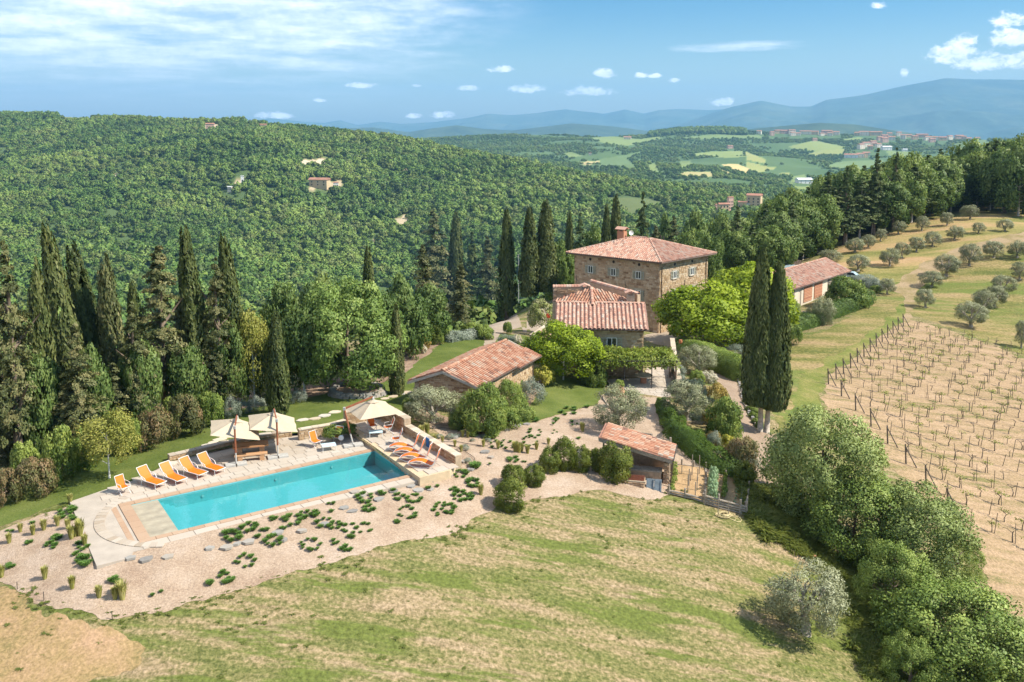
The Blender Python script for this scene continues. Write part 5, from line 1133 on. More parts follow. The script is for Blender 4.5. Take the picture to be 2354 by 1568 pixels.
PR = {}
def protos():
    PR['cypress'] = [cypress_mesh(11+i, 12, 1.1, plumes=230, nleaf=46, ragged=.06+.04*i) for i in range(3)]
    PR['cypress_loose'] = [cypress_mesh(21+i, 12, 1.3, mat='cypress', plumes=210, nleaf=42, ragged=.2) for i in range(2)]
    PR['cypress_grey'] = [cypress_mesh(26, 12, 1.3, mat='conifer', plumes=210, nleaf=42, ragged=.12)]
    PR['conifer'] = [conifer_mesh(31+i, irr=.35, nbr=150, nleaf=95, leaf=.29) for i in range(4)]
    PR['conifer_green'] = [conifer_mesh(41+i, mat='conifer_green', irr=.25, nbr=130, nleaf=80, expn=.85, leaf=.31) for i in range(3)]
    PR['bronze'] = [conifer_mesh(46+i, mat='bronze', irr=.3, nbr=110, nleaf=50) for i in range(1)]
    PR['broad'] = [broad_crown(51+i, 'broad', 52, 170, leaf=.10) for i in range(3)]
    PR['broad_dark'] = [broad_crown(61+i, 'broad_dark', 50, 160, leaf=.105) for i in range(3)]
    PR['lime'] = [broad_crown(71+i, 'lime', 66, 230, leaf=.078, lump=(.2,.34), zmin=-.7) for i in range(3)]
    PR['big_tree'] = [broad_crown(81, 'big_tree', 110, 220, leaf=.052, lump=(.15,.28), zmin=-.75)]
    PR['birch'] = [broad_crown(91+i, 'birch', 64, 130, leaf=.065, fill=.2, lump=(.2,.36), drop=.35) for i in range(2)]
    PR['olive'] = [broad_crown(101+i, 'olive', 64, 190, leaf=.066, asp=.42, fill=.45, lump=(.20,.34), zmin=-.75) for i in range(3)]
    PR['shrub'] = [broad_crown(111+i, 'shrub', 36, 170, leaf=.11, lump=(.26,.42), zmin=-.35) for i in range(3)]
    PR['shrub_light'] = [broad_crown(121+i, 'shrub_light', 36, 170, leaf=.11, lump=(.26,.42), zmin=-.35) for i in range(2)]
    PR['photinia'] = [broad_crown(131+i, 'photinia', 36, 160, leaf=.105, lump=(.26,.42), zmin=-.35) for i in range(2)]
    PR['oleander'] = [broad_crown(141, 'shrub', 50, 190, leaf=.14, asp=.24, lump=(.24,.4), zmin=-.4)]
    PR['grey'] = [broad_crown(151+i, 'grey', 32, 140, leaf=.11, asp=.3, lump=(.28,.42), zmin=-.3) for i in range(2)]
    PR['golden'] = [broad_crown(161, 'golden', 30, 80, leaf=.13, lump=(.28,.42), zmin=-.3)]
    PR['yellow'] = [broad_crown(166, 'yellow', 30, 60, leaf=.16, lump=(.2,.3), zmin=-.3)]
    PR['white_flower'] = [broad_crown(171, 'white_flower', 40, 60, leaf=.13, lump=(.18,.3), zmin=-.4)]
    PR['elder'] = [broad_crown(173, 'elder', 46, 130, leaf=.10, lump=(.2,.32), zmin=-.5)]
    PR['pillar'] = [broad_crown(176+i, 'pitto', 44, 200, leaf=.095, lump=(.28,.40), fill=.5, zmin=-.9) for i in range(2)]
    for k, r_, mt, h_ in (('t_brown', .20, 'bark', 6.0), ('t_pale', .16, 'bark_pale', 6.0), ('t_white', .11, 'bark_white', 4.0)):
        PR[k] = [trunk_mesh(h_, r_, mt, seed=i, limbs=6, spread=.32, start=.45) for i in range(2)]
    PR['t_stem'] = [trunk_mesh(6.0, .2, 'bark', seed=5, limbs=0, top=.25)]
    PR['t_olive'] = [olive_limbs(i) for i in range(3)]
protos()
_cnt = {}
def pick(k):
    _cnt[k] = _cnt.get(k, -1)+1; return PR[k][_cnt[k] % len(PR[k])]
def plant(name, label, cat, kind, base, h, w, group=None, crown_lo=.12, trunk=None, lean=(0, 0), sx=None):
    """a tree or shrub: trunk and crown under one empty at its foot; h and w in metres"""
    base = Vector(base); t = empty(name, base, random.random()*6.28, label, cat, group)
    if lean != (0, 0): t.rotation_euler = (lean[1], lean[0], 0)
    cyl = kind.startswith('cypress'); con = kind.startswith('conifer') or kind == 'bronze'
    if cyl: R0, H0 = (1.1 if kind == 'cypress' else 1.3), 12.0
    if con: R0, H0 = 2.6, 13.0
    z0 = h*crown_lo
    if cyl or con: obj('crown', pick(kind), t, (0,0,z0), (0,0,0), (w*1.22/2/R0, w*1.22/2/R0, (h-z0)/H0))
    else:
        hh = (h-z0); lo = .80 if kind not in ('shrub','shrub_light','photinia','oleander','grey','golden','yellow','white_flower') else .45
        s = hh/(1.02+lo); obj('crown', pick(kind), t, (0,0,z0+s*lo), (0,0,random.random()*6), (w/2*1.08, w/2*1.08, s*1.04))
    if trunk:
        hs = {'t_brown':6.0,'t_pale':6.0,'t_white':4.0,'t_stem':6.0,'t_olive':2.2}[trunk]; q = (z0+(h-z0)*(.62 if not (cyl or con) else .8))/hs if trunk != 't_olive' else h*.85/hs
        th = max(.55, min(1.6, h/8)) if trunk != 't_olive' else q*1.0
        obj('trunk', pick(trunk), t, (0,0,-.15), (0,0,0), (th, th, q) if trunk != 't_olive' else (q*w/h*.95, q*w/h*.95, q))
    return t
def tree_px(name, label, cat, kind, bx, by, ty, wpx, group=None, P=None, **kw):
    """sized from the photograph: foot (bx, by), top ty, width wpx in picture units"""
    P = P or G(bx, by); s = ppm(P); return plant(name, label, cat, kind, P, (by-ty)/s, wpx/s, group, **kw)
# ------------------------------------------------------------------ the row of tall trees left of the lawn
CT = 'cypress tree'; KT = 'conifer tree'
def lean_of(dx, dy): return (math.atan2(dx, dy), 0)
row = [
 ('cypress', 'tall cypress leaning left at the left edge, the highest tip of the left row', 190, 1010, 503, 66, dict(lean=(R(-6),0))),
 ('cypress', 'leaning cypress right behind the tallest one at the left, its tip slightly lower', 243, 985, 545, 74, dict(lean=(R(-7),0))),
 ('conifer', 'ragged bronze conifer at the far left edge with a bare lower trunk', 48, 1092, 552, 108, dict(trunk='t_brown', crown_lo=.14)),
 ('conifer', 'dark ragged conifer cut by the left edge of the picture', -12, 1110, 640, 90, dict(trunk='t_brown')),
 ('cypress_grey', 'greyish pale-tipped cypress between the leaning cypresses and the broad conifer', 283, 990, 577, 66, dict(lean=(R(-3),0))),
 ('cypress_loose', 'thin cypress with rusty dead sprays left of the broad conifer', 322, 975, 640, 46, {}),
 ('conifer', 'broad ragged conifer with bronze tips and a visible bare trunk above the photinia', 382, 966, 561, 118, dict(trunk='t_brown', crown_lo=.16)),
 ('cypress', 'slim dark cypress with a sharp tip left of the yellowish birch', 465, 945, 514, 60, dict(lean=(R(-3),0))),
 ('conifer', 'bronze conifer half hidden between two dark cypresses', 508, 942, 590, 80, dict(trunk='t_brown')),
 ('cypress', 'dark cypress rising behind the yellowish birch', 556, 925, 530, 56, dict(lean=(R(-4),0))),
 ('cypress', 'short plump cypress standing alone on the lawn between birch and round tree', 641, 952, 705, 47, dict(crown_lo=.02)),
 ('cypress', 'cypress tip showing over the right shoulder of the round tree', 852, 872, 561, 37, {}),
 ('cypress', 'slim cypress standing on the lawn left of the stone shed', 913, 906, 693, 34, dict(crown_lo=.02)),
 ('cypress_loose', 'dark cypress hidden behind the leftmost leaning pair', 112, 1055, 585, 60, {}),
 ('conifer', 'ragged conifer filling the gap right of the grey cypress', 318, 1000, 690, 80, dict(trunk='t_brown')),
 ('conifer', 'ragged low conifer behind the small white-stemmed birch', 190, 1060, 740, 100, {}),
]
for k, lab, bx, by, ty, w, kw in row:
    tree_px('cypress' if 'cypress' in k else 'conifer', lab, CT if 'cypress' in k else KT, k, bx, by, ty, w, **kw)
tree_px('birch_tree', 'yellowish airy birch between the dark cypresses and the plump cypress', 'birch tree', 'birch', 585, 925, 700, 100, trunk='t_white', crown_lo=.10)
tree_px('birch_tree', 'small airy birch with a white stem standing on the lawn left of the pool', 'birch tree', 'birch', 252, 1100, 935, 138, trunk='t_white', crown_lo=.26)
tree_px('round_tree', 'big round leafy tree growing out of the dry stone bed', 'tree', 'big_tree', 800, 900, 630, 252, trunk='t_brown', crown_lo=.04)
tree_px('dark_tree', 'dark leafy tree with a pale thin stem left of the big round tree', 'tree', 'broad_dark', 700, 915, 690, 110, trunk='t_white', crown_lo=.16)
for bx, by, ty, w in ((655, 905, 660, 100), (745, 880, 640, 110), (880, 865, 660, 90), (930, 820, 640, 110), (985, 790, 660, 90)):
    tree_px('dark_tree', 'dark leafy tree in the thicket behind the big round tree', 'tree', 'broad_dark', bx, by, ty, w, group='trees behind the big round tree', trunk='t_brown', crown_lo=.05)
for bx, by, ty, w, k in ((20, 1085, 800, 110, 'conifer'), (95, 1075, 790, 100, 'broad_dark'), (160, 1065, 860, 90, 'conifer'), (215, 1035, 800, 90, 'broad_dark'), (270, 1015, 830, 90, 'conifer'), (330, 1000, 780, 90, 'broad_dark'), (430, 965, 780, 90, 'broad_dark'), (480, 950, 760, 80, 'conifer'), (530, 940, 740, 80, 'broad_dark'), (620, 915, 780, 80, 'broad_dark'), (60, 1050, 690, 90, 'conifer'), (420, 930, 680, 80, 'conifer')):
    tree_px('dark_tree', 'dark low tree filling the shade under the left row of cypresses and conifers', 'tree', k, bx, by-4, ty, w, group='dark trees under the left row', crown_lo=.0)
shr = [('photinia', 356, 1028, 940, 78, 'reddish photinia bush at the lawn edge right of the small birch'), ('photinia', 425, 1003, 905, 74, 'reddish photinia bush under the broad conifer trunk'), ('shrub', 485, 976, 893, 60, 'dense green bush right of the two photinias'),
 ('grey', 533, 962, 914, 40, 'silver-grey bush beside the dense green bush'), ('grey', 560, 952, 920, 30, 'smaller silver-grey bush left of the plump cypress'), ('grey', 590, 946, 912, 40, 'silver-grey bush right behind the lawn, next to the plump cypress'), ('grey', 685, 925, 893, 34, 'grey-green bush between plump cypress and stone bed'),
 ('shrub', 140, 1108, 985, 72, 'tall green bush left of the small white-stemmed birch'), ('photinia', 82, 1138, 1050, 82, 'reddish photinia bush near the left edge of the lawn'), ('photinia', 18, 1160, 1075, 62, 'reddish photinia bush cut by the left edge of the picture'), ('shrub', 200, 1075, 985, 60, 'green bush just behind the small birch'),
 ('shrub', 300, 1040, 950, 60, 'green bush between small birch and first photinia'), ('shrub_light', 390, 985, 915, 40, 'bright green bush behind the two photinias'), ('shrub_light', 60, 1105, 1010, 60, 'light green bush behind the left photinias'), ('shrub', 815, 900, 872, 30, 'small dark shrub growing in the dry stone bed'), ('shrub', 845, 897, 878, 24, 'tiny shrub at the right rim of the dry stone bed'),
 ('shrub', 772, 1003, 978, 55, 'low green shrub inside the planter wall at the back of the pool deck'), ('shrub', 800, 995, 972, 40, 'low green shrub in the planter right below the single parasol'),
 ('photinia', 945, 812, 765, 52, 'bronze-green bush behind the slim cypress on the lawn'), ('golden', 978, 800, 770, 30, 'yellowish bush beside the bronze-green bush behind the lawn'), ('shrub', 1003, 792, 750, 30, 'upright green bush at the far end of the lawn'), ('shrub_light', 1022, 785, 745, 26, 'light green upright bush at the far end of the lawn'), ('white_flower', 970, 812, 790, 24, 'pale flowering shrub low behind the lawn'),
 ('shrub', 1166, 768, 738, 20, 'small round bush standing on the driveway edge'), ('shrub_light', 1110, 778, 745, 46, 'bright leafy bush left of the driveway'), ('shrub_light', 1085, 765, 742, 46, 'broad bright bush beyond the lavender bank'), ('white_flower', 1190, 790, 768, 24, 'pale flowering shrub beside the steps to the annex'), ('grey', 1163, 790, 770, 40, 'grey-green cushion left of the pale flowering shrub'),
 ('elder', 1245, 768, 690, 66, 'cream-flowering elder bush at the left corner of the annex')]
for k, bx, by, ty, w, lab in shr: tree_px('bush', lab, 'bush', k, bx, by, ty, w, crown_lo=.0)
# second row: along the drive left of the villa
row2 = [('conifer', 'broad dark conifer left of the double cypress beyond the lawn', 1000, 762, 485, 100, dict(trunk='t_brown', crown_lo=.08)), ('cypress', 'twin-tipped cypress rising from the clump beyond the lawn', 1050, 757, 480, 40, {}), ('conifer_green', 'narrow conifer between the twin-tipped cypress and the dark one', 1086, 757, 530, 50, dict(trunk='t_brown')),
 ('conifer', 'dark conifer with a bare trunk left of the tall thin cypress', 1122, 748, 545, 66, dict(trunk='t_brown', crown_lo=.1)), ('cypress_loose', 'tall thin cypress at the driveway right of the conifer clump', 1165, 735, 478, 40, dict(trunk='t_stem', crown_lo=.06)), ('conifer', 'ragged conifer in front of the clump beyond the lawn', 975, 775, 560, 70, dict(trunk='t_brown')), ('conifer', 'low ragged conifer at the right foot of the conifer clump', 1060, 765, 600, 60, {}), ('conifer_green', 'low pale-green young conifer at the near side of the clump', 1005, 772, 672, 40, {}),
 ('cypress', 'left one of the two cypresses beside the utility pole', 1217, 706, 474, 42, {}), ('cypress', 'tallest dark cypress right of the utility pole', 1254, 694, 457, 50, {}), ]
for k, lab, bx, by, ty, w, kw in row2: tree_px('cypress' if 'cypress' in k else 'conifer', lab, CT if 'cypress' in k else KT, k, bx, by, ty, w, **kw)
# behind the villa: their feet are hidden, so they stand at known distances on the slope
def behind(name, lab, cat, kind, x, Y, ty, w, group=None, **kw):
    a = (x-PX)/F; X = a*Y*1.02; z = ground_z(X, Y); P = Vector((X, Y, z)); q = proj(P); s = ppm(P); dx = (x-q[0])/s; P.x += dx; P.z = ground_z(P.x, P.y)
    top = atY(x, ty, Y); return plant(name, lab, cat, kind, P, top.z-P.z, w/s, group, **kw)
back = [('cypress', 'thin cypress tip left behind the villa', 1307, 150, 480, 26), ('conifer_green', 'dark conifer left behind the villa roof corner', 1332, 148, 490, 50), ('cypress', 'shorter cypress behind the villa chimney', 1391, 152, 468, 28), ('cypress', 'tall cypress behind the villa, left of the chimney', 1412, 155, 444, 36), ('conifer_green', 'pointed conifer behind the villa roof', 1474, 165, 440, 50), ('conifer', 'bronze flat-topped conifer behind the villa ridge', 1545, 165, 498, 62), ('conifer', 'bronze low conifer behind the right half of the villa roof', 1505, 160, 520, 60)]
for k, lab, x, Y, ty, w in back: behind('cypress' if 'cypress' in k else 'conifer', lab, CT if 'cypress' in k else KT, k, x, Y, ty, w)
for x, Y, ty, w, k in ((1285, 142, 560, 60, 'broad'), (1360, 158, 530, 70, 'broad'), (1440, 172, 515, 70, 'broad_dark'), (1585, 160, 530, 80, 'broad'), (1625, 148, 545, 70, 'broad'), (1590, 178, 495, 70, 'broad_dark'), (1650, 185, 500, 80, 'broad'), (1660, 165, 520, 70, 'broad_dark'), (1340, 175, 545, 60, 'broad_dark'), (1530, 190, 505, 70, 'broad_dark')):
    behind('leafy_tree', 'leafy green tree in the wood behind the villa', 'tree', k, x, Y, ty, w, group='leafy trees behind the villa', crown_lo=.05, trunk='t_brown')
# the wood on the right: its edge follows the olive grove
edge = [(1690,655),(1725,648),(1757,640),(1785,628),(1815,612),(1845,598),(1880,583),(1912,572),(1945,560),(1975,548),(2005,541),(2035,533),(2065,524),(2095,512),(2125,503),(2155,494),(2185,488),(2215,484),(2245,481),(2275,483),(2305,488),(2340,496),(2380,502)]
tops = [505,490,500,470,440,455,430,405,420,384,378,395,370,352,372,345,340,352,325,332,312,322,318]
for i, ((x, y), ty) in enumerate(zip(edge, tops)):
    con = i % 3 == 1 or i in (8, 9, 10); P = G(x, y); s = ppm(P)
    k = 'conifer_green' if con else ('broad_dark' if i % 2 else 'broad')
    tree_px('wood_edge_tree', 'conifer with a bare lower trunk at the edge of the wood above the olive grove' if con else 'dark leafy tree at the edge of the wood above the olive grove', KT if con else 'tree', k, x, y, ty+25, 74 if con else 100, group='conifers at the edge of the wood' if con else 'leafy trees at the edge of the wood', P=P, trunk='t_pale', crown_lo=.16 if con else .10)
    for r_ in (1, 2, 3):
        P2 = P+Vector((P.x/P.y*9*r_-random.uniform(0,3), 9*r_+random.uniform(-2,2), 0)); P2.z = ground_z(P2.x, P2.y); s2 = ppm(P2); k2 = random.choice(('broad','broad_dark','broad','conifer_green')); con2 = k2 == 'conifer_green'
        top = atY(x, ty-random.uniform(-24, 3)-(12 if con2 and r_ == 1 else 0), P2.y)
        plant('wood_tree', 'conifer standing inside the wood on the right' if con2 else 'leafy tree inside the wood on the right', KT if con2 else 'tree', k2, P2, max(6, top.z-P2.z), (66 if con2 else 104)/s2, 'conifers inside the wood' if con2 else 'leafy trees inside the wood', crown_lo=.1, trunk='t_brown')
tree_px('conifer', 'pointed fir standing up above the left half of the wood, nearest the valley', KT, 'conifer_green', 1940, 562, 383, 40, trunk='t_brown', crown_lo=.1)
tree_px('conifer', 'tall pointed fir above the wood, the highest of the firs', KT, 'conifer_green', 2008, 541, 343, 52, trunk='t_brown', crown_lo=.1)
tree_px('conifer', 'slender pointed fir right of the highest fir in the wood', KT, 'conifer_green', 2052, 530, 340, 36, trunk='t_brown', crown_lo=.1)
tree_px('cypress', 'dark slim cypress in front of the wood right of the villa', CT, 'cypress', 1680, 655, 520, 26)
# lime-green and garden trees
tree_px('lime_tree', 'bright yellow-green leafy tree right in front of the villa corner', 'tree', 'lime', 1620, 795, 650, 205, trunk='t_brown', crown_lo=.05)
tree_px('lime_tree', 'bright yellow-green tree behind the first one, beside the double cypress', 'tree', 'lime', 1730, 775, 607, 180, trunk='t_brown', crown_lo=.05)
tree_px('lime_tree', 'round bright green tree with a pale stem in front of the annex', 'tree', 'lime', 1295, 874, 744, 162, trunk='t_white', crown_lo=.16)
def double_cypress():
    P = G(1755, 992); s = ppm(P); t = empty('cypress', P, 0, 'massive double-tipped cypress with two bare trunks beside the garden path', 'cypress tree')
    c1 = cypress_mesh(301, 12.2, 1.55, plumes=380, nleaf=60, ragged=.07); c2 = cypress_mesh(302, 11.4, 1.35, plumes=360, nleaf=60, ragged=.08)
    h1, h2 = (992-565)/s, (992-583)/s; sc1 = (h1*.83)/12.2; sc2 = (h2*.83)/11.4
    obj('crown', c1, t, (-.62,0,h1*.165), (0,0,0), (1.0,1.0,sc1)); obj('crown', c2, t, (.75,-.3,h2*.15), (0,0,1), (1.0,1.0,sc2))
    for x in (-.28, .30): MB().tube([(x*.9,0,-.2), (x,0,1.2), (x*1.3,0,4.5)], [.27,.21,.15], 9).build('trunk', M['bark_pale'], t, smooth=True)
double_cypress()
# olives: garden, foreground and grove
def olive_px(lab, bx, by, ty, w, group=None, n='olive_tree'): return tree_px(n, lab, 'olive tree', 'olive', bx, by, ty, w, group, trunk='t_olive', crown_lo=.16)
olive_px('silvery olive tree with twisted bare branches at the front corner of the stone shed', 995, 972, 888, 122)
olive_px('silvery olive tree in the gravel between hut and vine terrace', 1418, 990, 885, 122)
olive_px('small silvery olive tree beside the long narrow wall and the big hedge', 1604, 858, 795, 84)
olive_px('silvery olive tree above the long rolling hedge at the path', 1582, 965, 872, 116)
olive_px('broad silvery olive tree standing alone in the mown field in front', 1852, 1455, 1285, 172)
z6 = lambda x, y: (x/2.842+1655.2, y/2.842+367.8)
grove = [(720,668,150,80,'u'),(900,725,150,105,'d'),(880,605,120,95,'u'),(965,575,95,85,'u'),(1050,530,80,80,'u'),(1165,485,90,88,'u'),(1320,460,90,92,'u'),(1480,430,90,88,'u'),(1635,390,120,98,'u'),(1690,478,85,68,'m'),(1860,465,100,78,'m'),(1530,520,115,92,'m'),(1390,565,110,96,'m'),(1280,600,110,95,'m'),(1190,640,100,105,'m'),(1110,695,130,115,'m'),(1095,880,110,105,'d'),(1480,760,160,145,'r'),(1630,690,140,140,'r'),(1785,640,140,110,'r'),(1940,640,130,115,'r'),(1380,830,150,100,'r'),(1340,965,130,120,'p'),(1640,1090,190,165,'b'),(1720,1000,150,150,'b'),(1790,960,150,140,'s'),(1850,880,150,130,'b'),(1960,780,120,110,'b'),(1970,1230,100,180,'e')]
GL = {'u': ('small olive tree in the uppermost row, nearest the wood', 'olives in the uppermost row'), 'm': ('small olive tree in the row between the upper row and the dirt track', 'olives in the middle row'), 'r': ('grey-green olive tree on the slope just right of the dirt track', 'olives right of the track'), 'b': ('dense dark olive in the lower cluster above the vineyard', 'olives in the lower cluster')}
for x, y, w, h, c in grove:
    a = z6(x, y); lab, gp = GL.get(c, (None, None))
    if c == 'd': lab = 'olive tree just behind the far end of the garage' if y < 800 else 'olive tree on the bank by the clipped hedge, right of the garage'
    if c == 'p': lab = 'pale greyish olive tree lowest beside the dirt track'
    if c == 's': lab = 'silver-grey olive tree amid the dark lower cluster'
    if c == 'e': lab = 'dark olive tree cut by the right edge of the picture'
    olive_px(lab, a[0], a[1], a[1]-h/2.842*1.02, w/2.842*.98, gp)
# shrubs and small plants of the garden (picture units of the full view)
sh2 = [('oleander', 1112, 992, 885, 106, 'big long-leaved oleander bush below the shed gable'), ('oleander', 1170, 955, 875, 70, 'second oleander bush against the sunny shed wall'), ('shrub_light', 1187, 905, 868, 40, 'light green bush against the sunny shed wall'), ('grey', 1222, 925, 868, 56, 'grey-green bush at the lawn edge near the shed wall'), ('yellow', 1248, 888, 842, 56, 'yellow-flowering spurge bush right of the shed'), ('shrub', 1165, 985, 935, 56, 'low green herbs beside the big oleander'), ('shrub_light', 1112, 1000, 975, 70, 'grassy green fringe at the foot of the big oleander'), ('shrub', 1195, 962, 925, 60, 'low leafy bush on the sloping lawn edge'), ('shrub', 945, 965, 910, 40, 'dark green bush at the left foot of the shed olive'), ('shrub', 1050, 985, 945, 40, 'dark bush between shed olive and oleander'),
 ('oleander', 1365, 885, 828, 56, 'dark leafy bush between the round bright tree and the terrace'), ('shrub', 1232, 830, 780, 50, 'dark bush between shed and round bright tree'), ('shrub', 1275, 850, 800, 60, 'dark bush behind the round bright tree stem'),
 ('pillar', 1262, 1083, 1027, 50, 'rounded glossy bush, leftmost of the five in front of the hut'), ('pillar', 1295, 1078, 1003, 50, 'tallest rounded glossy bush of the five left of the hut'), ('pillar', 1335, 1082, 1023, 46, 'rounded glossy bush, middle of the five left of the hut'), ('pillar', 1368, 1082, 1030, 28, 'narrow glossy bush, fourth of the five left of the hut'), ('pillar', 1414, 1102, 1016, 74, 'biggest rounded glossy bush touching the hut roof'),
 ('pillar', 1180, 1120, 1066, 56, 'dense bush with reddish tips, back left of the group of three on the gravel'), ('pillar', 1227, 1113, 1068, 48, 'dense bush, right one of the group of three on the gravel'), ('pillar', 1172, 1170, 1098, 66, 'dense bush, front one of the group of three on the gravel'),
 ('shrub', 1665, 1010, 915, 80, 'big rounded bush right of the rolling hedge, beside the path'), ('golden', 1632, 980, 935, 40, 'golden-brown bush between the hedge and the path'), ('golden', 1645, 920, 880, 50, 'reddish golden cushion beside the white roses'), ('white_flower', 1628, 878, 850, 44, 'white-flowering rose bush beside the path'), ('shrub_light', 1600, 885, 850, 36, 'bright green bush left of the white roses'), ('shrub_light', 1600, 930, 880, 40, 'bright green bush along the narrow wall'), ('golden', 1640, 1020, 990, 34, 'small golden bush behind the rolling hedge'),
 ('grey', 1640, 1030, 990, 30, 'bluish-green cushion in the hedge group beside the path'), ('yellow', 1672, 1035, 998, 40, 'yellow-green bush in the middle of the hedge group'), ('grey', 1652, 1060, 1030, 30, 'second bluish-green cushion in the hedge group'), ('photinia', 1705, 1085, 1000, 74, 'brownish flowering cushion at the right side of the hedge group'), ('grey', 1722, 1085, 1035, 44, 'grey-green round cushion at the lower end of the hedge group'), ('hedgeball', 1712, 1110, 1062, 50, 'dark green round bush at the lower end of the hedge group'),
 ('grey', 1560, 850, 815, 36, 'lavender cushion beside the vine terrace, upper one'), ('grey', 1558, 870, 838, 36, 'lavender cushion beside the vine terrace, middle one'), ('grey', 1562, 890, 858, 32, 'lavender cushion beside the vine terrace, lower one'),
 ('shrub', 1725, 800, 750, 60, 'dark bush under the bright yellow-green trees'), ('grey', 1690, 815, 790, 50, 'bluish bush under the first bright yellow-green tree'), ('shrub', 1818, 790, 740, 44, 'green bush left of the clipped hedge at the garage'), ('shrub', 1945, 705, 640, 84, 'big leafy bush in front of the garage doors'), ('olive', 1885, 745, 680, 60, 'thin silvery bush at the lower end of the garage'), ('shrub', 1815, 745, 690, 50, 'leafy bush at the near corner of the garage'), ('grey', 1850, 745, 715, 50, 'grey bush beside the thin silvery bush at the garage'),
 ('grey', 1985, 655, 630, 60, 'grey-green low bush right beyond the garage'), ('grey', 2010, 665, 640, 40, 'grey-green cushion near the dirt track end'), ('shrub', 2012, 672, 655, 24, 'small dark cushion below the grey-green one')]
for k, bx, by, ty, w, lab in sh2:
    kk = 'pillar' if k == 'hedgeball' else k
    tree_px('bush', lab, 'bush', kk, bx, by, ty, w, crown_lo=.0)
# undergrowth and trees at the bottom right
g_ = np.random.default_rng(500)
def hedge_tree(seed, mat, lab, bx, by, ty, w, lo, nclump=130, nleaf=230, leaf=.042, **kw):
    PR['tmp'] = [broad_crown(seed, mat, nclump, nleaf, leaf=leaf, lump=(.14,.27), **kw)]; _cnt['tmp'] = -1
    t = tree_px('hedgerow_tree', lab, 'tree', 'tmp', bx, by, ty, w, trunk='t_brown', crown_lo=lo); return t
M['hedgerow'] = leaf_mat('hedgerow_leaf', (0.086, 0.123, 0.032), (0.208, 0.261, 0.069), (0.386, 0.434, 0.155), trans=.2)
M['hedgerow2'] = leaf_mat('elm_leaf', (0.078, 0.124, 0.023), (0.178, 0.251, 0.048), (0.342, 0.406, 0.100), trans=.2)
hedge_tree(401, 'hedgerow', 'large grey-green tree beside the garden path, uppermost of the hedgerow', 1885, 1205, 918, 262, .06)
hedge_tree(402, 'hedgerow2', 'dense darker green tree in the hedgerow below the large grey-green one', 1962, 1268, 1075, 240, .0)
hedge_tree(403, 'hedgerow', 'sparse twiggy tree in the hedgerow beside the vineyard posts', 2095, 1345, 1105, 285, .05, nclump=110, nleaf=190, fill=.2)
hedge_tree(404, 'hedgerow2', 'dense green tree at the bottom right corner of the picture', 2185, 1560, 1330, 330, .0, nclump=140)
hedge_tree(405, 'hedgerow', 'dense bushy tree cut by the right bottom corner', 2330, 1600, 1400, 240, .0)
hedge_tree(406, 'hedgerow2', 'dark bush under the sparse twiggy hedgerow tree', 2050, 1420, 1230, 170, .0, nclump=80)
hedge_tree(407, 'hedgerow', 'bush between the sparse tree and the corner tree, by the grass verge', 2150, 1460, 1300, 200, .0, nclump=80)
hedge_tree(408, 'hedgerow2', 'small bush at the bottom edge left of the corner tree', 2090, 1585, 1450, 130, .0, nclump=60)
hedge_tree(409, 'shrub_light', 'light green bush right of the sparse hedgerow tree', 2200, 1330, 1215, 110, .0, nclump=60)
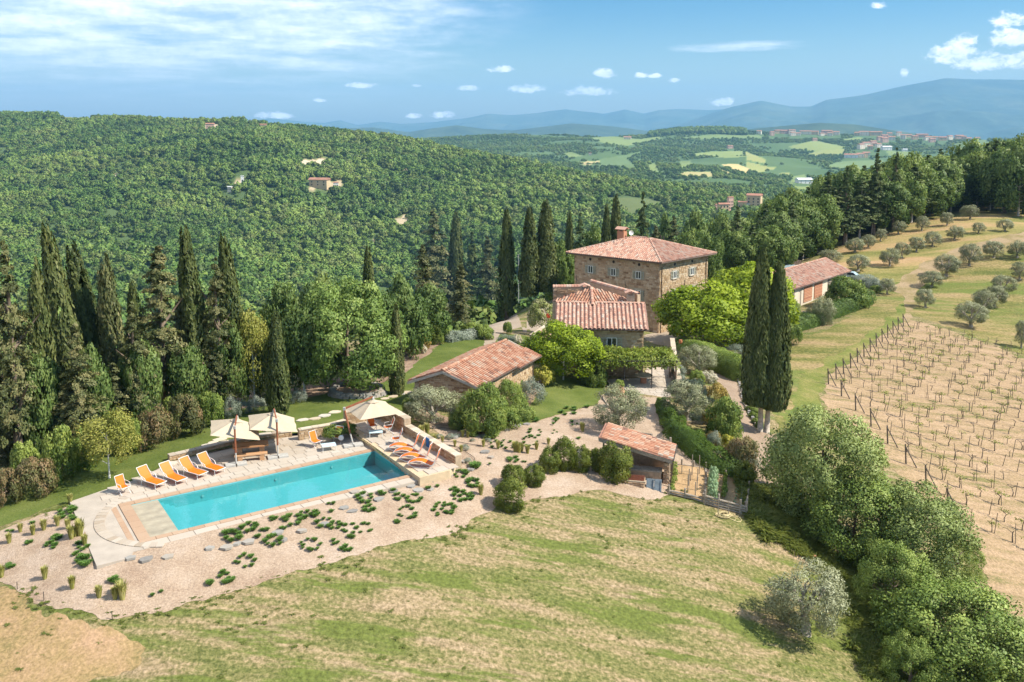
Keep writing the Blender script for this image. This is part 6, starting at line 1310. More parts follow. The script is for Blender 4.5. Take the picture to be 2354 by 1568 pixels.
# ------------------------------------------------------------------ hedges, pergola, pots, beds and small plants
def hedge_along(name, label, pts, w, h, mat, n_per_m2=260, leaf=.12, lump=.18, seed=0, cat='hedge', asp=.5, roundness=1.0):
    """one hedge along a line on the ground: half-round leafy body over a dark inner core of the same leaf"""
    g = np.random.default_rng(seed); P = [np.array(G(x, y)) for x, y in pts]; W = w if isinstance(w, (list, tuple)) else [w]*len(P); H = h if isinstance(h, (list, tuple)) else [h]*len(P)
    segs = [np.linalg.norm(P[i+1]-P[i]) for i in range(len(P)-1)]; Ls = np.concatenate([[0], np.cumsum(segs)]); tot = Ls[-1]; wm, hm = max(W), max(H)
    n = int((wm*.5+hm)*2.2*tot*n_per_m2); s = g.random(n)*(tot+wm*.6)-wm*.3; sc = np.clip(s, 0, tot)
    def at_s(v): return np.stack([np.interp(v, Ls, [p[k] for p in P]) for k in range(3)], 1)
    c0 = at_s(sc); d = at_s(np.clip(sc+.3, 0, tot))-at_s(np.clip(sc-.3, 0, tot)); d[:,2] = 0; d = unit(d); sd = np.stack([-d[:,1], d[:,0], 0*d[:,0]], 1)
    ww = np.interp(sc, Ls, W)/2; hh = np.interp(sc, Ls, H); a = g.random(n)*np.pi; e = .75
    cx = np.sign(np.cos(a))*np.abs(np.cos(a))**e; cz = np.abs(np.sin(a))**e
    over = np.maximum(np.abs(s-sc)/(wm*.3), 0); shr = np.sqrt(np.clip(1-over**2, 0, 1))
    bump = 1+(vnoise(c0[:,0]+cx*2, c0[:,1]+cz*2, .9)-.5)*2*lump+(vnoise(c0[:,0]*3+cx*3, c0[:,1]*3+cz*3, .9)-.5)*lump
    q = g.uniform(.84, 1.06, n)*bump
    c = c0+sd*(cx*ww*shr*q)[:,None]+d*((s-sc)*1.0)[:,None]; c[:,2] += cz*hh*(.35+.65*shr)*q
    out = unit(sd*(cx/ww)[:,None]+np.array([0,0,1])*(cz/hh)[:,None]+d*(np.sign(s-sc)*over)[:,None]*.7+1e-6)
    nr = unit(out+rdir(g, n)*.8); L = leaf*g.uniform(.7, 1.3, n)
    tn = .5+(vnoise(c[:,0], c[:,1]+c[:,2], 1.1)-.5)*.5+g.normal(0, .14, n)
    base = P[0]; V, F_, T_, N_ = cards(c-base, nr, rdir(g, n)+np.array([0,0,.3]), L, L*asp, tn, soft=out, mixn=.55)
    me = mesh_np('foliage', V, F_, M[mat], tint=T_, normals=N_)
    t = empty(name, base, 0, label, cat); obj('foliage', me, t)
    core = MB(); k = max(2, int(tot/.8)); ring_ = []
    for i in range(k+1):
        v = np.array([tot*i/k]); p = at_s(v)[0]; dd = at_s(np.clip(v+.3, 0, tot))[0]-at_s(np.clip(v-.3, 0, tot))[0]; dd[2] = 0; dd /= np.linalg.norm(dd); s_ = np.array([-dd[1], dd[0], 0]); wv = np.interp(v, Ls, W)[0]/2*.78; hv = np.interp(v, Ls, H)[0]*.80
        ring_.append([tuple(p-base+s_*wv*math.cos(b)+np.array([0,0,hv*math.sin(b)-.1])) for b in (0, .6, 1.2, 1.94, 2.54, math.pi)])
    core.add([q_ for r_ in ring_ for q_ in r_], [(i*6+j, i*6+j+1, (i+1)*6+j+1, (i+1)*6+j) for i in range(k) for j in range(5)], .25)
    core.build('inner_core', M[mat], t); return t  # added opaque filler in a darker leaf tint, so no gaps show through
Z10 = lambda x, y: (x/5.4415+1348.6, y/5.4415+950.2)
hedge_along('hedge', 'long rolling dark green hedge curving down beside the gravel', [(1518,935)]+[Z10(*p) for p in ((1010,60),(1080,200),(1200,360),(1330,470),(1460,590),(1600,680),(1740,745),(1860,770))], [1.0,1.5,1.9,2.2,2.3,2.3,2.2,2.0,1.6], [.8,1.0,1.2,1.35,1.4,1.35,1.3,1.2,1.0], 'hedge', seed=5, lump=.25)
hedge_along('hedge', 'broad clipped hedge behind the path, left of the double cypress', [(1572,800),(1600,818),(1635,838),(1670,858),(1708,878)], [2.6,3.0,3.2,3.2,2.6], [1.3,1.7,2.0,2.2,2.2], 'shrub_light', seed=6, leaf=.15, lump=.08)
hedge_along('hedge', 'clipped hedge bank nearest the double cypress, below the garage', [z6(440,1125),z6(500,1112),z6(560,1098),z6(640,1070)], 2.2, [1.9,2.0,2.0,1.7], 'hedge', n_per_m2=90, seed=7, leaf=.2, lump=.1)
hedge_along('hedge', 'clipped hedge bank in the middle below the garage', [z6(648,1050),z6(700,1035),z6(780,1005),z6(880,968)], 2.4, [1.8,2.0,2.0,1.8], 'hedge', n_per_m2=90, seed=8, leaf=.2, lump=.1)
hedge_along('hedge', 'clipped hedge bank at the far end, right of the garage', [z6(890,962),z6(930,950),z6(965,935)], 2.4, 2.0, 'hedge', n_per_m2=80, seed=9, leaf=.22, lump=.1)
hedge_along('hedge', 'low lavender bank along the far edge of the lawn', [(1030,786),(1075,779),(1122,776)], 1.8, 1.1, 'grey', n_per_m2=80, seed=10, leaf=.2)
hedge_along('hedge', 'grey-green low bank beyond the garage', [z6(830,775),z6(900,790),z6(980,830),z6(1040,845)], 2.4, .9, 'grey', n_per_m2=60, seed=12, leaf=.24)
def pergola():
    c = Vector((11.7, 84, -2.6)); t = empty('pergola', c, 0, label='vine-covered pergola shading the paved terrace before the annex', cat='pergola'); up = Vector((0,0,1)); I = Matrix.Translation(-c)
    x0, x1, y0, y1 = 7.6, 15.7, 81.8, 86.1; zt_ = -.05
    for x, y in ((8.0, 82.2), (10.6, 81.9), (13.2, 81.9), (15.5, 82.0), (15.6, 85.6)):
        under(t, MB().tube([(x, y, -2.75), (x, y, zt_)], .05 if x < 15 else .09, 6).build('post', M['iron'] if x < 15 else M['bark']))
    for y in (82.0, 83.4, 84.8, 86.0): under(t, MB().box(((x0+x1)/2, y, zt_+.05), (x1-x0, .08, .1)).build('beam', M['iron']))
    g = np.random.default_rng(77); n = 9500; u = g.random(n); v = g.random(n); x = x0+(x1-x0)*u; y = y0+(y1-y0)*v
    ex = np.minimum(np.minimum(u, 1-u)*8, np.minimum(v, 1-v)*5); edge = np.clip(ex, 0, 1)
    hump = .30+.55*vnoise(x, y, .7)+.25*vnoise(x+5, y, 1.9); zz = zt_+g.uniform(-.45, 1.0, n)*hump*(.5+.5*edge)-(1-edge)*g.random(n)*.75
    x += g.normal(0, .18, n); y += g.normal(0, .18, n); cc = np.stack([x, y, zz], 1)-np.array(c)
    out = unit(np.stack([(u-.5)*(1-edge)*2.5, (v-.5)*(1-edge)*3, np.full(n, .8)], 1)); nr = unit(out+rdir(g, n)*.9); L = g.uniform(.14, .30, n)
    tn = .45+(vnoise(x, y, 1.4)-.5)*.7+g.normal(0, .17, n); V, F_, T_, N_ = cards(cc, nr, rdir(g, n), L, L*.7, tn, soft=out, mixn=.5)
    obj('vine', mesh_np('vine', V, F_, M['vine'], tint=T_, normals=N_), t)
pergola()
def terrace_things():
    p = at(1479, 880, -2.6); t = empty('garden_table', p, 0, 'round stone table with a brick pedestal under the vine pergola', 'table')
    MB().lathe([(.02,.70),(.82,.70),(.85,.73),(.85,.80),(.02,.82)], 24).build('table_top', M['lintel'], t)
    MB().lathe([(.30,0),(.30,.70)], 14).build('pedestal', M['brick'], t)
    urn = ramp_mat('terracotta_urn', [(.45,.25,.14),(.55,.33,.20)], .85, 6, .3)
    p = at(1424, 912, -2.58); t = empty('flower_pot', p, 0, 'large terracotta urn with a small citrus bush at the terrace edge', 'pot')
    MB().lathe([(.22,0),(.36,.12),(.46,.42),(.47,.62),(.38,.85),(.40,.92),(.33,.92),(.28,.86)], 18, tint=.6).build('urn', urn, t, smooth=True)
    obj('foliage', pick('shrub_light'), t, (0,0,1.15), (0,0,0), (.46,.46,.42))
    p = at(1564.5, 790, -1.70); t = empty('flower_pot', p, 0, 'small terracotta pot standing on the upper end of the narrow wall', 'pot')
    MB().lathe([(.10,0),(.19,.12),(.21,.26),(.16,.36),(.19,.42),(.13,.42)], 14, tint=.2).build('urn', ramp_mat('orange_urn', [(.38,.14,.06),(.42,.18,.08)], .8, 6, .3), t, smooth=True)
    red = at(1260.5, 726, -2.0)
    P = G(1258, 765); g = np.random.default_rng(9); n = 60; c = rdir(g, n)*g.uniform(.1,.32,n)[:,None]; V, F_, T_, N_ = cards(c, rdir(g, n), rdir(g, n), .13, .11, g.random(n), soft=c+1e-3)
    fm = leaf_mat('red_bloom', (.35,.01,.01), (.60,.02,.015), (.75,.06,.04)); w_ = atY(1260, 726, 100); o = obj('red_flowers', mesh_np('red_flowers', V, F_, fm, tint=T_, normals=N_), None, w_)
    tag(o, 'clump of bright red flowers in front of the cream-flowering elder', 'flowers')
    wm = MB().tube([w_-Vector((0,0,2.6)), w_], .025, 5).build('stem', M['bark']); wm.parent = o; wm.matrix_parent_inverse = parent_inverse(o)
terrace_things()
def utility_pole():
    P = G(1192, 704); s = ppm(P); h = (704-583)/s; t = empty('utility_pole', P, 0, 'pale concrete utility pole with switch boxes left of the two cypresses', 'pole')
    MB().tube([(0,0,-.3), (0,0,h)], [.16,.10], 8).build('pole', plain('pole_concrete', (.48,.45,.40), .9), t)
    MB().box((0,0,h-.5), (1.3,.09,.09)).build('crossarm', M['iron'], t); MB().box((-.28,-.14,h-1.3), (.35,.25,.55)).build('box', M['fascia'], t)
    for x in (-.5, 0, .5): MB().lathe([(.03,0),(.07,.06),(.03,.22)], 8, c=(x,0,h-.46)).build('insulator', M['white_paint'], t)
utility_pole()
def car(loc, rz, label, col):
    t = empty('parked_car', loc, rz, label, 'car'); body = plain('car_paint', col, .25, spec=.6, var=.02)
    L = [(-2.1,.35),(-2.12,.75),(-1.9,.88),(-1.35,.95),(-.75,1.42),(.75,1.45),(1.35,1.02),(2.0,.86),(2.12,.6),(2.1,.35)]
    m = MB(); n = len(L); vs = [(x, -.86*(1 if z < 1 else .82), z) for x, z in L]+[(x, .86*(1 if z < 1 else .82), z) for x, z in L]
    m.add(vs, [tuple(range(n)), tuple(range(n, 2*n))[::-1]]+[(i, n+i, n+(i+1)%n, (i+1)%n) for i in range(n)]); m.build('body', body, t)
    g = MB(); g.add([(.78,-.66,1.43),(.78,.66,1.43),(1.36,.76,1.05),(1.36,-.76,1.05)], [(0,3,2,1)]); g.v = [(x+.012, y, z+.012) for x, y, z in g.v]; g.build('windscreen', M['glass'], t)
    for s in (-1, 1):
        w = MB(); w.add([(-1.2,s*.83,1.0),(-.7,s*.735,1.38),(.68,s*.735,1.40),(1.2,s*.83,1.05)], [(0,1,2,3) if s > 0 else (3,2,1,0)]); w.v = [(x, y+s*.012, z) for x, y, z in w.v]; w.build('side_window', M['glass'], t)
        for x in (-1.3, 1.35):
            wh = MB().lathe([(.10,0),(.33,0),(.33,.2),(.10,.2)], 14).build('wheel', M['iron'], t, loc=(x, s*.9, .33), rot=(R(90)*s, 0, 0)); MB().lathe([(.02,0),(.2,0),(.2,.012),(.02,.012)], 10).build('rim', M['base_slab'], wh, loc=(0,0,-.012))
        MB().box((2.06, s*.6, .68), (.1,.3,.14)).build('headlight', M['white_paint'], t)
pc = at(*z6(842, 797), -4.0); car(Vector((pc.x, pc.y, ground_z(pc.x, pc.y)+.02)), R(150), 'light blue parked car at the far end of the garage', (.42,.55,.62))
pc = at(*z6(458, 738), -3.6); car(Vector((pc.x, pc.y, ground_z(pc.x, pc.y)+.02)), R(60), 'pale grey-blue car half hidden behind the garage roof', (.40,.50,.53))
q_ = [z6(845, 800), z6(900, 818), z6(938, 800)]; garden_wall('stone_wall', [tuple(G(*p))[:2] for p in q_], -4.9, -3.1, .4, 'stone wall around the parking place at the end of the garage', budget=40)
def log_pile():
    P = G(*z6(475, 690)); t = empty('log_pile', P, .5, 'stack of brown logs at the edge of the wood above the garage', 'logs')
    for r_ in range(3):
        for k in range(7-r_): MB().tube([((k+r_*.5)*.42-1.3, -1.1, .2+r_*.36), ((k+r_*.5)*.42-1.3, 1.1, .2+r_*.36)], .2, 7).build('log', M['bark'], t)
log_pile()
# low green plants and a stone edge along the path by the double cypress
for k, (x, y) in enumerate(((1714,912),(1722,920),(1716,928),(1726,936),(1722,945),(1734,950),(1730,960),(1742,965),(1738,974),(1746,982))):
    tree_px('bush', 'small round green cushion between the path edging and the double cypress', 'bush', 'shrub', x, y, y-13, 19, 'cushions along the path', crown_lo=0)
def edging():
    pts = [(1697,878),(1703,895),(1706,912),(1712,930),(1722,950),(1733,968),(1745,985)]; P = [G(*p) for p in pts]; t = empty('stone_edging', P[0], 0, 'row of rough stones edging the path by the double cypress', 'edging'); fr = []
    for a, b in zip(P[:-1], P[1:]):
        n_ = int((b-a).length/.34)
        for k in range(n_):
            p = a+(b-a)*(k/n_); d = (b-a).normalized(); nn = Vector((-d.y, d.x, 0)); fr.append((p+nn*random.uniform(-.06,.06)-Vector((0,0,.05)), d*random.uniform(.22,.36), nn*random.uniform(.18,.3), Vector((0,0,random.uniform(.16,.34))), 1, random.uniform(.3,.95)))
    pieces('stone', t, fr, M['slate'], 'stone', _UB, _UF, 90)
edging()
# vegetable beds: log borders on posts, stakes, rows of plants, a coiled hose
def beds():
    up = Vector((0,0,1)); m_ = M['wood_grey']
    def run(label, pts, nlog=2, r_=.075):
        P = [G(*p) for p in pts]; t = empty('log_border', P[0], 0, label, 'log border')
        for a, b in zip(P[:-1], P[1:]):
            for k in range(nlog):
                z = .06+k*.17; j = Vector((random.uniform(-.03,.03), random.uniform(-.03,.03), 0)); under(t, MB().tube([a+up*z+j, (a+b)/2+up*(z+random.uniform(-.02,.03)), b+up*z-j], [r_, r_*.9, r_*.8], 7).build('log', m_))
        for p in P: under(t, MB().tube([p-up*.3, p+up*(.30+.17*nlog)], .07, 6).build('post', m_))
    run('log border along the lower edge of the left vegetable bed', [Z10(1030,1010),Z10(1230,1050),Z10(1460,1115)], 2)
    run('stacked log border along the lower edge of the right vegetable bed', [Z10(1480,1135),Z10(1650,1185),Z10(1920,1255),Z10(2000,1275)], 4)
    run('log border between the two vegetable beds', [Z10(1490,800),Z10(1490,690)], 1, .09); run('crooked log border dividing the beds', [Z10(1460,1100),Z10(1485,950),Z10(1492,810)], 1, .09)
    run('crooked pole border on the right side of the right bed', [Z10(1985,1220),Z10(2020,1060),Z10(2030,960),Z10(1995,800)], 2, .08)
    run('thin pole along the upper edge of the left bed', [Z10(1190,650),Z10(1340,672),Z10(1495,690)], 1, .05); run('thin pole along the upper edge of the right bed', [Z10(1560,770),Z10(1740,790),Z10(1960,800)], 1, .05)
    for k, (x, y, h) in enumerate(((1318,780,270),(1408,770,255),(1280,900,215),(1265,985,225),(1388,850,165),(1380,965,180),(1358,1050,200),(1300,850,110),(1190,755,100))):
        P = G(*Z10(x, y)); s = ppm(P); o = MB().tube([(0,0,-.2), (0,0,h/5.4415/s)], .035, 5).build('garden_stake', m_, loc=P); tag(o, 'wooden plant stake standing in the left vegetable bed', 'stake', 'stakes in the left bed')
    for x, y in ((1645,1255),(1772,1300)):
        P = G(*Z10(x, y)); o = MB().tube([(0,0,-.2), (0,0,1.1)], .025, 5).build('garden_stake', m_, loc=P); tag(o, 'thin stake in front of the stacked log border', 'stake', 'stakes by the hose')
    def plant_row(lab, pts, n, w, h, kind, grp):
        P = [Vector(G(*p)) for p in pts]
        for k in range(n):
            t_ = k/(n-1)*(len(P)-1); i = min(len(P)-2, int(t_)); p = P[i]+(P[i+1]-P[i])*(t_-i); plant('vegetable_plant', lab, 'plant', kind, p+Vector((random.uniform(-.05,.05), 0, -.02)), h*random.uniform(.8,1.2), w*random.uniform(.8,1.2), grp, crown_lo=0)
    PR['sweet'] = [broad_crown(190, 'sweet', 24, 50, leaf=.2, asp=.5, zmin=-.5)]; PR['lettuce'] = [broad_crown(191, 'shrub_light', 20, 40, leaf=.25, asp=.6, zmin=-.3)]; PR['leek'] = [broad_crown(192, 'grey', 12, 16, leaf=.4, asp=.12, zmin=-.3)]
    plant_row('bright green leafy plant in the row beside the hut wall', [Z10(1095,650),Z10(1100,800),Z10(1065,975)], 10, .42, .40, 'lettuce', 'leafy row beside the hut')
    plant_row('tall grey-green bean plant in the row at the left of the right bed', [Z10(1590,830),Z10(1580,960),Z10(1570,1130)], 8, .62, .95, 'sweet', 'bean plants in the right bed')
    plant_row('green pea plant in the middle row of the right bed', [Z10(1735,830),Z10(1730,940),Z10(1720,1060)], 7, .34, .55, 'lettuce', 'pea plants in the right bed')
    plant_row('thin blue-green leek in the right bed', [Z10(1945,820),Z10(1940,1000),Z10(1930,1150)], 12, .2, .35, 'leek', 'leeks in the right bed'); plant_row('small seedling in the right bed', [Z10(1850,830),Z10(1880,1000),Z10(1830,1150)], 9, .18, .16, 'sweet', 'seedlings in the right bed')
    hs = MB(); P = G(*Z10(1715, 1290))+up*.05; pts = []
    for k in range(110): a = k*.42; rr = .42+.10*math.sin(k*.7)-.0012*k; pts.append(P+Vector((math.cos(a)*rr*1.2, math.sin(a)*rr*.75, .03+.0012*k+.03*math.sin(k*.9))))
    e = [G(*Z10(x, y))+up*.04 for x, y in ((1800,1330),(1850,1345),(1870,1320),(1790,1285),(1900,1300),(1935,1340),(1925,1365),(1880,1362),(1800,1330))]; pts += e
    hs.tube(pts, .022, 5); o = hs.build('garden_hose', plain('cream_hose', (.58,.47,.25), .6)); tag(o, 'coiled cream garden hose lying by the stacked log border', 'hose')
beds()
# tufts on the gravel
def tuft_mesh(seed, mat, h, r, n=150, lean=.6, wid=.02, name='grass_tuft'):
    g = np.random.default_rng(seed); a = g.random(n)*6.283; r0 = r*.35*np.sqrt(g.random(n)); hh = h*g.uniform(.6, 1.1, n); ln = lean*g.random(n)**.7*r*1.6
    b = np.stack([np.cos(a)*r0, np.sin(a)*r0, np.zeros(n)], 1); d = np.stack([np.cos(a), np.sin(a), np.zeros(n)], 1); sd = np.stack([-np.sin(a), np.cos(a), np.zeros(n)], 1)*wid*g.uniform(.7,1.5,n)[:,None]
    m1 = b+d*(ln*.45)[:,None]+np.array([0,0,1])*(hh*.75)[:,None]; tp = b+d*ln[:,None]+np.array([0,0,1])*(hh*(1-.35*lean*g.random(n)))[:,None]
    V = np.stack([b-sd, b+sd, m1+sd, m1-sd, tp], 1).reshape(-1, 3); i = np.arange(n)*5
    nrm = np.repeat(unit(d*.6+np.array([0,0,.8])), 5, 0)
    me = mesh_np(name, V, [np.stack([i, i+1, i+2, i+3], 1), np.stack([i+3, i+2, i+4], 1)], M[mat], tint=np.repeat(g.normal(.55, .2, n), 5)); return me
TUFT = [tuft_mesh(600+i, 'tuft', .26, .30, n=230) for i in range(4)]; FEATH = [tuft_mesh(620+i, 'feather', .62, .20, n=200, lean=.5, wid=.016) for i in range(3)]
Z1 = lambda x, y: (x/2.4+122.6, y/2.4+888.9); Z2 = lambda x, y: (x/2.743+888.9, y/2.743+735.6); Z6 = lambda x, y: (x/4.263, y/4.263+1072.8)
cl = [(Z1,990,830,42,9,1.25,'w'),(Z1,1080,780,40,7,1.15,'w'),(Z1,1165,795,14,2,.9,'w'),(Z1,1125,832,12,2,.9,'w'),(Z1,1215,855,42,9,1.05,'w'),(Z1,1265,788,14,2,1,'w'),(Z1,1215,735,18,3,1,'w'),(Z1,1320,740,45,7,1.1,'w'),(Z1,1390,710,35,5,1.05,'w'),(Z1,1420,875,52,10,.85,'w'),(Z1,1450,710,26,3,1.1,'w'),(Z1,1500,760,45,6,1,'w'),(Z1,1560,770,32,5,1,'w'),(Z1,1535,695,8,1,1.2,'w'),(Z1,1530,648,16,2,1.1,'w'),(Z1,1640,790,40,6,1,'w'),(Z1,1720,790,42,6,.85,'w'),(Z1,1640,835,18,2,1,'w'),(Z1,1560,865,24,3,.9,'w'),(Z1,1610,900,36,4,1,'w'),
 (Z1,1060,965,52,8,1,'f'),(Z1,940,1040,30,3,.8,'f'),(Z1,975,1075,28,3,1,'f'),(Z1,862,1090,6,1,1.1,'f'),(Z1,340,1080,28,4,1.1,'f'),(Z6,1495,1270,6,1,1,'f'),(Z6,1580,1235,6,1,1,'f'),(Z6,2060,1160,6,1,1.1,'f'),(Z6,2210,1145,6,1,1.2,'f'),(Z6,2290,1100,6,1,1,'f'),(Z6,2200,1055,30,3,.8,'f'),
 (Z1,1720,620,40,7,1.15,'r'),(Z1,1740,680,26,5,1.05,'r'),(Z1,1810,595,18,3,1.1,'r'),(Z1,1875,580,6,1,1.1,'r'),(Z1,1905,612,26,5,1,'r'),(Z1,1990,620,38,9,.95,'r'),(Z1,1925,552,8,1,1,'r'),(Z1,2068,568,8,1,1,'r'),(Z1,2120,555,6,1,.9,'r'),(Z1,1955,700,52,11,.9,'r'),(Z1,1895,752,20,3,.9,'r'),(Z1,2255,610,45,8,.95,'r'),(Z1,2150,680,58,11,.95,'r'),(Z1,2245,490,34,6,1.15,'r'),(Z1,2322,442,10,2,1.9,'r'),(Z2,545,1035,40,8,1.1,'r'),(Z2,430,1080,30,4,.9,'r'),(Z2,500,1120,40,6,.9,'r'),(Z2,390,1195,45,8,.9,'r'),
 (Z1,170,970,34,6,1.2,'l'),(Z1,160,885,30,5,1,'l'),(Z1,130,935,24,4,.8,'l'),(Z1,100,690,24,4,1.2,'l'),(Z1,100,730,20,3,1.1,'l'),(Z1,45,700,26,3,.9,'l'),(Z1,20,740,26,3,.8,'l'),(Z1,20,840,26,3,.9,'l'),(Z1,10,880,14,2,.9,'l'),(Z6,500,780,50,5,1,'l'),(Z6,560,700,50,4,.9,'l'),(Z6,280,750,30,3,.8,'l'),(Z6,90,640,30,2,.9,'l'),(Z6,95,990,40,4,1,'l'),(Z6,600,500,40,4,1,'l'),(Z6,320,560,20,2,.9,'l'),
 (Z2,945,638,20,3,1.2,'u'),(Z2,1050,660,10,1,1.1,'u'),(Z2,1070,630,26,4,1.1,'u'),(Z2,1145,580,45,7,1.35,'u'),(Z2,1260,552,18,2,1.3,'u'),(Z2,930,720,42,7,.9,'u'),(Z2,1060,712,20,3,.7,'u'),(Z2,1180,655,22,3,1,'u'),(Z2,1210,752,8,1,1.1,'u'),(Z2,905,770,50,9,.75,'u'),(Z2,760,790,45,7,.8,'u'),(Z2,690,790,36,5,.9,'u'),(Z2,800,885,28,5,1.15,'u'),(Z2,868,900,14,2,.8,'u'),(Z2,560,930,16,3,1.9,'u'),(Z2,650,912,6,1,.7,'u')]
TL = {'w': 'dark green grass tuft on the gravel along the front edge of the pool deck', 'f': 'dark green grass tuft on the open gravel near the mown field', 'r': 'dark green grass tuft on the gravel in front of the raised deck', 'l': 'dark green grass tuft on the gravel left of the pool deck', 'u': 'dark green grass tuft on the gravel between lawn and hut'}
for f_, x, y, r_, n, sc_, reg in cl:
    for k in range(n):
        if n == 1: dx = dy = 0
        else: a = 6.283*k/n+random.uniform(-.35,.35); q = r_*random.uniform(.75, 1.1) if n > 4 else r_*random.uniform(.3, 1); dx, dy = math.cos(a)*q, math.sin(a)*q*.62
        P = G(*f_(x+dx, y+dy)); s_ = sc_*random.uniform(.42, .74)
        o = obj('grass_tuft', random.choice(TUFT), None, P+Vector((0,0,.03)), (0,0,random.random()*6), (s_, s_, s_*random.uniform(.8,1.1))); tag(o, TL[reg], 'grass tuft', 'grass tufts '+reg.replace('w','along the pool').replace('f','near the field').replace('r','before the raised deck').replace('l','left of the deck').replace('u','between lawn and hut'))
for f_, x, y, s_ in ((Z6,440,1100,1.1),(Z6,708,1195,1.1),(Z6,972,1290,1.1),(Z6,1130,1300,1.1),(Z6,1200,1300,1.5),(Z6,1175,1250,1.2),(Z6,430,625,1.1),(Z6,325,670,1),(Z6,565,580,1),(Z6,665,612,1),(Z6,700,715,1.3),(Z6,740,690,1.1),(Z6,785,680,1.5),(Z6,775,610,1),(Z6,90,755,1),(Z6,830,770,1),(Z6,15,1090,1.1),(Z6,200,645,.9),(Z6,690,360,1),(Z2,220,730,1.3),(Z2,255,720,1.4),(Z2,240,770,1.1),(Z2,480,738,.9),(Z2,512,740,.8),(Z2,300,768,.9),(Z2,352,770,.8),(Z2,610,798,.9),(Z2,812,835,1.4),(Z2,835,840,1.3),(Z2,852,830,1),(Z2,888,845,1.1),(Z2,1020,788,.9),(Z2,1235,702,1.2),(Z2,594,1105,1.2),(Z2,430,798,.8),(Z2,702,812,1),(Z2,945,820,1),(Z2,470,830,.8),(Z2,1228,690,.9)):
    P = G(*f_(x, y)); o = obj('feather_grass', random.choice(FEATH), None, P, (0,0,random.random()*6), (s_*1.1, s_*1.1, s_)); tag(o, 'upright yellow-green feather grass clump on the gravel '+('left of and below the pool deck' if f_ is Z6 else 'between the raised deck and the hut'), 'grass clump', 'feather grass '+('left' if f_ is Z6 else 'right'))
for x, y, w in ((400,748,60),(495,815,60),(510,895,50),(620,740,50),(332,742,44),(440,735,40),(540,765,34),(640,765,40)):
    tree_px('bush', 'low silver-grey cushion plant on the gravel behind the low wall', 'bush', 'grey', *Z2(x, y), Z2(x, y)[1]-w*.5/2.743, w/2.743, 'silver cushions on the gravel', crown_lo=0)
def hoses():
    for k, pts in enumerate((((270,800),(330,790),(430,800),(520,850),(555,880),(540,920),(470,900),(380,860),(380,830),(460,815)), ((260,690),(360,685),(480,700),(600,705),(680,700)), ((300,780),(420,770),(540,790),(640,800)))):
        P = [Vector((p[0], p[1], 0))+Vector((0,0,ground_z(p[0], p[1])+.06)) for p in smooth_poly([tuple(G(*Z2(*q)))[:2] for q in pts], 3)[:-3]]
        o = MB().tube(P, .022, 4).build('irrigation_hose', M['iron']); tag(o, ['black irrigation hose looping on the gravel behind the low wall', 'black irrigation hose below the big oleander', 'straight black irrigation hose between the feather grasses'][k], 'hose')
hoses()
for x, y in ((258, 1425), (101, 1379), (40, 1356)):
    P = G(x, y); o = MB().tube([(0,0,-.1), (0,0,.42)], .018, 5).build('boundary_stake', M['iron'], loc=P); tag(o, 'thin dark stake at the edge between gravel and mown field', 'stake', 'stakes at the gravel edge')
cv = MB().box((0,0,.05), (1.0,.6,.08)).build('manhole_cover', M['brick'], loc=G(1855,1278), rot=(0,0,.2)); tag(cv, 'small reddish cover plate in the grass left of the hedgerow', 'cover')

# mown grass standing on the field: clumps of blades, coloured by the same patches as the ground under them
def proj_px(X, Y): return HY+(HC-zt(X, Y))*F/Y
def grass():
    M['tall_grass'] = leaf_mat('tall_grass_blade', (.10,.135,.022), (.18,.22,.04), (.30,.31,.08), trans=.45)
    g = np.random.default_rng(71); tall = [tuft_mesh(660+i, 'tall_grass', .38, .32, n=44, lean=1.1, wid=.022, name='clump') for i in range(3)]
    n = 52000; X = g.uniform(-30, 34, n); Y = 31+g.random(n)**1.2*35; P = np.stack([X, Y], 1); k = np.ones(n, bool); x_, y_ = PX+F*X/Y, HY+(HC-zt(X, Y))*F/Y
    k &= (x_ > -80) & (x_ < 2160) & (y_ < 1700) & (y_ > 1120)
    for nm in ('gravel_garden', 'garden_path', 'vegetable_bed', 'vegetable_bed.001', 'vineyard_soil', 'lawn', 'lawn.001'):
        if nm in ZONES: k &= sdf(ZONES[nm], X, Y) < (.12*g.normal(size=n)-.02 if nm == 'gravel_garden' else 0)
    k &= sdf(deck_w, X, Y) < 0
    k &= (vnoise(X, Y, .5)+g.random(n)*.7 > .75)
    X, Y = X[k], Y[k]; from_ = globals()
    M['weed'] = leaf_mat('green_grass_blade', (.09,.12,.022), (.16,.195,.04), (.26,.27,.08), trans=.45); weed = [tuft_mesh(670+i, 'weed', .045, .19, n=44, lean=1.5, wid=.03, name='clump') for i in range(4)]
    w = g.random(len(X)) < .035
    e = np.array(ZONES['gravel_garden']); m_ = 420; i = g.integers(0, len(e), m_); f = g.random(m_)[:,None]; Q = e[i-1]*(1-f)+e[i]*f+g.normal(0, .22, (m_, 2)); q = proj_px(Q[:,0], Q[:,1]); ok = (q > 1135) & (sdf(deck_w, Q[:,0], Q[:,1]) < -.1); Q = Q[ok]
    X = np.concatenate([X[w], Q[:,0]]); Y = np.concatenate([Y[w], Q[:,1]]); w = np.ones(len(X), bool)
    scatter_later.append(('weeds', np.stack([X[w]+.1, Y[w], zt(X[w]+.1, Y[w])], 1), g.uniform(.3, .65, int(w.sum())), weed))
    v = np.array(ZONES['grass_verge']); n = 9000; X = g.uniform(v[:,0].min(), v[:,0].max(), n); Y = g.uniform(v[:,1].min(), v[:,1].max(), n); k = sdf(v, X, Y)+g.normal(0, .4, n) > .0; X, Y = X[k], Y[k]
    scatter_later.append(('grass', np.stack([X, Y, zt(X, Y)], 1), g.uniform(.5, 1.2, len(X))*(.5+vnoise(X, Y, .5)), tall))
scatter_later = []
grass()
